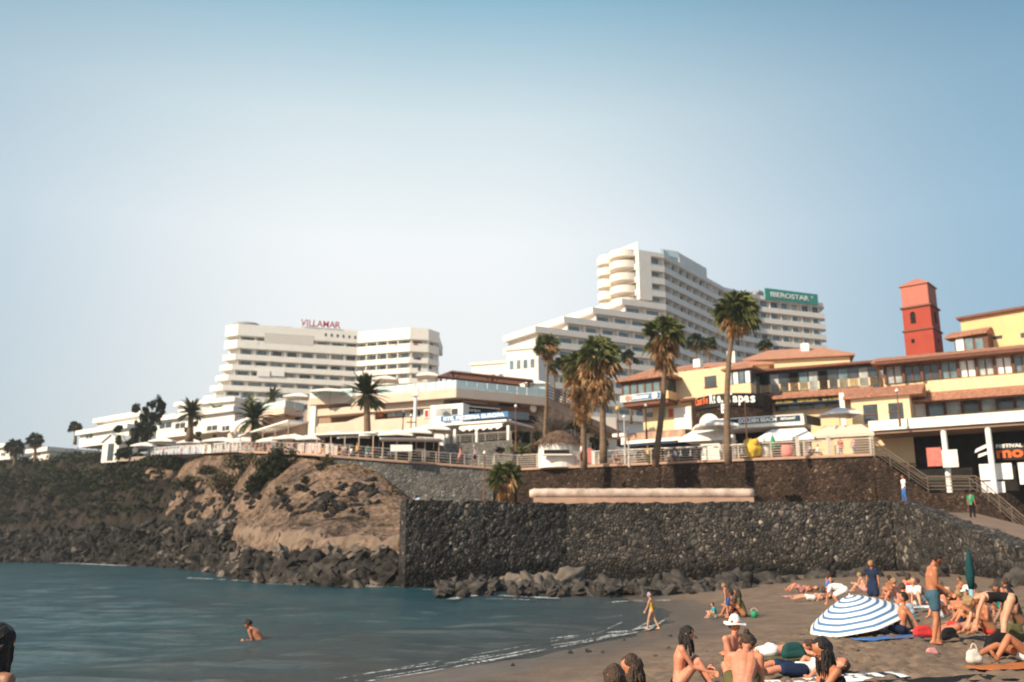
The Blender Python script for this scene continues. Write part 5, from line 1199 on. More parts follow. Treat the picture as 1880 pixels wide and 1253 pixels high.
for i,(x,y,Y,r,yb,lab) in enumerate(((1155,655,150,1.9,740,'small fan palm before the stepped hotel, between two tall palms'),(1275,626,150,2.0,700,'small fan palm before the hotel, left one of a pair by the tallest palm'),(1299,632,146,2.0,700,'small fan palm before the hotel, right one of a pair by the tallest palm'),
        (1016,672,140,1.8,760,'thin small palm close behind the slim fan palm'),(1034,664,138,1.7,760,'thin small palm just left of the thick-skirted palm'),(1404,634,150,1.6,700,'low palm crown showing behind the tiled roof under the green sign'),(1192,694,145,1.8,760,'low palm top behind the corner bay roof'))):
    c = W(x,y,Y); fan_palm(Vector((c.x,c.y,W(x,yb,Y).z-3)), c, r, lab, 34, 8, 0.8, 0.1, 0.16, 20+i, name='fan_palm', dark=True)
# date palms along the promenade
def dp(px0, py0, px1, py1, Y, r, lab, **k):
    b = W(px0, py0, Y); return date_palm(b, W(px1,py1,Y), r, lab, **k)
dp(675,816,673,728,104,2.9,'date palm with bare orange-brown trunk above the white parasols, nearest on the promenade', seed=31, n=85, tr=0.38, up=0.85)
dp(468,812,467,775,120,3.3,'low date palm with long arching fronds at the left terrace stairs', seed=32, n=75, tr=0.42, up=0.25)
dp(348,803,351,760,142,2.6,'date palm with upright fronds beside the long white two-storey block', seed=33, n=75, tr=0.42, up=0.8)
for i,(x,y,yb,Y,r,lab) in enumerate(((138,783,812,205,2.0,'small lone palm with round crown standing against the sky at the left'),(64,808,850,205,2.3,'dark palm among the left shrubs, second from the edge'),(27,820,852,205,2.6,'dark bushy palm at the far left edge'))):
    c = W(x,y,Y); fan_palm(W(x,yb,Y), c, r, lab, 44, 20 if i else 4, 1.5 if i else 0.5, 0.1, 0.28, 40+i, dark=True)
for i,(x,y,Y,r,lab) in enumerate(((462,738,170,2.4,'palm top before the stepped hotel, above the low date palm'),(500,733,165,2.6,'dark green palm top before the stepped hotel, right of another'),(397,760,175,2.6,'green palm behind the date palm with upright fronds'))):
    c = W(x,y,Y); date_palm(Vector((c.x,c.y,c.z-6)), c, r, lab, n=34, seed=50+i, up=0.3, m=M_frond)
# short fan palm on the terrace corner
b = W(927,925,74); b.z = TERR-0.1; c = W(928,873,74)
t_ = fan_palm(b, c, 1.75, 'short leafy fan palm growing on the terrace in the corner of the walls', 62, 40, 1.9, 0.0, 0.2, 61, thin=1.2)
# trees at the left
def tree(px, py, Y, rx, rz, pyb, label, m, n, size, seed, lumps=12):
    rnd = random.Random(seed); c = W(px,py,Y); b = W(px+2,pyb,Y); t = thing('tree', b, label, 'tree'); q = MB()
    q.tube([b-Vector((0,0,1)), b.lerp(c,0.5)+Vector((0.3,0,0)), c], [0.3,0.2,0.1], 7)
    g = MB()
    for k in range(lumps):
        d = Vector((rnd.uniform(-1,1), rnd.uniform(-1,1), rnd.uniform(-1,1))); p = c+Vector((d.x*rx, d.y*rx*0.7, d.z*rz)); q.tube([b.lerp(c, rnd.uniform(0.4,0.9)), p], [0.09,0.03], 5)
        leafball(g, p, (rx*0.5,rx*0.5,rz*0.36), n//lumps, size, rnd, 5)
    q.build('trunk', M_bark, t, True); g.build('crown', m, t); return t
tree(272,772,165,2.1,3.7,830,'slender tree with loose light-catching foliage left of the date palms', M_leaf, 6500, 0.2, 71, 16)
tree(238,815,166,2.4,2.8,850,'dark dense tree just below and left of the slender tree', M_leaf, 5500, 0.22, 72, 14)
tree(352,792,150,1.6,1.6,808,'small round green tree beside the upright date palm', M_leaf, 900, 0.16, 73, 7)
# shrubs on the headland
bush(508,858,98,2.9,2.1,'large dark shrub on the slope below the promenade rail', n=4200, size=0.15, seed=81, lumps=16)
bush(465,884,99,1.9,1.3,'smaller dark shrub below and left of the large one', n=1500, seed=82)
bush(440,850,112,2.6,1.4,'olive-green shrub under the promenade left of the large dark shrub', M_olive, 2600, 0.15, 83, lumps=14)
bush(412,885,112,2.8,1.5,'olive scrub patch halfway down the slope', M_olive, 2000, 0.14, 84, lumps=14)
bush(387,868,118,1.8,1.2,'low olive shrub on the bare slope, upper left', M_olive, 1200, 0.14, 85)
bush(298,852,146,4.8,1.5,'wide dark shrub at the edge below the left terrace wall', n=2600, size=0.18, seed=86, lumps=14)
bush(352,880,128,1.4,0.7,'small brown-green shrub on the bare slope', M_olive, 900, 0.13, 87)
bush(335,893,128,2.1,1.0,'dark low shrub above the shaded cliff', n=900, size=0.14, seed=88)
bush(604,846,90,0.7,0.7,'spiky green plant at the start of the stone wall', M_olive, 400, 0.12, 89)
bush(590,858,90,0.9,0.45,'small dark shrub just left of the grey wall', n=450, size=0.1, seed=90)
bush(515,900,90,0.8,0.5,'little dark bush in the middle of the earth slope', n=400, size=0.1, seed=91)
bush(563,880,88,0.7,0.4,'little bush on the rounded earth slope, right', n=350, size=0.1, seed=92)
# ground cover that reads as one mass
rnd = random.Random(5); g = MB()
for k in range(210):
    px = rnd.uniform(-60,262); u = np.interp(px, cols_px, range(len(cols_px))); v = rnd.uniform(4.6,6.35) if px > 40 or rnd.random() < 0.5 else rnd.uniform(4.3,6.4)
    lim = 845+(px-60)*0.0
    p = net_at(float(u), v); s_ = rnd.uniform(1.2,2.9)*(0.8 if px > 200 else 1.1)
    leafball(g, p+Vector((0,0,0.4)), (s_,s_*0.8,s_*0.62), 120, 0.24, rnd, 4)
for k in range(190):
    px = rnd.uniform(-60,300); u = np.interp(px, cols_px, range(len(cols_px))); p = net_at(float(u), rnd.uniform(3.4,5.2)); s_ = rnd.uniform(.6,1.5)
    leafball(g, p+Vector((0,-1,0.3)), (s_*1.2,s_*0.8,s_*0.5), 70, 0.2, rnd, 4)
for k in range(110):
    px = rnd.uniform(-60,225); u = np.interp(px, cols_px, range(len(cols_px))); p = net_at(float(u), 6.3); s_ = rnd.uniform(1.5,3.2)
    leafball(g, p+Vector((0,3,rnd.uniform(0,2.0))), (s_*1.3,s_,s_*0.7), 190, 0.25, rnd, 5)
tag(g.build('scrub', M_leaf), 'mass of dark green scrub covering the left end of the headland', 'scrub', kind='stuff')
g = MB()
for k in range(420):
    px = rnd.uniform(330,742); u = float(np.interp(px, cols_px, range(len(cols_px)))); v = rnd.choice((rnd.uniform(4.0,6.0), rnd.uniform(5.7,6.0)))
    p, _r, _p = head_pt(u, v); leafball(g, p, (0.5,0.4,0.22), 14, 0.09, rnd, 3)
tag(g.build('dry_grass', M_dry), 'dry orange grass tufts along the top of the bare earth slope', 'grass', kind='stuff')
# plants in the bed between the pizzeria and the kiosk
M_twig = mat('bare_twigs', (0.20,0.165,0.14), 0.9, 0.3, 2)
def twiggy(px, py, Y, rx, rz, lab, seed, n=260):
    rnd = random.Random(seed); c = W(px,py,Y); t = thing('bare_shrub', (c.x,c.y,c.z-rz), lab, 'shrub'); q = MB()
    b = c-Vector((0,0,rz*1.4)); q.tube([b-Vector((0,0,2)), b+Vector((0,0,0.6))],[0.2,0.12],6)
    for k in range(n):
        d = Vector((rnd.gauss(0,1),rnd.gauss(0,1),rnd.gauss(0.3,1))).normalized(); p = c+Vector((d.x*rx*rnd.uniform(.5,1),d.y*rx*.8,d.z*rz*rnd.uniform(.5,1)))
        m_ = b.lerp(p,0.6)+Vector((rnd.uniform(-.3,.3),0,rnd.uniform(-.1,.4))); q.tube([b+Vector((0,0,0.4)), m_, p], [0.03,0.02,0.01], 4, False)
    q.build('twigs', M_twig, t); return t
twiggy(1020,770,104,3.2,1.6,'grey leafless shrub like a cloud of twigs above the thatched kiosk roof', 95, 420)
bush(1062,784,103,1.7,1.3,'dark green bush right behind the kiosk roof', n=900, seed=96)
bush(983,800,101,0.9,0.8,'dark round shrub left of the kiosk', n=500, size=.12, seed=97)
bush(958,822,98,1.3,0.8,'spiky green agave-like plant behind the railing left of the kiosk', M_frond, 600, 0.2, 98)
bush(978,828,97,1.0,0.9,'brown-green shrub touching the kiosk wall', M_olive, 600, .12, 99)
bush(918,826,97,0.6,0.5,'small dark bush on the bed below the pizzeria terrace', n=300, size=.1, seed=100)
bush(1100,815,104,1.8,1.1,'green bush behind the pink banner', M_leaf, 900, .15, 101)
bush(955,797,104,0.8,0.7,'small green bush below the side of the blue name board', M_leaf, 400, .12, 102)

# ================================================================ WALL FOOT BOULDERS, BENCH, STAIRS
def boulder(px, py, Y, r, sq, seed, m, lab, grp):
    p = W(px, py, Y); q = MB(); icorock(q, p, r, seed, sq, 20, 14); return tag(q.build('boulder', m, smooth=True), lab, 'boulder', grp)
M_bould = mat('grey_boulder', (0.022,0.020,0.019), 0.9, 0.35, 1.5, 0.9, 7, c2=(0.062,0.054,0.048))
gb = 'boulders lying at the foot of the dark sea wall'
bl = [(870,1076,54,1.0,0),(900,1082,52,0.8,0),(930,1072,54,1.2,1),(958,1068,53,1.3,1),(985,1074,52,1.1,1),(1010,1066,53,1.0,1),(1012,1086,50,1.1,0),(1040,1072,52,1.1,1),(1045,1092,49,1.0,0),(1075,1086,50,1.3,0),(1100,1094,48,0.8,0),(1120,1080,50,1.2,0),(1150,1092,49,0.8,0),(1178,1086,50,1.0,0),(1205,1080,50,1.1,0),(1235,1078,50,1.2,0),(1262,1082,50,1.3,0),(1290,1086,48,0.9,0),(1315,1080,50,1.2,0),(1345,1074,51,1.1,0),(1362,1086,49,0.9,0),(1392,1068,52,1.3,0),(1400,1088,49,0.7,0),(1438,1078,51,1.1,0),(1465,1070,53,0.9,0),(1500,1062,54,0.9,0),(1540,1062,54,0.8,0),(1575,1055,54,1.0,0),(1620,1062,52,0.8,0),(1665,1058,51,0.7,0),(1720,1050,49,0.8,0),(1870,1068,39,0.9,0),(1840,1075,38,0.6,0)]
for i,(x,y,Y,r,pale) in enumerate(bl):
    near = 'by the water' if x < 1200 else ('beside open sand' if x < 1450 else 'behind sunbathers')
    zi_ = i if x < 1200 else (i-14 if x < 1450 else i-24)
    lab = ('pale' if pale else 'dark')+' boulder at the sea wall foot '+near+', '+ORD[zi_ % 16]+' there from left'
    boulder(x, y+5, Y, r*.72, (1.2+0.3*math.sin(i*2.1), 0.9, 0.72+0.15*math.cos(i)), i*3.3, MATS['pale_boulder'] if pale else M_bould, lab, gb)
q = MB()
for k in range(420):
    f = rnd.random(); px = 800+820*rnd.random(); y = 1092-8*rnd.random()-(max(0,px-1350)*0.1); p = G(px, y, 0.1); icorock(q, Vector((p.x,p.y+rnd.uniform(-1.5,3.5),rnd.uniform(.05,.4))), rnd.uniform(.12,.5), k*2.2, (1.2,1,.7), 7, 5)
for k in range(60):
    x_ = rnd.uniform(-2,9); y_ = rnd.uniform(18,26); 
    if shore_dist(np.array([x_]),np.array([y_]))[0] > 0.3 and rnd.random() < 0.5: icorock(q, Vector((x_,y_,sz(x_,y_)+0.01)), rnd.uniform(.03,.09), k, (1,1,.6), 6, 4)
tag(q.build('small_stones', M_bould), 'small loose stones on the wet sand and between the boulders', 'stones', kind='stuff')
# long rounded pale bench
M_bench = mat('pale_concrete', (0.44,0.33,0.27), 0.85, 0.25, 1.3, 0.3, c2=(0.54,0.43,0.36))
a = W(972,906.5,67.5); b = XZ(1382, a.z, 67.5); rr = 0.38
q = MB(); q.tube([a+Vector((0.35,0,0)) if k_ == 1 else (a if k_ == 0 else a.lerp(b, max(0.03,(k_-1)/42))) for k_ in range(0,44)], [0.25]+[rr*(0.93 if k_ % 3 == 2 else 1.0) for k_ in range(43)], 14)
bt = thing('long_bench', a, 'long pale rounded concrete beam lying on the terrace behind the sea wall', 'bench')
q.build('seat_beam', M_bench, bt, True); q = MB()
q.box(a.x+0.3, b.x, a.y-0.25, a.y+0.3, TERR-0.15, a.z-0.3); q.build('plinth', M_coping, bt)
# stairs on the right with their stepped wall and rail
S1 = [PR[-1]+Vector((0.02,0,0)), W(1705,905,76.5), W(1795,905,74), W(1885,985,66), W(1990,1010,60)]
st_t = thing('stairs', S1[0], 'stone stairs with metal rails going down from the promenade to the beach ramp', 'stairs')
def stepped(P, n_, name, base):
    q = MB()
    for k in range(n_):
        a = P[0].lerp(P[1], k/n_); b = P[0].lerp(P[1], (k+1)/n_); Mf, Ln = frame(a, b); f = MB(Mf); f.box(0, Ln-0.004, -2.4, 0.02, base, a.z-(P[0].z-P[1].z)/n_*0.5); q.add(f.v, f.f)
    return q.build(name, M_brown, st_t)
stepped(S1[0:2], 16, 'steps', 2.5); stepped(S1[2:4], 18, 'steps', 1.2)
Mf, Ln = frame(S1[1], S1[2]); q = MB(Mf); q.box(0, Ln, -2.4, 0.0, 2.0, S1[1].z-0.05); q.build('landing', M_brown, st_t)
Mf, Ln = frame(S1[3], S1[4]); q = MB(Mf); q.box(0, Ln, -2.4, 0.0, 1.0, S1[3].z-0.05); q.build('landing', M_brown, st_t)
M_rdark = mat('weathered_rail', (0.14,0.105,0.08), 0.6, 0.2, 4)
rail(S1[:4], st_t, 1.35, 5, 2.2, name='handrail', pr=0.035, br=0.028, m=M_rdark)
rail([p+Vector((0.6,2.3,0.1)) for p in S1[:4]], st_t, 1.3, 2, 2.6, name='handrail', m=M_rdark)
# beach ramp behind the sea wall
M_ramp = mat('ramp_paving', (0.15,0.085,0.062), 0.9, 0.2, 1.0, 0.2)
q = MB(); fr = [Vector((p.x+(0.9 if k else 0),p.y+0.6,p.z-0.5)) for k, p in enumerate(L2[3:])]; bk_ = [Vector((p.x,p.y-0.01,z)) for p,z in zip((S1[0],S1[1],S1[2],S1[3],S1[4],Vector((60,44,1))),(TERR-.15,TERR-.3,4.4,3.0,2.0,1.0))]
for i in range(len(fr)-1): q.quad(fr[i], fr[i+1], bk_[i+1], bk_[i])
tag(q.build('ramp', M_ramp), kind='structure')

# ================================================================ RAILINGS, LAMPS, PARASOLS, KIOSK
def rails(P, lab, **k): return rail(P, (lab, 'railing'), **k)
off = Vector((0,0.35,0.1))
rails([p+off for p in PW[4:7]], 'low white-posted railing round the left terrace above the shrubs', h=1.25, bars=4, post=1.6, m=M_canvas, pr=0.09, br=0.035)
rails([p+off for p in PW[6:]], 'long dark-posted railing along the promenade above the grey wall', h=1.15, bars=4, post=1.5, pr=0.05)
rails([p+off for p in up_r], 'pale metal railing along the promenade above the brown wall', h=1.4, bars=6, post=2.6, m=mat('pale_rail', (0.62,0.54,0.46), 0.5, 0.1, 4), pr=0.05, br=0.03)
for px in (1466, 1523, 1603):
    p = G(px, 838, ZP); q = MB(); q.box(p.x-0.13,p.x+0.13,p.y-0.1,p.y+0.16,ZP,ZP+1.75); q.box(p.x-0.16,p.x+0.16,p.y-0.13,p.y+0.19,ZP+1.75,ZP+1.82)
    tag(q.build('rail_post', MATS['pale_rail']), {1466:'thick pale railing post right of the green closed parasol',1523:'thick pale railing post just left of the white bin',1603:'end post of the railing at the top of the stairs'}[px], 'post')
def lamp(px, pyt, pyb, Y, lab, m=None, globe=None, bar=False, r=0.07):
    a = W(px,pyt,Y); b = W(px,pyb,Y); t = thing('lamp_post', b, lab, 'lamp post'); q = MB(); q.tube([b-Vector((0,0,0.4)), b+Vector((0,0,0.5)), b+Vector((0,0,0.6)), Vector((b.x,b.y,a.z))], [r*1.6,r*1.6,r,r*0.8], 8); q.build('pole', m or M_rust, t)
    if globe: g = MB(); g.ball(Vector((b.x,b.y,a.z+0.15)), 0.26, 12, 8); g.build('globe', globe, t, True)
    else: g = MB(); g.tube([Vector((b.x,b.y,a.z)), Vector((b.x,b.y,a.z+0.08)), Vector((b.x,b.y,a.z+0.3))], [r*1.5,r*2.6,r*0.8], 8); g.build('lantern', M_canvas, t)
    if bar: g = MB(); g.box(b.x-0.55,b.x+0.55,b.y-0.04,b.y+0.04,a.z-0.75,a.z-0.62); g.build('cross_bar', m or M_rust, t)
    return t
lamp(947,748,822,95,'reddish-brown post right of the blue pizzeria board')
lamp(889,834,912,82,'rusty post standing on the terrace against the grey wall', r=0.06)
lamp(754,765,808,104,'brown post with a cross bar left of the white shop front', bar=True)
lamp(739,757,806,106,'thin brown post left of the one with the cross bar')
lamp(1135,753,800,97,'brown lamp post with a yellow globe left of the corner bay', globe=mat('yellow_globe',(0.7,0.42,0.08),0.4))
lamp(1148,768,845,86,'grey lamp post behind the railing in front of the pizza counter', m=M_metal)
lamp(1187,747,800,94,'thin brown post before the yellow corner wall')
lamp(1372,737,815,88,'dark post in front of the castle front, right of the tallest palm', m=M_wood)
lamp(1652,720,776,84,'brown post on the white canopy before the small tiled house')
lamp(1155,790,850,84.5,'slender white-topped lamp near the kiosk pavilion', m=M_metal)
def parasol(px, pyt, Y, w, label, h=None, zb=None, group=None, m=None, name='parasol', sag=0.25, tilt=0.0):
    c = W(px, pyt, Y); zb = (c.z-2.9) if zb is None else zb
    t = thing(name, (c.x,c.y,zb), label, 'parasol', group); hh = 0.62; q = MB(); n_ = 4; ang = tilt
    rim = []; k8 = 8
    for k in range(k8):
        a = ang+math.pi/4+k*2*math.pi/k8; rr_ = w/2*(1.3 if k % 2 == 0 else 0.95); rim.append(Vector((c.x+rr_*math.cos(a), c.y+rr_*math.sin(a), c.z-hh-(0.1 if k % 2 == 0 else 0))))
    mid_ = [Vector(((p.x+c.x)/2,(p.y+c.y)/2, c.z-hh*0.42-0.04)) for p in rim]
    low = [p-Vector((0,0,0.22)) for p in rim]; vs_ = [c]+mid_+rim+low; fs = []
    for k in range(k8):
        k2 = (k+1) % k8; fs += [(0,1+k,1+k2),(1+k,9+k,9+k2,1+k2),(9+k,17+k,17+k2,9+k2)]
    q.add(vs_, fs); q.build('canopy', m or M_canvas, t)
    q = MB(); q.cyl((c.x,c.y,zb), 0.035, c.z-zb-0.03, 7); q.build('pole', M_metal, t)
    q = MB(); q.cyl((c.x,c.y,zb), 0.3, 0.08, 12); q.build('foot', M_rust, t); return t
PS = [(268,812,152,4.0),(303,804,155,4.4),(354,806,146,4.2),(410,803,132,5.0),(446,803,126,4.2),(502,802,116,3.8),(540,797,110,4.6),(578,797,107,4.0),(618,792,104,4.2),(654,794,103,4.0),(697,790,102,4.4),(730,789,101,4.2),(765,785,101,4.0),(797,779,102,4.2)]
for i,(x,y,Y,w) in enumerate(PS): parasol(x,y,Y,w,'white parasol over the promenade tables, '+ORD[i]+' from the left in the long row', group='white parasols along the promenade')
for (x,y,Y,w,lab) in ((605,713,131,5.2,'large white parasol on the glass-railed terrace left of the bare-trunk palm'),(708,690,134,4.0,'white parasol on the upper terrace right of the bare-trunk palm'),(786,683,134,3.6,'white parasol on the upper terrace at the left end of the pergola'),(497,741,146,3.6,'small white parasol on the stepped terrace, left one'),(527,738,145,3.6,'small white parasol on the stepped terrace, right one'),(548,722,140,4.2,'white parasol between the stepped terrace and the glass-railed one'),(1312,762+8,91,4.2,'white parasol in front of the arched door of the castle front'),(1540,748,90,3.6,'white parasol before the yellow wall beside the white post')):
    parasol(x,y,Y,w,lab)
# kiosk
kz = onp(1030,857); tk = thing('kiosk', kz, 'white round-walled kiosk with shaggy brown thatch roof', 'kiosk')
q = MB(); a = XZ(989,ZP,kz.y+1); b = XZ(1070,ZP,kz.y+1); cx = (a.x+b.x)/2; rx = (b.x-a.x)/2; zt = W(1030,812,kz.y).z
pl = [(cx+rx*math.cos(R(t)), kz.y+2.2+2.0*math.sin(R(t))*(1.0)) for t in range(0,360,15)]; q.prism(pl, ZP, zt); q.build('wall', M_white, tk)
q = MB(); yf = kz.y+0.12; x0 = XZ(999,ZP,yf).x; x1 = XZ(1045,ZP,yf).x; z0 = W(1030,834,yf).z; z1 = W(1030,826.5,yf).z; q.box(x0,x1,yf-0.25,yf+0.5,z0,z1); q.build('hatch', M_dark, tk)
q = MB(); q.box(x0-0.2,x1+0.3,yf-0.4,yf+0.4,z0-0.16,z0-0.02); q.build('shelf', M_canvas, tk)
q = MB(); r3 = random.Random(8)
for k in range(2400):
    a_ = r3.uniform(0,2*math.pi); f = r3.random()**0.6; p = Vector((cx+(rx+0.4)*f*math.cos(a_), kz.y+2.2+2.3*f*math.sin(a_), zt+1.35*(1-f*f)+r3.uniform(-.1,.15)))
    d = Vector((math.cos(a_)*0.5, math.sin(a_)*0.5, -0.55)).normalized()*r3.uniform(.3,.6); s_ = Vector((-math.sin(a_), math.cos(a_), 0))*0.05; q.add([p-s_, p+s_, p+d+s_*.3, p+d-s_*.3], [(0,1,2,3)])
pl = [(cx+(rx+.1)*math.cos(R(t)), kz.y+2.2+2.05*math.sin(R(t))) for t in range(0,360,20)]
n_ = len(pl); q.add([(x,y,zt-0.02) for x,y in pl]+[(cx+(x-cx)*.45,kz.y+2.2+(y-kz.y-2.2)*.45,zt+1.15) for x,y in pl], [(i,(i+1)%n_,n_+(i+1)%n_,n_+i) for i in range(n_)]+[tuple(range(n_,2*n_))])
q.build('thatch_roof', mat('brown_thatch', (0.09,0.06,0.042), 0.95, 0.4, 2, c2=(0.17,0.11,0.08)), tk)
def panel(px0, pyt, pyb, px1, Y, m, name, lab, cat, th=0.06):
    a = W(px0,pyt,Y); b = W(px1,pyt,Y); z0 = W(px0,pyb,Y).z; q = MB(); q.box(a.x,b.x,Y-th/2,Y+th/2,z0,a.z); t = thing(name, ((a.x+b.x)/2,Y,z0), lab, cat); q.build('panel', m, t)
    q = MB(); q.tube([(a.x+.05,Y+th,z0-0.5),(a.x+.05,Y+th,a.z)],0.03,5); q.tube([(b.x-.05,Y+th,z0-0.5),(b.x-.05,Y+th,a.z)],0.03,5); q.build('frame', M_metal, t); return t
Mpb = mat('pink_banner', (0.58,0.22,0.19), 0.8, 0.15, 3)
panel(1064,823,850,1075,onp(1068,856).y+0.4, Mpb, 'banner', 'pink banner standing at the foot of the shaggy palm, left half', 'banner')
panel(1077,823,850,1086,onp(1068,856).y+0.4, Mpb, 'banner', 'pink banner right of the palm trunk beside a white panel', 'banner')
panel(1086.5,828,853,1092,onp(1089,856).y+0.3, M_canvas, 'white_panel', 'narrow white panel at the start of the pale railing', 'panel')
panel(1032,838,847,1046,onp(1040,858).y+0.3, M_canvas, 'sign_board', 'small white board hung on the kiosk front', 'sign')
panel(717,817,829,757,91.5, M_canvas, 'banner', 'large white banner tied behind the railing left of the pizzeria', 'banner')
# coloured things behind the railing
yb = onp(1383,842); o = thing('inflatable', yb, 'big round yellow inflatable figure standing behind the railing', 'inflatable')
c = W(1382,822,yb.y+.8); My_ = mat('yellow_vinyl', (0.72,0.48,0.07), 0.45, 0.12, 3); q = MB()
q.ball(c, 0.8, 20, 12, (1.0,0.5,1.08), 0.5, 3); q.build('body', My_, o, True)
q = MB(); q.ball(c+Vector((.2,-.3,.35)), .24, 10, 7, (1,.6,1)); q.build('orange_patch', mat('orange_vinyl',(0.6,0.25,0.03),0.5), o, True)
M_grn = mat('green_canvas', (0.02,0.26,0.13), 0.8, 0.15, 3)
def closed_parasol(px, pyt, pyb, Y, w, m, lab, tip=False, pole=M_metal):
    a = W(px,pyt,Y); b = W(px,pyb,Y); t = thing('closed_parasol', b, lab, 'parasol'); H = a.z-b.z; q = MB()
    q.tube([a, a-Vector((0,0,H*.12)), a-Vector((0,0,H*.45)), a-Vector((0,0,H*.62))], [0.03,w*.55,w,w*.75], 10); q.build('canopy', m, t, True)
    q = MB(); q.cyl(b, 0.03, H*0.45, 7); q.build('pole', pole, t); return t
closed_parasol(1418,799,843,onp(1418,842).y+0.8,0.3,M_grn,'closed green parasol behind the railing beside the yellow inflatable')
def barrel(px, py, pyb, Y, r, m, lab, name='barrel', cat='barrel'):
    b = W(px,pyb,Y); a = W(px,py,Y); t = thing(name, b, lab, cat); q = MB(); H = a.z-b.z; q.tube([b, b+Vector((0,0,H*.3)), b+Vector((0,0,H*.7)), b+Vector((0,0,H))], [r*.85,r,r,r*.85], 14); q.build('body', m, t, True)
    q = MB(); q.tube([b+Vector((0,0,H)), b+Vector((0,0,H+.05))], r*.88, 14); q.build('lid', m, t); return t
barrel(1447,818,840,onp(1447,841).y+.8,.62,Mpb,'round pinkish barrel table between green parasol and railing post')
barrel(1538,818,838,onp(1538,838).y+.6,.24,M_canvas,'white bin behind the railing next to a man in red','bin','bin')
q0_ = onp(1405,843); barrel(1405,822,841,q0_.y+.8,.5,M_canvas,'white round stand between yellow inflatable and green parasol','stand','stand')
# cafe tables with white cloths
def table(px, py, z, lab, grp='cafe tables on the promenade'):
    p = G(px,py,z); t = thing('cafe_table', p, lab, 'table', grp); q = MB(); q.cyl(p+Vector((0,0,.70)),.42,.04,14); q.build('top', M_canvas, t); q = MB(); q.cyl(p,.05,.7,7); q.cyl(p,.22,.03,10); q.build('pedestal', M_metal, t)
    return t
for i,px in enumerate((1100,1125,1165,1180,1228,1250,1268,1290,1350,1362)): table(px, 850-(px-950)*0.042, ZP, 'small white cafe table behind the pale railing, '+ORD[i]+' from the left')

# dark foliage added as the shaded gap, windbreaks and tables under the parasol row
def along(px, dq, dz=.05):
    e0 = float(np.interp(px, [p_[0] for p_ in PROM], range(len(PROM)))); j = min(int(e0), len(PW)-2); a = PW[j].lerp(PW[j+1], e0-j); return Vector((a.x*(a.y+dq)/a.y, a.y+dq, a.z+dz))
rnd = random.Random(77); g = MB()
for px in range(585, 835, 4): p = along(px, 8.5); leafball(g, p+Vector((0,0,.8)), (.7,.5,.8), 70, .14, rnd, 4)
h_ = thing('shade_hedge', along(700,8.5), 'added dark foliage filling the shaded gap behind the parasols above the grey wall', 'shade_hedge'); g.build('foliage', M_leaf, h_)
g = MB(); a = along(585,8.5); b = along(835,8.5); g.tube([a, b], .15, 6); g.build('stems', M_bark, h_)
for i, px in enumerate((548,562,577,592,608,624)):
    a = along(px, 2.2); b = along(px+11, 2.2); Mf, Ln = frame(a, b); o = thing('windbreak', a, ORD[i]+' pale pink windbreak panel from the left behind the promenade railing', 'windbreak', 'windbreak panels'); q = MB(Mf); q.box(0,Ln,-.03,.03,a.z+.2,a.z+1.25); q.build('panel', mat('windbreak_cloth', (.62,.47,.42), .8, .1), o)
    for s_ in (0,Ln): q = MB(Mf); q.tube([(s_,0,a.z),(s_,0,a.z+1.3)],.03,5); q.build('post', M_metal, o)
for i in range(14):
    px = 300+i*31; p = along(px, 3.2+1.6*(i % 2)); t = thing('cafe_table', p, 'cafe table under the long parasol row, '+ORD[i]+' from the left', 'table', 'cafe tables under the parasols'); q = MB(); q.cyl(p+Vector((0,0,.70)),.45,.04,12); q.build('top', M_canvas if i % 3 else M_wood, t); q = MB(); q.cyl(p,.05,.7,6); q.cyl(p,.22,.03,8); q.build('pedestal', M_metal, t)

# added fronts, back walls coloured as the shaded gap behind the parasols
for (p0x,p1x,lab) in ((596,700,'added terrace front painted dark for the shade behind the parasols left of the bare-trunk palm'),(702,806,'added terrace front painted dark for the shade behind the parasols right of the bare-trunk palm'),(470,560,'brown shaded terrace front behind the parasols, right of the low date palm')):
    a = along(p0x, 9.3, 0); b = along(p1x, 9.3, 0); Mf, Ln = frame(a, b); zt = a.z+3.0; o = thing('shade_structure', a, lab, 'restaurant')
    q = MB(Mf); q.box(0,Ln,-.3,0,min(a.z,b.z)-.5,zt); q.build('shade_wall', M_dark if p0x > 500 else M_brownr, o)
    q = MB(Mf); q.box(-.3,Ln+.3,-.35,2.4,zt,zt+.18); q.build('canopy', M_canvas, o)
    for k in range(5):
        q = MB(Mf); s_ = .1+(Ln-.2)*k/4; q.box(s_-.045,s_+.045,2.1,2.19,min(a.z,b.z)-.3,zt); q.build('post', M_peach, o)
    rr3 = random.Random(p0x)
    for k in range(7):
        q = MB(Mf); s_ = rr3.uniform(.5,Ln-1.5); h3 = rr3.uniform(.8,2.3); q.box(s_,s_+rr3.uniform(.4,1.2),0.01,0.2,a.z+h3-.5,a.z+h3); q.build('picture_menu', rr3.choice((M_brownr,M_curt,Mpb,M_peach)), o)
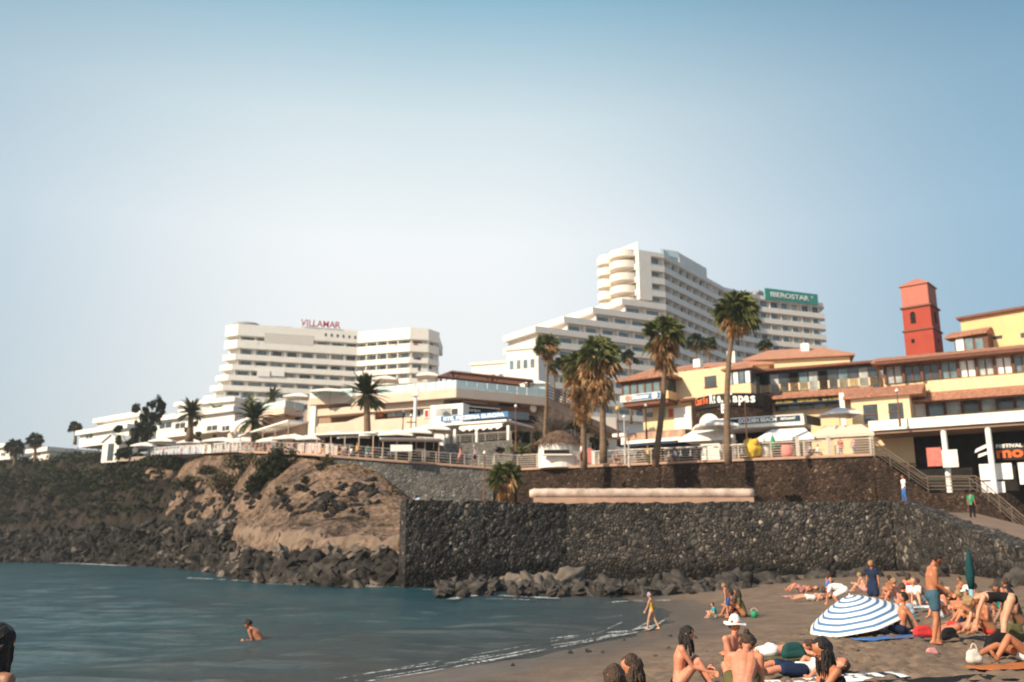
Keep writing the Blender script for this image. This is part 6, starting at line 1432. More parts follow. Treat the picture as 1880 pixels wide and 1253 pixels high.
# ================================================================ PEOPLE
def V(*a): return Vector(a)
def capsule(mb, a, ra, b, rb, seg=12):
    a = Vector(a); b = Vector(b); d = b-a; L_ = d.length
    if L_ < 1e-5: mb.ball(a, ra, seg, 8); return
    d = d/L_; n_ = 4; pts = [a-d*ra*math.cos(R(90*i/n_)) for i in range(n_+1)]; rs = [max(1e-4, ra*math.sin(R(90*i/n_))) for i in range(n_+1)]
    m_ = 3
    for i in range(1, m_): pts.append(a.lerp(b, i/m_)); rs.append(ra+(rb-ra)*i/m_)
    pts += [b+d*rb*math.sin(R(90*i/n_)) for i in range(n_+1)]; rs += [max(1e-4, rb*math.cos(R(90*i/n_))) for i in range(n_+1)]
    mb.tube(pts, rs, seg)
def ik(a, t, l1, l2, pole):
    d = t-a; L_ = d.length; mx_ = (l1+l2)*0.995
    if L_ > mx_: t = a+d*(mx_/L_); d = t-a; L_ = mx_
    L_ = max(L_, abs(l1-l2)+0.02); u = d.normalized(); x = (l1*l1-l2*l2+L_*L_)/(2*L_); h = math.sqrt(max(0, l1*l1-x*x))
    p = pole-u*pole.dot(u); p = p.normalized() if p.length > 1e-4 else u.orthogonal().normalized()
    return a+u*x+p*h, t
def solid(mb, vox, name, m, parent, smooth_it=4, M=None):
    me = bpy.data.meshes.new('tmp'); me.from_pydata([tuple(v) for v in mb.v], [], mb.f); me.update()
    o = bpy.data.objects.new('tmp', me); col.objects.link(o)
    md = o.modifiers.new('r', 'REMESH'); md.mode = 'VOXEL'; md.voxel_size = vox; md.use_smooth_shade = True
    if smooth_it: ms = o.modifiers.new('s', 'SMOOTH'); ms.factor = 0.5; ms.iterations = smooth_it
    dg = bpy.context.evaluated_depsgraph_get(); m2 = bpy.data.meshes.new_from_object(o.evaluated_get(dg)); bpy.data.objects.remove(o)
    if M is not None: m2.transform(M)
    m2.materials.clear(); m2.materials.append(m); m2.name = name; m2.polygons.foreach_set('use_smooth', [True]*len(m2.polygons))
    ob = bpy.data.objects.new(name, m2); col.objects.link(ob); ob.parent = parent; return ob
def skin(n, c): return mat('skin_'+n, c, 0.5, 0.28, 4.0, 0.15, 40, 0.35)
SK = {'tan': skin('tan', (0.40,0.155,0.08)), 'fair': skin('fair', (0.54,0.28,0.18)), 'pink': skin('pink', (0.52,0.21,0.13)), 'brown': skin('brown', (0.27,0.13,0.08))}
def cloth(n, c, **k): return mat('cloth_'+n, c, 0.85, 0.12, 5, 0.3, 30, 0.15, **k)
HA = {'black': mat('hair_black', (0.013,0.010,0.009), 0.5, 0.4, 20, 0.6, 60, 0.4), 'brown': mat('hair_brown', (0.05,0.028,0.016), 0.5, 0.4, 20, 0.6, 60, 0.4), 'blond': mat('hair_blond', (0.30,0.19,0.09), 0.5, 0.3, 20, 0.6, 60, 0.4), 'fairbrown': mat('hair_fair_brown', (0.15,0.08,0.04), 0.5, 0.3, 20, 0.6, 60, 0.4)}
M_eye = mat('dark_eye', (0.02,0.015,0.012), 0.2, 0.1, 5, spec=0.6); M_lip = mat('lips', (0.35,0.11,0.09), 0.5, 0.1, 5)
def person(label, loc, yaw, pose, H=1.75, skin_='tan', hair=('short','brown'), clothes=(), vox=0.014, fem=False, hat=None, cat='person', group=None, tilt=0.0):
    """pose: pelvis, t1 (lower back direction), t2 (upper back direction), head (neck to crown), face, syaw, LH RH LF RF, poles"""
    s = H/1.75; P = dict(pelvis=V(0,0,.93), t1=V(0,0,1), t2=V(0,.05,1), head=V(0,.05,1), face=V(0,1,0), syaw=0, pyaw=0, LH=V(-.26,.05,.82), RH=V(.26,.05,.82), LF=V(-.11,0,.07), RF=V(.11,0,.07), ep=V(0,-1,0), kp=V(0,1,0), kpl=None, kpr=None, epl=None, epr=None, toe=V(0,1,0), toel=None, toer=None)
    P.update(pose); pe = P['pelvis']; t1 = P['t1'].normalized(); t2 = P['t2'].normalized()
    py_ = R(P['pyaw']); rgt = V(math.cos(py_), math.sin(py_), 0); rgt = (rgt-t1*rgt.dot(t1)).normalized() if abs(t1.z) < 2 else rgt
    if 'rgt' in P: rgt = P['rgt'].normalized()
    fw = t1.cross(rgt)*-1; fw = V(0,0,1).cross(rgt) if abs(t1.z) > .8 else rgt.cross(t1)*-1
    sw = R(P['syaw']); fwd2 = rgt.cross(t2)*-1
    sr = (rgt*math.cos(sw)+t2.cross(rgt)*math.sin(sw)).normalized()
    waist = pe+t1*.17; chest = waist+t2*.19; shc = chest+t2*.13; neck = shc+t2*.05; front = t2.cross(sr).normalized()
    if 'rgt' not in P and front.dot(P['face']) < -0.6: front = front
    shw = .165 if fem else .19; hw = .095 if fem else .088
    shL = shc-sr*shw; shR = shc+sr*shw; hL = pe-rgt*hw; hR = pe+rgt*hw
    hd = P['head'].normalized(); hb = neck+hd*.07; hc = hb+hd*.105; fc = P['face']-hd*P['face'].dot(hd); fc = fc.normalized(); er = fc.cross(hd).normalized()
    elL, wL = ik(shL, P['LH'], .29, .26, P['epl'] or P['ep']); elR, wR = ik(shR, P['RH'], .29, .26, P['epr'] or P['ep'])
    knL, aL = ik(hL, P['LF'], .43, .42, P['kpl'] or P['kp']); knR, aR = ik(hR, P['RF'], .43, .42, P['kpr'] or P['kp'])
    f = .86 if fem else 1.0; b = MB(); C = lambda a_, ra, b_, rb, mb=b: capsule(mb, a_, ra, b_, rb)
    def torso(mb, g=0.0, lo=True, hi=True):
        if lo:
            for sgn in (-1,1): capsule(mb, pe+rgt*.055*sgn-t1*.02, .105*(1.06 if fem else 1)+g, waist+rgt*.04*sgn, .095*f+g)
        if hi:
            for sgn in (-1,1):
                capsule(mb, waist+rgt*.04*sgn, .092*f+g, chest+sr*.07*sgn, .105*f+g); capsule(mb, chest+sr*.07*sgn, .105*f+g, shc+sr*.08*sgn-t2*.01, .075*f+g)
                capsule(mb, shc+sr*.06*sgn, .06+g, (shR if sgn > 0 else shL), .055*f+g)
                capsule(mb, chest+sr*.075*sgn+front*(.05 if fem else .045)+t2*.01, (.058 if fem else .055)+g, chest+sr*.05*sgn+front*.03+t2*.05, .05+g)
    torso(b)
    capsule(b, pe, .10, waist-front*.012, .085*f); capsule(b, waist-front*.012, .085*f, chest-front*.028, .092*f); capsule(b, chest-front*.028, .092*f, shc-front*.012, .07*f)
    for sgn in (-1,1): C(pe+rgt*.07*sgn-front*.04-t1*.03, .085, pe+rgt*.07*sgn-front*.03+t1*.02, .08)
    C(shc, .058, neck+hd*.05, .05*f); b.ball(hc, .098, 14, 10, (1,1,1)); C(hc+fc*.02+hd*.03, .088, hc-fc*.025+hd*.02, .09); C(hc+fc*.035-hd*.06, .052, hc+fc*.055-hd*.085, .032)
    C(hc+fc*.092-hd*.005, .010, hc+fc*.112-hd*.035, .014); C(hc+fc*.07+er*.03+hd*.028, .02, hc+fc*.07-er*.03+hd*.028, .02)
    C(hc+fc*.06+er*.03-hd*.03, .03, hc+fc*.06-er*.03-hd*.03, .03)
    for sgn in (-1,1): C(hc+er*.092*sgn+hd*.01-fc*.008, .016, hc+er*.09*sgn-hd*.025-fc*.003, .012)
    aw = .86 if fem else 1
    for sh_, el_, w_, tgt, sgn in ((shL,elL,wL,'L',-1),(shR,elR,wR,'R',1)):
        C(sh_, .056*aw, sh_.lerp(el_,.35), .05*aw); C(sh_.lerp(el_,.35), .05*aw, el_, .037*aw); C(el_, .038*aw, el_.lerp(w_,.3), .041*aw); C(el_.lerp(w_,.3), .041*aw, w_, .025*aw)
        hdv = P.get('hand'+tgt); hdv = hdv.normalized() if hdv else (w_-el_).normalized(); sd = hdv.cross(P.get('palm'+tgt) or (rgt*sgn)); sd = sd.normalized() if sd.length > .1 else hdv.orthogonal(); nn = sd.cross(hdv)*sgn
        pm = w_+hdv*.075
        for q_ in (-.028,-.01,.01,.028): C(w_+hdv*.01+sd*q_*.6, .016, pm+sd*q_, .0135)
        for i_, (q_, ln) in enumerate(((-.031,.058),(-.011,.072),(.011,.078),(.031,.068))):
            k1 = pm+sd*q_*1.1+(hdv*.8+nn*.35).normalized()*ln*.5; k2 = k1+(hdv*.5+nn*.85).normalized()*ln*.5; C(pm+sd*q_, .0115, k1, .0105); C(k1, .0105, k2, .009)
        tb = w_+hdv*.025+sd*.03; t2_ = tb+(hdv*.6+sd*.8).normalized()*.038; C(tb, .014, t2_, .012); C(t2_, .012, t2_+(hdv*.85+sd*.2+nn*.3).normalized()*.034, .010)
    for h_, k_, a_, tg_ in ((hL,knL,aL,'toel'),(hR,knR,aR,'toer')):
        C(h_, .095*(1.04 if fem else 1), h_.lerp(k_,.45), .078); C(h_.lerp(k_,.45), .078, k_, .053); C(k_, .053, k_.lerp(a_,.3), .056); C(k_.lerp(a_,.3), .056, a_, .036)
        td = (P[tg_] or P['toe']).normalized(); dn = (a_-k_).normalized(); hl_ = a_-td*.045+V(0,0,-.03) if abs(td.z) < .7 else a_+V(0,0,-.0)-td*.03; C(hl_, .032, a_+td*.1+(V(0,0,-.035) if abs(td.z) < .7 else V(0,0,0)), .033)
        C(a_, .038, hl_, .03)
        for i_ in range(5): q_ = (i_-2)*.016; sdf = td.cross(V(0,0,1)); sdf = sdf.normalized() if sdf.length > .1 else rgt; e_ = a_+td*.1+(V(0,0,-.045) if abs(td.z) < .7 else V(0,0,0)); C(e_+sdf*q_, .015, e_+sdf*q_*1.15+td*(.055-.004*abs(i_-1)), .0105)
    loc = Vector(loc); root = thing('person', loc, label, cat, group); root.rotation_euler = (0,0,R(yaw))
    Ms_ = Matrix.Scale(s, 4); bd = solid(b, vox, 'body', SK[skin_], root, 3 if vox < .013 else 4, Ms_)
    for kind, m_ in clothes:
        g = MB(); vx = max(.012, vox)
        if kind in ('trunks','shorts'):
            for sgn in (-1,1): capsule(g, pe+rgt*.055*sgn-t1*.02, .118, pe+rgt*.05*sgn+t1*.05, .108); capsule(g, pe+rgt*.07*sgn-front*.045-t1*.035, .098, pe+rgt*.07*sgn-front*.03+t1*.02, .09)
            g2 = .55 if kind == 'trunks' else .75
            for h_, k_ in ((hL,knL),(hR,knR)): capsule(g, h_, .11, h_.lerp(k_,g2), .098); capsule(g, pe-front*.03, .11, h_, .1)
        elif kind == 'bikini_bottom':
            for sgn in (-1,1): capsule(g, pe+rgt*.06*sgn-t1*.03, .118, pe+rgt*.06*sgn+t1*.0, .112); capsule(g, pe+rgt*.05*sgn-front*.045-t1*.03, .096, pe+rgt*.05*sgn-front*.03, .09)
        elif kind == 'bikini_top':
            for sgn in (-1,1): capsule(g, chest+sr*.075*sgn+front*.055, .062, chest+sr*.07*sgn+front*.04+t2*.02, .058); capsule(g, chest+sr*.10*sgn, .085, chest+sr*.06*sgn-front*.04, .075)
        elif kind == 'swimsuit':
            torso(g, .01, True, False)
            for sgn in (-1,1): capsule(g, waist+rgt*.04*sgn, .102*f, chest+sr*.065*sgn, .115*f); capsule(g, chest+sr*.07*sgn+front*.055, .068, chest+sr*.06*sgn+front*.03+t2*.04, .055)
        elif kind in ('shirt','dress'):
            torso(g, .016)
            for sh_, el_ in ((shL,elL),(shR,elR)): capsule(g, sh_, .068, sh_.lerp(el_,.55), .062)
            if kind == 'dress':
                for h_, k_ in ((hL,knL),(hR,knR)): capsule(g, h_, .125, h_.lerp(k_,.9), .13); capsule(g, pe, .12, (hL+hR)/2*.3+(knL+knR)/2*.7, .13)
        elif kind == 'pants':
            torso(g, .013, True, False)
            for h_, k_, a_ in ((hL,knL,aL),(hR,knR,aR)): capsule(g, h_, .11, k_, .075); capsule(g, k_, .075, a_, .062)
        solid(g, vx, {'trunks':'swim_trunks','bikini_bottom':'bikini_bottom','bikini_top':'bikini_top'}.get(kind, kind), m_, root, 4, Ms_)
    if hair:
        hm = HA[hair[1]]; g = MB(); back = -fc
        capsule(g, hc+hd*.032+back*.012, .098, hc+back*.035+hd*.01, .09)
        for sgn in (-1,1): capsule(g, hc+er*.055*sgn+hd*.05+fc*.02, .048, hc+er*.068*sgn+back*.03-hd*.03, .04)
        rnd = random.Random(int(abs(loc.x)*97)); capsule(g, hc+hd*.07+fc*.035, .055, hc+hd*.08+back*.02, .06)
        if hair[0] in ('long','longfront'):
            dwn = V(0,0,-1); tb = -front
            n__ = 64 if vox < .012 else 16
            for k in range(n__):
                a0_ = R(-118+236*k/(n__-1)+rnd.uniform(-4,4)); lay = rnd.uniform(.45,1.0); o_ = hc+(back*math.cos(a0_)+er*math.sin(a0_))*.088*lay+hd*rnd.uniform(-.03,.03)
                frt = abs(a0_) > R(85); L__ = rnd.uniform(.22,.34)*(.9 if frt else 1)
                dr_ = (fc*.05+er*.02*math.copysign(1,a0_)) if (frt and hair[0] == 'longfront') else tb*.05*math.cos(a0_)
                p0__ = o_; r0__ = .019 if n__ > 20 else .036; ph_ = rnd.uniform(0,6)
                for j__ in range(1,5):
                    f__ = j__/4; p1__ = o_+dwn*L__*f__+dr_*math.sin(f__*1.6)+(back*math.cos(a0_)+er*math.sin(a0_))*.022*math.sin(f__*math.pi)*(1 if f__ < .8 else .2)+er*.009*math.sin(ph_+f__*7)
                    r1__ = r0__*(1-.16*j__); capsule(g, p0__, r0__*(1-.16*(j__-1)), p1__, r1__, 8); p0__ = p1__
        if hair[0] == 'bun': capsule(g, hc+back*.11+hd*.06, .045, hc+back*.13+hd*.07, .04)
        if hair[0] == 'tail': capsule(g, hc+back*.1+hd*.04, .03, hc+back*.16-hd*.02, .032); capsule(g, hc+back*.16-hd*.02, .032, hc+back*.15-V(0,0,.2), .012)
        for i_ in range(len(g.v)): v_ = g.v[i_]; g.v[i_] = v_+(v_-hc).normalized()*.008*noise.noise(v_*30)
        hm_o = solid(g, max(.0075, vox*.75), 'hair', hm, root, 1, Ms_)
    if hat:
        g = MB(); kind, m_ = hat
        capsule(g, hc+hd*.06, .105, hc+hd*.085, .09)
        if kind == 'cap': capsule(g, hc+hd*.045+fc*.09, .035, hc+hd*.03+fc*.15, .02); capsule(g, hc+hd*.045+fc*.09+er*.03, .03, hc+hd*.03+fc*.14+er*.03, .02); capsule(g, hc+hd*.045+fc*.09-er*.03, .03, hc+hd*.03+fc*.14-er*.03, .02)
        ho = solid(g, .012, 'hat', m_, root, 3, Ms_)
        if kind == 'brim':
            q = MB(); n_ = 22; vs_ = []
            for zz_, rr_ in ((.035,.10),(.02,.185),(.012,.185),(.027,.10)):
                for i in range(n_): a_ = 2*math.pi*i/n_; vs_.append((hc+hd*(zz_+.012*math.sin(3*a_)*(rr_ > .15))+(fc*math.cos(a_)+er*math.sin(a_))*rr_)*s)
            q.add(vs_, [(j*n_+i, j*n_+(i+1)%n_, ((j+1)%4)*n_+(i+1)%n_, ((j+1)%4)*n_+i) for j in range(4) for i in range(n_)]); me_ = bpy.data.meshes.new('brim'); me_.from_pydata([tuple(v) for v in q.v], [], q.f); me_.materials.append(m_); bo = bpy.data.objects.new('brim', me_); col.objects.link(bo); bo.parent = ho
    if vox <= .016:
        for sgn in (-1,1):
            q = MB(); q.ball((hc+fc*.083+er*.034*sgn+hd*.005)*s, .011*s, 8, 6); me_ = bpy.data.meshes.new('eye'); me_.from_pydata([tuple(v) for v in q.v], [], q.f); me_.materials.append(M_eye); eo = bpy.data.objects.new('eye', me_); col.objects.link(eo); eo.parent = root
        q = MB(); capsule(q, (hc+fc*.089-hd*.055+er*.016)*s, .007*s, (hc+fc*.089-hd*.055-er*.016)*s, .007*s, 8); me_ = bpy.data.meshes.new('mouth'); me_.from_pydata([tuple(v) for v in q.v], [], q.f); me_.materials.append(M_lip); eo = bpy.data.objects.new('mouth', me_); col.objects.link(eo); eo.parent = root
    return root
def onsand(px, py):
    z = 0.5
    for _ in range(12): p = G(px, py, z); z = 0.5*z+0.5*sz(p.x, p.y)
    p = G(px, py, z); return V(p.x, p.y, sz(p.x, p.y)+0.01)
# --- poses
def p_stand(**k):
    d = dict(LF=V(-.12,-.02,.07), RF=V(.12,.05,.07)); d.update(k); return d
def p_sit(lean=.1, feet=.62, knee=.0, hands=None, hd_=V(0,.15,1), fc_=V(0,1,-.1), **k):
    d = dict(pelvis=V(0,0,.115), t1=V(0,lean*.6,1), t2=V(0,lean+.25,1), head=hd_, face=fc_, LF=V(-.14,feet,.07), RF=V(.12,feet+.05,.07), kp=V(0,.25,1), ep=V(0,-.6,-.6), LH=V(-.16,feet-.12,.38), RH=V(.16,feet-.1,.38)); d.update(k); return d
def p_lie_back(**k):
    d = dict(pelvis=V(0,0,.12), t1=V(0,-1,.02), t2=V(0,-1,.06), rgt=V(-1,0,0), head=V(0,-1,.18), face=V(0,.15,1), LF=V(-.14,.84,.08), RF=V(.12,.82,.08), kp=V(0,.2,1), LH=V(-.34,-.1,.06), RH=V(.34,-.1,.06), ep=V(0,0,.5), toe=V(0,.6,.8)); d.update(k); d['rgt'] = V(1,0,0); return d
def p_lie_front(**k):
    d = dict(pelvis=V(0,0,.12), t1=V(0,1,.03), t2=V(0,1,.10), head=V(0,1,.35), face=V(0,.9,-.6), LF=V(-.13,-.85,.07), RF=V(.12,-.84,.07), kp=V(0,.1,-1), LH=V(-.22,.85,.05), RH=V(.2,.9,.05), ep=V(0,.2,-.6), epl=V(-1,0,0), epr=V(1,0,0), toe=V(0,-1,.1)); d.update(k); return d
cl_teal = cloth('slate_blue', (0.045,0.10,0.14)); cl_black = cloth('black', (0.012,0.012,0.014)); cl_white = cloth('white', (0.80,0.78,0.75)); cl_navy = cloth('navy', (0.015,0.025,0.06)); cl_red = cloth('red', (0.50,0.04,0.04)); cl_yel = cloth('mustard', (0.55,0.33,0.04)); cl_cyan = cloth('teal', (0.03,0.30,0.34)); cl_mauve = cloth('mauve', (0.42,0.32,0.50)); cl_blue = cloth('blue', (0.05,0.15,0.40)); cl_pink = cloth('pink', (0.55,0.25,0.25)); cl_stripe = cloth('pale_blue', (0.35,0.45,0.55)); cl_olive = cloth('olive', (0.10,0.09,0.04))
# --- the beach, far to near
person('man standing in slate-blue swim trunks, bare back, looking down at the group', onsand(1722,1186), -100, p_stand(t1=V(0,-.03,1), t2=V(0,.14,1), head=V(0,.55,.85), face=V(0,.75,-.7), LH=V(-.1,.24,.95), RH=V(.12,.26,.98), LF=V(-.12,.06,.07), RF=V(.13,-.1,.07), ep=V(0,-1,-.2)), 1.80, 'tan', ('short','black'), [('trunks',cl_teal)], .011)
person('woman in black swimsuit bending forward at the right edge, legs straight', onsand(1840,1192), 78, dict(pelvis=V(0,-.22,.90), t1=V(0,.9,.22), t2=V(0,1,-.02), head=V(0,.8,-.45), face=V(0,-.1,-1), LH=V(-.1,.45,.35), RH=V(.12,.55,.33), LF=V(-.15,.02,.07), RF=V(.16,-.15,.07), ep=V(0,.3,0), kp=V(0,1,0)), 1.70, 'fair', ('tail','blond'), [('swimsuit',cl_black)], .011, True)
person('woman with long dark hair in the foreground, seated, looking down to the right', onsand(1248,1268), -97, p_sit(.02,.45,hd_=V(0,.5,1),fc_=V(.15,.8,-.65), LH=V(-.1,.42,.30), RH=V(.14,.45,.28), t2=V(0,.16,1)), 1.68, 'pink', ('longfront','black'), [('bikini_bottom',cl_black)], .009, True)
def at(px, ytop, top, guess=12.0):
    """stand on the sand in column px where something `top` metres above the sand shows at row ytop"""
    Y = guess
    for _ in range(25):
        z = sz(XZ(px, .5, Y).x, Y)+top; r_ = ray(px, ytop); Yn = (z-CAMH)/r_.z*r_.y; Y = .6*Y+.4*Yn
    p = W(px, ytop, Y); return V(p.x, p.y, sz(p.x, p.y)+.01)
person('person in a white sun hat seated upright behind a hunched sunburnt one', at(1340,1136,.90), -150, p_sit(.0,.5,hd_=V(0,.1,1),fc_=V(0,1,-.15)), 1.72, 'pink', ('short','fairbrown'), [('trunks',cl_navy)], .010, False, ('brim',cl_white))
person('hunched sunburnt person with tied-up brown hair, knees drawn up in the foreground', at(1360,1172,.80), -25, p_sit(.2,.42,hd_=V(.1,.8,.75),fc_=V(.1,.7,-.7), t1=V(0,.2,1), t2=V(0,.65,.9), LH=V(-.18,.5,.3), RH=V(.16,.5,.3), kpl=V(-.5,.2,1)), 1.75, 'pink', ('bun','brown'), [('trunks',cl_olive)], .009)
person('long-haired person whose head and shoulder show at the bottom edge, face lit from the left', at(1190,1207,.88,8.5), 50, p_sit(.1,.5,hd_=V(-.1,.35,1),fc_=V(-.6,.8,-.3)), 1.68, 'tan', ('long','brown'), [('bikini_top',cl_navy)], .009, True)
person('reddish-brown head just peeking over the bottom edge, leftmost of the foreground group', at(1137,1232,.88,8.0), 10, p_sit(.1,.5), 1.70, 'tan', ('short','brown'), [('shirt',cl_olive)], .010)
person('woman in black bikini seated facing left, long dark hair over her back', at(1530,1172,.90,10.5), 98, p_sit(.0,.5,hd_=V(0,.35,1),fc_=V(0,1,-.35), LH=V(-.12,.5,.3), RH=V(.2,.42,.3), t2=V(0,.22,1)), 1.68, 'tan', ('long','black'), [('bikini_top',cl_black),('bikini_bottom',cl_black)], .009, True)
b_ = onsand(1470,1246); person('person lying on their back in white top and navy shorts beside the seated bikini woman', b_, 100, p_lie_back(LH=V(-.3,.0,.06)), 1.72, 'pink', ('short','brown'), [('shirt',cl_white),('shorts',cl_navy)], .010, False)
b_ = onsand(1418,1207); person('person lying face down in white shorts behind the foreground group', b_, -97, p_lie_front(), 1.72, 'pink', ('short','brown'), [('trunks',cl_white)], .011)
person('dark-haired person reclining on a blue towel at the umbrella edge, leaning on arms', onsand(1654,1166), 82, p_sit(-.25,.75, t1=V(0,-.28,1), t2=V(0,-.2,1), hd_=V(0,-.05,1), fc_=V(0,1,-.1), LH=V(-.25,-.38,.05), RH=V(.25,-.38,.05), ep=V(0,-1,.1), LF=V(-.12,.80,.06), RF=V(.12,.66,.07)), 1.75, 'tan', ('short','black'), [('trunks',cl_navy)], .012)
person('fair-haired youth standing in a dark navy dress-length shirt', onsand(1607,1118), 130, p_stand(head=V(0,.2,1), face=V(0,1,-.3)), 1.55, 'tan', ('short','blond'), [('dress',cl_navy)], .014)
person('person in a white shirt bending over behind the striped umbrella', onsand(1545,1118), 70, dict(pelvis=V(0,-.15,.62), t1=V(0,.8,.6), t2=V(0,1,.0), head=V(0,.8,-.6), face=V(0,.1,-1), LH=V(-.15,.5,.1), RH=V(.15,.5,.12), LF=V(-.14,.0,.07), RF=V(.14,-.1,.07), ep=V(0,.2,0)), 1.75, 'pink', ('short','brown'), [('shirt',cl_white),('shorts',cl_white)], .014)
person('sunbather lying with raised knees near the boulders, farthest pair, back one', onsand(1472,1088), 95, p_lie_back(LF=V(-.14,.62,.07), RF=V(.12,.7,.08)), 1.72, 'pink', ('short','fairbrown'), [('trunks',cl_pink)], .018)
person('pale sunbather lying flat just before the raised-knee sunbather', onsand(1492,1104), 92, p_lie_back(), 1.72, 'fair', ('short','brown'), [('trunks',cl_white)], .018)
person('child wading in yellow swimsuit and mauve cap, walking left at the shoreline', V(*G(1198,1157,0.02)), 60, dict(pelvis=V(0,0,.9), t1=V(0,.06,1), t2=V(0,.12,1), head=V(0,.25,1), face=V(0,1,-.35), LF=V(-.1,.22,.07), RF=V(.1,-.3,.09), LH=V(-.28,.32,.72), RH=V(.3,.2,.8)), 1.05, 'fair', ('short','blond'), [('swimsuit',cl_yel)], .014, True, ('cap',cl_mauve))
person('little child in teal rash shirt sitting on the wet sand', onsand(1314,1136), 95, p_sit(.1,.5), .95, 'fair', ('short','brown'), [('shirt',cl_cyan)], .018)
person('child in blue trunks standing bent between the seated adults and teal child', onsand(1338,1136), 60, p_stand(t1=V(0,.1,1), t2=V(0,.25,1), head=V(0,.5,1), face=V(0,.8,-.5)), 1.12, 'pink', ('short','blond'), [('trunks',cl_blue)], .016)
person('seated adult with dark hair by the children, left one', onsand(1352,1133), 60, p_sit(.1,.5), 1.65, 'tan', ('short','black'), [('swimsuit',cl_black)], .018, True)
person('seated adult in olive clothes right of the children, long brown hair', onsand(1366,1134), 75, p_sit(.15,.5), 1.70, 'tan', ('long','brown'), [('shirt',cl_olive)], .018, True)
person('seated pinkish sunbather with pale shorts left of the white and blue bag heap', onsand(1652,1112), 40, p_sit(.1,.5), 1.7, 'pink', ('short','blond'), [('trunks',cl_stripe)], .016)
person('person in pale top sitting behind the standing man, blond', onsand(1680,1112), 160, p_sit(.05,.45), 1.7, 'fair', ('short','blond'), [('shirt',cl_white)], .016)
person('pale person leaning over between the standing man and the closed teal parasol', onsand(1752,1108), 100, p_sit(.5,.5, t1=V(0,.5,1), t2=V(0,.8,.8), hd_=V(0,.7,.6), fc_=V(0,.7,-.7)), 1.7, 'fair', ('short','fairbrown'), [('trunks',cl_black)], .016)
person('orange-tanned person with white cap seated beside the closed teal parasol', onsand(1797,1148), 75, p_sit(.15,.55, LH=V(-.15,.35,.4)), 1.72, 'tan', ('short','brown'), [('trunks',cl_olive)], .013, False, ('cap',cl_white))
person('dark-haired person lying face down behind the standing man\'s legs', onsand(1752,1163), -80, p_lie_front(head=V(0,.9,.6)), 1.75, 'pink', ('long','black'), [('bikini_bottom',cl_red)], .013, True)
person('tanned person sitting with knees up just left of the bending woman', onsand(1818,1165), 95, p_sit(.1,.5), 1.7, 'tan', ('short','fairbrown'), [('bikini_bottom',cl_red)], .014, True)
person('person lying on back at the lower right edge in white shirt', onsand(1885,1216), 96, p_lie_back(LF=V(-.14,.6,.07), RF=V(.12,.8,.08)), 1.72, 'tan', ('short','brown'), [('shirt',cl_white)], .012)
person('sunburnt person seated facing away between the umbrella sitter and the white shirt', onsand(1668,1128), 10, p_sit(.2,.5), 1.7, 'pink', ('short','brown'), [('trunks',cl_white)], .016)
person('tanned child crouching in orange trunks in front of the boulders, right of the standing man', onsand(1772,1092), 80, p_sit(.25,.35), 1.25, 'tan', ('short','brown'), [('trunks',cloth('rust',(.4,.13,.05)))], .018)
person('pale person lying on their side behind the white-capped sitter', onsand(1815,1110), 92, p_lie_back(LF=V(-.14,.6,.07), RF=V(.12,.7,.08)), 1.7, 'fair', ('short','blond'), [('swimsuit',cl_pink)], .018, True)
person('sunburnt person propped on elbows at the feet of the closed teal parasol', onsand(1780,1128), 85, p_sit(-.3,.75, t1=V(0,-.5,1), t2=V(0,-.4,1), LH=V(-.25,-.45,.05), RH=V(.25,-.45,.05), ep=V(0,-1,.1)), 1.7, 'pink', ('short','black'), [('trunks',cl_red)], .016)
xx = [(1640,1100,30,'tan','black',cl_navy,'dark-haired tanned person seated before the boulders, left of the blond pair'),(1664,1094,-60,'pink','brown',cl_red,'sunburnt person in red trunks seated behind the blond pair'),(1702,1110,70,'tan','brown',cl_white,'tanned person in white trunks seated directly behind the standing man'),
(1733,1135,120,'pink','black',cl_stripe,'sunburnt dark-haired person seated between standing man and face-down person'),(1760,1148,-50,'tan','blond',cl_navy,'tanned blond person seated behind the face-down dark-haired person'),(1836,1130,150,'tan','brown',cl_cyan,'tanned person in teal trunks seated facing the camera left of the bending woman'),
(1857,1120,20,'pink','brown',cl_black,'sunburnt person in black seated beyond the bending woman'),(1872,1150,100,'brown','black',cl_olive,'dark-tanned person seated at the right edge behind the bending woman'),(1590,1088,40,'fair','blond',cl_pink,'fair blond person seated near the boulders left of the navy shirt youth'),(1520,1086,-70,'tan','brown',cl_blue,'tanned person in blue trunks seated by the boulders above the striped umbrella')]
for i, (px, py, yw, sk_, hr_, c_, lab) in enumerate(xx):
    person(lab, onsand(px, py), yw, p_sit(.05+.1*(i % 3), .42+.12*(i % 3), hd_=V(.1*(i % 2),.25*(i % 3),1)), 1.6+.04*(i % 4), sk_, (('short','long')[i % 2], hr_), [('trunks' if i % 2 == 0 else 'swimsuit', c_)], .017, i % 2 == 1)
sw = G(476,1172,0); person('bather crouching chest-deep in the sea, reaching down to the water', V(sw.x,sw.y,-.66), 75, dict(pelvis=V(0,-.1,.48), t1=V(0,.45,1), t2=V(0,.8,.8), head=V(0,.7,.7), face=V(0,.8,-.5), LH=V(-.15,.36,.58), RH=V(.12,.36,.58), LF=V(-.15,.05,.05), RF=V(.15,-.05,.05)), 1.75, 'tan', ('short','black'), [('trunks',cl_black)], .014)
lb = W(-12,1152,6.0); person('dark-haired bather standing in shade at the very left edge, seen from behind', V(lb.x,lb.y,lb.z-1.66), -20, p_stand(head=V(0,.2,1)), 1.66, 'brown', ('long','black'), [('swimsuit',cl_cyan)], .010, True)
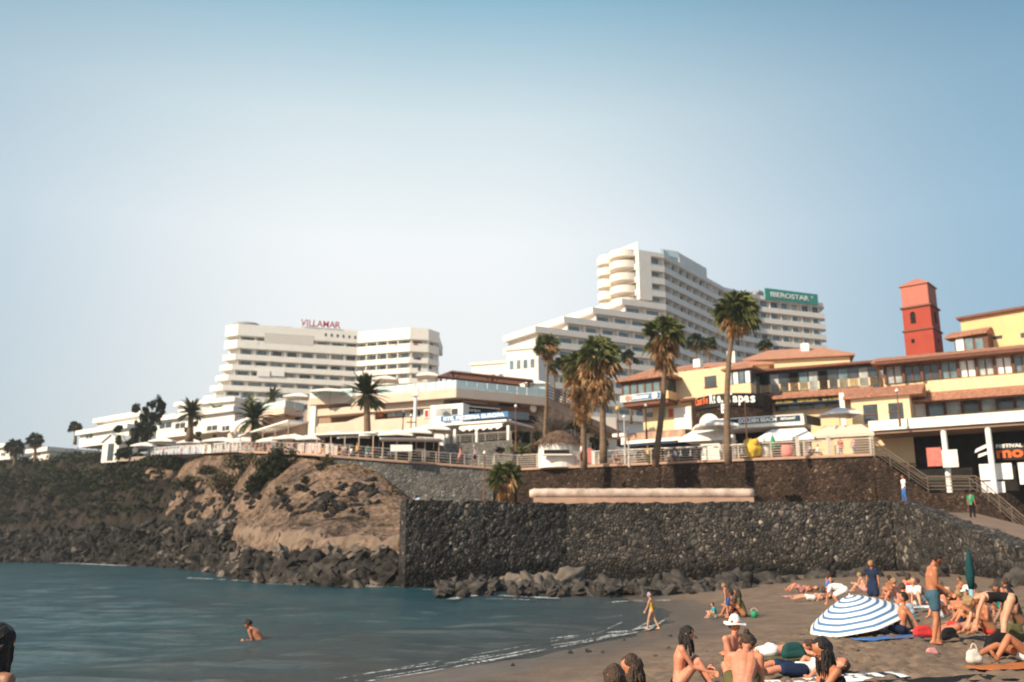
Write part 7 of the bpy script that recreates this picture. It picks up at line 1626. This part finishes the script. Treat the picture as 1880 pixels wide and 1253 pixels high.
# on the walls
person('person in white shirt and blue jeans standing on the ramp by the stair wall', V(*W(1662,921,57.5)), 95, p_stand(), 1.62, 'tan', ('short','fairbrown'), [('shirt',cl_white),('pants',cl_blue)], .02)
person('person in green top walking down the shaded ramp', V(*W(1786,952,54)), -60, p_stand(), 1.6, 'tan', ('short','black'), [('shirt',cloth('green',(0.02,0.22,0.12))),('pants',cl_black)], .02)
p_ = W(767,918,60.5); person('person in blue bending at the left corner of the sea wall top', V(p_.x,p_.y,TERR-.1), 100, dict(pelvis=V(0,-.1,.5), t1=V(0,.5,.8), t2=V(0,.8,.6), head=V(0,.6,.8), face=V(0,1,-.3), LH=V(-.2,.6,.2), RH=V(.2,.6,.2), LF=V(-.15,0,.07), RF=V(.15,-.1,.07)), 1.2, 'fair', ('short','blond'), [('shirt',cl_blue),('shorts',cl_white)], .02)
# promenade strollers: each has a place, clothes and label of its own
PP = [(845,849,'woman in a pale pink dress walking behind the railing right of the white banner',1.68,[('dress',cl_pink)],'brown',90,'w'),
(872,851,'person in mauve top and dark shorts walking beside the woman in pale pink',1.7,[('shirt',cl_mauve),('shorts',cl_navy)],'brown',90,'w'),
(1545,838,'man in a bright red shirt standing at the railing near the stairs',1.78,[('shirt',cl_red),('shorts',cl_pink)],'brown',0,'s'),
(1568,837,'person in pale top and blue shorts walking at the top of the stairs',1.75,[('shirt',cl_pink),('shorts',cl_blue)],'fairbrown',-70,'w'),
(1325,846,'waiter in white shirt and black trousers by the white columns',1.75,[('shirt',cl_white),('pants',cl_black)],'black',40,'s'),
(1068,846,'person in white with dark trousers at the kiosk, right side',1.7,[('shirt',cl_white),('pants',cl_black)],'black',90,'s'),
(1020,856,'person in black at the kiosk counter',1.65,[('shirt',cl_black),('shorts',cl_black)],'brown',0,'s'),
(1240,846,'person in white and blue seated at the pizza counter tables',1.7,[('shirt',cl_white),('shorts',cl_blue)],'black',60,'t'),
(1228,850,'person in pink leaning over a small table by the pizza counter',1.6,[('shirt',cl_pink),('shorts',cl_white)],'fairbrown',-60,'t'),
(1190,849,'person in a pale yellow top in front of the pizza counter',1.7,[('shirt',cloth('cream',(0.65,0.5,0.3))),('pants',cl_olive)],'brown',180,'s'),
(1133,851,'person in pink seated just left of the grey lamp post',1.6,[('shirt',cl_pink),('shorts',cl_navy)],'fairbrown',90,'t'),
(1488,840,'person in striped pale shirt seated behind the railing posts',1.7,[('shirt',cl_stripe),('shorts',cl_navy)],'brown',90,'t'),
(1503,840,'person in white seated facing the striped-shirt person',1.7,[('shirt',cl_white),('shorts',cl_navy)],'black',-90,'t'),
(1285,848,'waiter in black shirt among the tables left of the white columns',1.75,[('shirt',cl_black),('pants',cl_black)],'black',0,'s')]
for i,(px,py,lab,h_,cl,hr,yw,ps) in enumerate(PP):
    p = G(px,py,ZP+.03); p.y += 0.9; p.x *= (p.y)/(p.y-.9)
    po = dict(LF=V(-.1,.22,.07), RF=V(.1,-.22,.09), LH=V(-.24,-.15,.85), RH=V(.24,.22,.9)) if ps == 'w' else (p_stand() if ps == 's' else dict(pelvis=V(0,-.1,.5), t1=V(0,.1,1), t2=V(0,.2,1), LF=V(-.12,.35,.07), RF=V(.12,.35,.07), kp=V(0,1,.6), LH=V(-.15,.35,.75), RH=V(.15,.35,.75)))
    person(lab, p, yw, po, h_, ('tan','fair','pink')[i % 3], ('long' if i in (0,8) else 'short', hr), cl, .022, i in (0,8,10))
M_cane = mat('cane_chair', (0.25,0.15,0.08), 0.8, 0.3, 6)
def chair(p, yaw, lab):
    t = thing('cafe_chair', p, lab, 'chair', 'cafe chairs on the promenade'); t.rotation_euler = (0,0,R(yaw))
    def lb_(mb, nm): me = bpy.data.meshes.new(nm); me.from_pydata([tuple(v) for v in mb.v], [], mb.f); me.materials.append(M_cane); o = bpy.data.objects.new(nm, me); col.objects.link(o); o.parent = t
    q = MB(); q.box(-.22,.22,-.32,.12,.42,.46); lb_(q,'seat'); q = MB(); q.box(-.22,.22,-.36,-.32,.44,.88); lb_(q,'backrest')
    for x in (-.2,.2):
        for y in (-.3,.1): q = MB(); q.box(x-.02,x+.02,y-.02,y+.02,0,.42); lb_(q,'leg')
for i,(px,py,lab,h_,cl,hr,yw,ps) in enumerate(PP):
    if ps == 't':
        p = G(px,py,ZP+.03); p.y += 0.9; p.x *= (p.y)/(p.y-.9); chair(p, yw, 'cane cafe chair under the '+lab.replace(' seated','').replace('just ','').replace(' leaning','')[:])
# diners under the long row of parasols
cols_ = [cl_white,cl_pink,cl_navy,cl_red,cl_stripe,cl_olive,cl_black,cl_cyan,cl_mauve,cl_yel]; nm_ = ['white','pink','navy','red','pale blue','olive','black','teal','mauve','mustard']
rnd = random.Random(21); zone = ['under the left end of the long parasol row','under the middle of the long parasol row','under the right end of the long parasol row']; seen = {}
for i in range(26):
    px = 285+i*15.5+rnd.uniform(-3,3); k = rnd.randrange(10); zi_ = 0 if i < 9 else (1 if i < 18 else 2)
    c = V(0,0,0); e0 = np.interp(px, [p_[0] for p_ in PROM], range(len(PROM))); j = int(e0); a = PW[j].lerp(PW[j+1], e0-j); dq = rnd.uniform(1.3,4.0); p = V(a.x*(a.y+dq)/a.y, a.y+dq, a.z+.12)
    st__ = rnd.random() < .45; lab = ('standing' if st__ else 'seated')+' person in '+nm_[k]+' top '+zone[zi_]; seen[lab] = seen.get(lab,0)+1
    if seen[lab] > 1: lab += ', '+ORD[seen[lab]-1]+' such'
    po = p_stand() if st__ else dict(pelvis=V(0,-.1,.5), t1=V(0,.1,1), t2=V(0,.2,1), LF=V(-.12,.35,.07), RF=V(.12,.35,.07), kp=V(0,1,.6), LH=V(-.15,.35,.75), RH=V(.15,.35,.75))
    person(lab, p, rnd.uniform(0,360), po, rnd.uniform(1.6,1.8), rnd.choice(('tan','fair','pink')), ('short', rnd.choice(('brown','black','blond'))), [('shirt',cols_[k]),('shorts',cols_[(k+3) % 10])], .03, group='people under the promenade parasols')

# ================================================================ BEACH THINGS
# big striped umbrella lying on its side
def stripe_mat():
    m = bpy.data.materials.new('blue_white_stripes'); m.use_nodes = True; nt = m.node_tree; n = nt.nodes; l = nt.links; b = n['Principled BSDF']; b.inputs['Roughness'].default_value = .8
    at = n.new('ShaderNodeAttribute'); at.attribute_name = 'ring'; mm = n.new('ShaderNodeMath'); mm.operation = 'FRACT'; l.new(at.outputs['Fac'], mm.inputs[0]); g = n.new('ShaderNodeMath'); g.operation = 'GREATER_THAN'; g.inputs[1].default_value = .56; l.new(mm.outputs[0], g.inputs[0])
    mx = n.new('ShaderNodeMix'); mx.data_type = 'RGBA'; mx.inputs[6].default_value = (.78,.77,.75,1); mx.inputs[7].default_value = (.06,.16,.33,1); l.new(g.outputs[0], mx.inputs[0]); l.new(mx.outputs[2], b.inputs['Base Color']); return m
base = onsand(1556,1168); u_t = thing('beach_umbrella', base, 'open blue and white striped beach umbrella leaning low over the sand', 'umbrella')
apex = W(1560,1094,base.y+.2); ax_ = (V(-.27,-.10,.95)).normalized(); ux = ax_.cross(V(0,1,0)).normalized()*-1; ux = V(1,0,0)-ax_*ax_.x; ux.normalize(); uy = ax_.cross(ux)
Rr = 1.18; dep = .60; NS = 16; NRg = 22; vs_ = []; ring = []
for j in range(NRg+1):
    f = j/NRg
    for k in range(NS*3):
        a_ = 2*math.pi*k/(NS*3); sc2 = 1-.05*f*abs(math.sin(a_*4)); r_ = Rr*f*sc2; vs_.append(apex+(ux*math.cos(a_)+uy*math.sin(a_))*r_-ax_*dep*(f**1.35)); ring.append(f*7.5)
fs = [(j*NS*3+k, j*NS*3+(k+1)%(NS*3), (j+1)*NS*3+(k+1)%(NS*3), (j+1)*NS*3+k) for j in range(NRg) for k in range(NS*3)]
q = MB(); q.add(vs_, fs); um = q.build('canopy', stripe_mat(), u_t, True); a_t = um.data.attributes.new('ring','FLOAT','POINT'); a_t.data.foreach_set('value', ring)
md = um.modifiers.new('thick','SOLIDIFY'); md.thickness = .006
q = MB(); ft = apex-ax_*1.6; gz = sz(ft.x,ft.y); q.tube([apex+ax_*.05, apex-ax_*((apex.z-gz+.15)/ax_.z)], .016, 8); q.build('pole', M_canvas, u_t)
for k in range(8): 
    a_ = 2*math.pi*k/8+.39; q = MB(); q.tube([apex-ax_*(.02+dep*(f**1.35)+.012)+(ux*math.cos(a_)+uy*math.sin(a_))*Rr*.95*f for f in (0,.3,.6,.85,1)], .005, 5); q.build('rib', M_metal, u_t)
# closed teal parasol stuck in the sand
p0_ = onsand(1790,1165); a = W(1777,1008,p0_.y); t = thing('closed_parasol', p0_, 'closed dark teal beach parasol on a pale blue pole stuck in the sand', 'parasol')
q = MB(); q.tube([a, p0_.lerp(a,.86), p0_.lerp(a,.70), p0_.lerp(a,.52)], [.015,.075,.10,.06], 12); q.build('canopy', cloth('dark_teal',(0.01,0.05,0.055)), t, True); q = MB(); q.tube([p0_-V(0,0,.1), p0_.lerp(a,.6)], .02, 8); q.build('pole', cl_stripe, t)
q = MB(); q.tube([p0_.lerp(a,.25), p0_.lerp(a,.53)], [.045,.055], 10); q.build('cover_sleeve', cloth('light_blue',(0.20,0.38,0.45)), t, True)
def towel(px, py, w, l, yaw, m, lab, stripes=None, seed=0):
    c = onsand(px, py); t = thing('towel', c, lab, 'towel'); q = MB(); n_ = 12; m__ = 8; vs_ = []; rnd = random.Random(seed); cy, sy = math.cos(R(yaw)), math.sin(R(yaw))
    for i in range(n_+1):
        for j in range(m__+1):
            x = (i/n_-.5)*l; y = (j/m__-.5)*w; X_ = c.x+x*cy-y*sy; Y_ = c.y+x*sy+y*cy; vs_.append((X_,Y_,sz(X_,Y_)+.035+.025*noise.noise(Vector((X_*4,Y_*4,seed)))))
    q.add(vs_, []); q.cur = 0
    for i in range(n_):
        for j in range(m__):
            q.cur = 1 if (stripes and (i//2) % 2) else 0; q.add([], []); q.f.append((i*(m__+1)+j,(i+1)*(m__+1)+j,(i+1)*(m__+1)+j+1,i*(m__+1)+j+1)); q.mi.append(q.cur)
    o = q.build('cloth', [m, stripes or m], t, True); md = o.modifiers.new('t','SOLIDIFY'); md.thickness = .012; return t
towel(1655,1172,.8,2.0,5,cl_blue,'blue beach towel under the reclining person by the striped umbrella',seed=1)
towel(1600,1244,.6,.9,0,cl_navy,'dark navy towel with white stripes at the bottom edge',cl_white,2)
towel(1700,1256,.8,2.2,3,cl_black,'dark sheet added as the shadow across the bottom edge below the empty sand',seed=3)  # black cloth laid where only a shadow falls on the sand
towel(1790,1176,.9,1.9,10,cl_black,'black towel under the seated group on the right',seed=4)
towel(1490,1254,.8,2.0,10,cl_white,'pale towel under the person in navy shorts',seed=5)
towel(1425,1212,.7,1.9,0,cl_olive,'brown-green towel under the person with white shorts',seed=6)
towel(1868,1226,.7,1.3,4,cloth('orange',(0.40,0.13,0.045)),'orange towel at the lower right edge',seed=7)
towel(1478,1094,.7,1.9,0,cl_pink,'pink towel under the farthest sunbathers by the boulders',seed=8)
towel(1690,1116,.8,1.6,0,cl_stripe,'pale striped towel under the blond seated people',cl_white,9)
def bag(px, py, w, h, d, m, lab, name='beach_bag', yaw=0, seed=0, handle=False):
    c = onsand(px, py); t = thing(name, c, lab, 'bag'); g = MB(); n_ = 14
    for (a_, r1, b__, r2) in ((V(-w*.32,0,h*.28),h*.28,V(w*.32,0,h*.28),h*.28),(V(-w*.28,.0,h*.55),h*.25,V(w*.25,.02,h*.6),h*.24),(V(-w*.2,0,h*.75),h*.14,V(w*.22,0,h*.78),h*.13)): capsule(g, c+a_, r1, c+b__, r2)
    for i in range(len(g.v)): g.v[i] = g.v[i]+V(0,0,.02*noise.noise(g.v[i]*9+V(seed,0,0)))
    o = solid(g, .02, 'bag_body', m, t, 3, Matrix.Translation(-c))
    if handle: q = MB(); q.tube([c+V(w*.25*math.cos(R(a_)),-.02,h*.75+h*.45*math.sin(R(a_))) for a_ in range(0,181,20)], .01, 6); q.build('handle', m, t, True)
    return t
bag(1696,1172,.46,.30,.2,cl_red,'red beach bag just left of the standing man\'s feet',seed=11)
bag(1458,1212,.46,.34,.25,cloth('dark_green',(0.015,0.06,0.06)),'dark teal bag at the head of the white-shorts sunbather')
bag(1790,1221,.20,.26,.2,cloth('offwhite',(.6,.55,.5)),'white beach bag standing alone on the sand, lower right',handle=True)
bag(1838,1206,.5,.42,.3,cl_black,'black bag below the bending woman')
bag(1863,1182,.4,.4,.3,cl_olive,'green-grey patterned bag behind the black bag',seed=3)
bag(1668,1132,.3,.4,.2,cl_stripe,'white and blue bag heap between seated blond people',seed=4)
bag(1436,1234,.32,.2,.2,cl_stripe,'small pale blue bag beside the navy shorts',seed=5,handle=False)
bag(1712,1204,.25,.14,.2,cl_pink,'pink crumpled cloth next to the standing man\'s left foot','crumpled_cloth',seed=6,handle=False)
bag(1676,1142,.22,.2,.2,cl_cyan,'small teal bag on sand behind the umbrella sitter',seed=7)
bag(1745,1178,.3,.3,.2,cl_black,'dark rucksack by the lying dark-haired person',seed=8)
c = onsand(1385,1135); t = thing('bucket', c, 'small green toy bucket on the sand right of the seated adults', 'bucket'); q = MB(); q.tube([c, c+V(0,0,.2)], [.09,.12], 14); q.build('pail', M_grn, t, True); q = MB(); q.tube([c+V(.11*math.cos(R(a_)),0,.2+.1*math.sin(R(a_))) for a_ in range(0,181,20)], .006, 5); q.build('handle', M_canvas, t)

# ================================================================ SUMMER HAZE
q = MB(); q.box(-330, 330, -25, 560, -2.6, 92)
hz = q.build('haze', (lambda m: m)(bpy.data.materials.new('haze_air'))); hm_ = hz.data.materials[0]; hm_.use_nodes = True; hn = hm_.node_tree.nodes
hn.remove(hn['Principled BSDF']); pv_ = hn.new('ShaderNodeVolumePrincipled'); pv_.inputs['Density'].default_value = 0.0003; pv_.inputs['Color'].default_value = (0.92,0.95,0.97,1); pv_.inputs['Anisotropy'].default_value = 0.3
hm_.node_tree.links.new(pv_.outputs[0], hn['Material Output'].inputs['Volume']); tag(hz, 'thin pale summer haze in the air over sea and town', 'haze', kind='stuff')
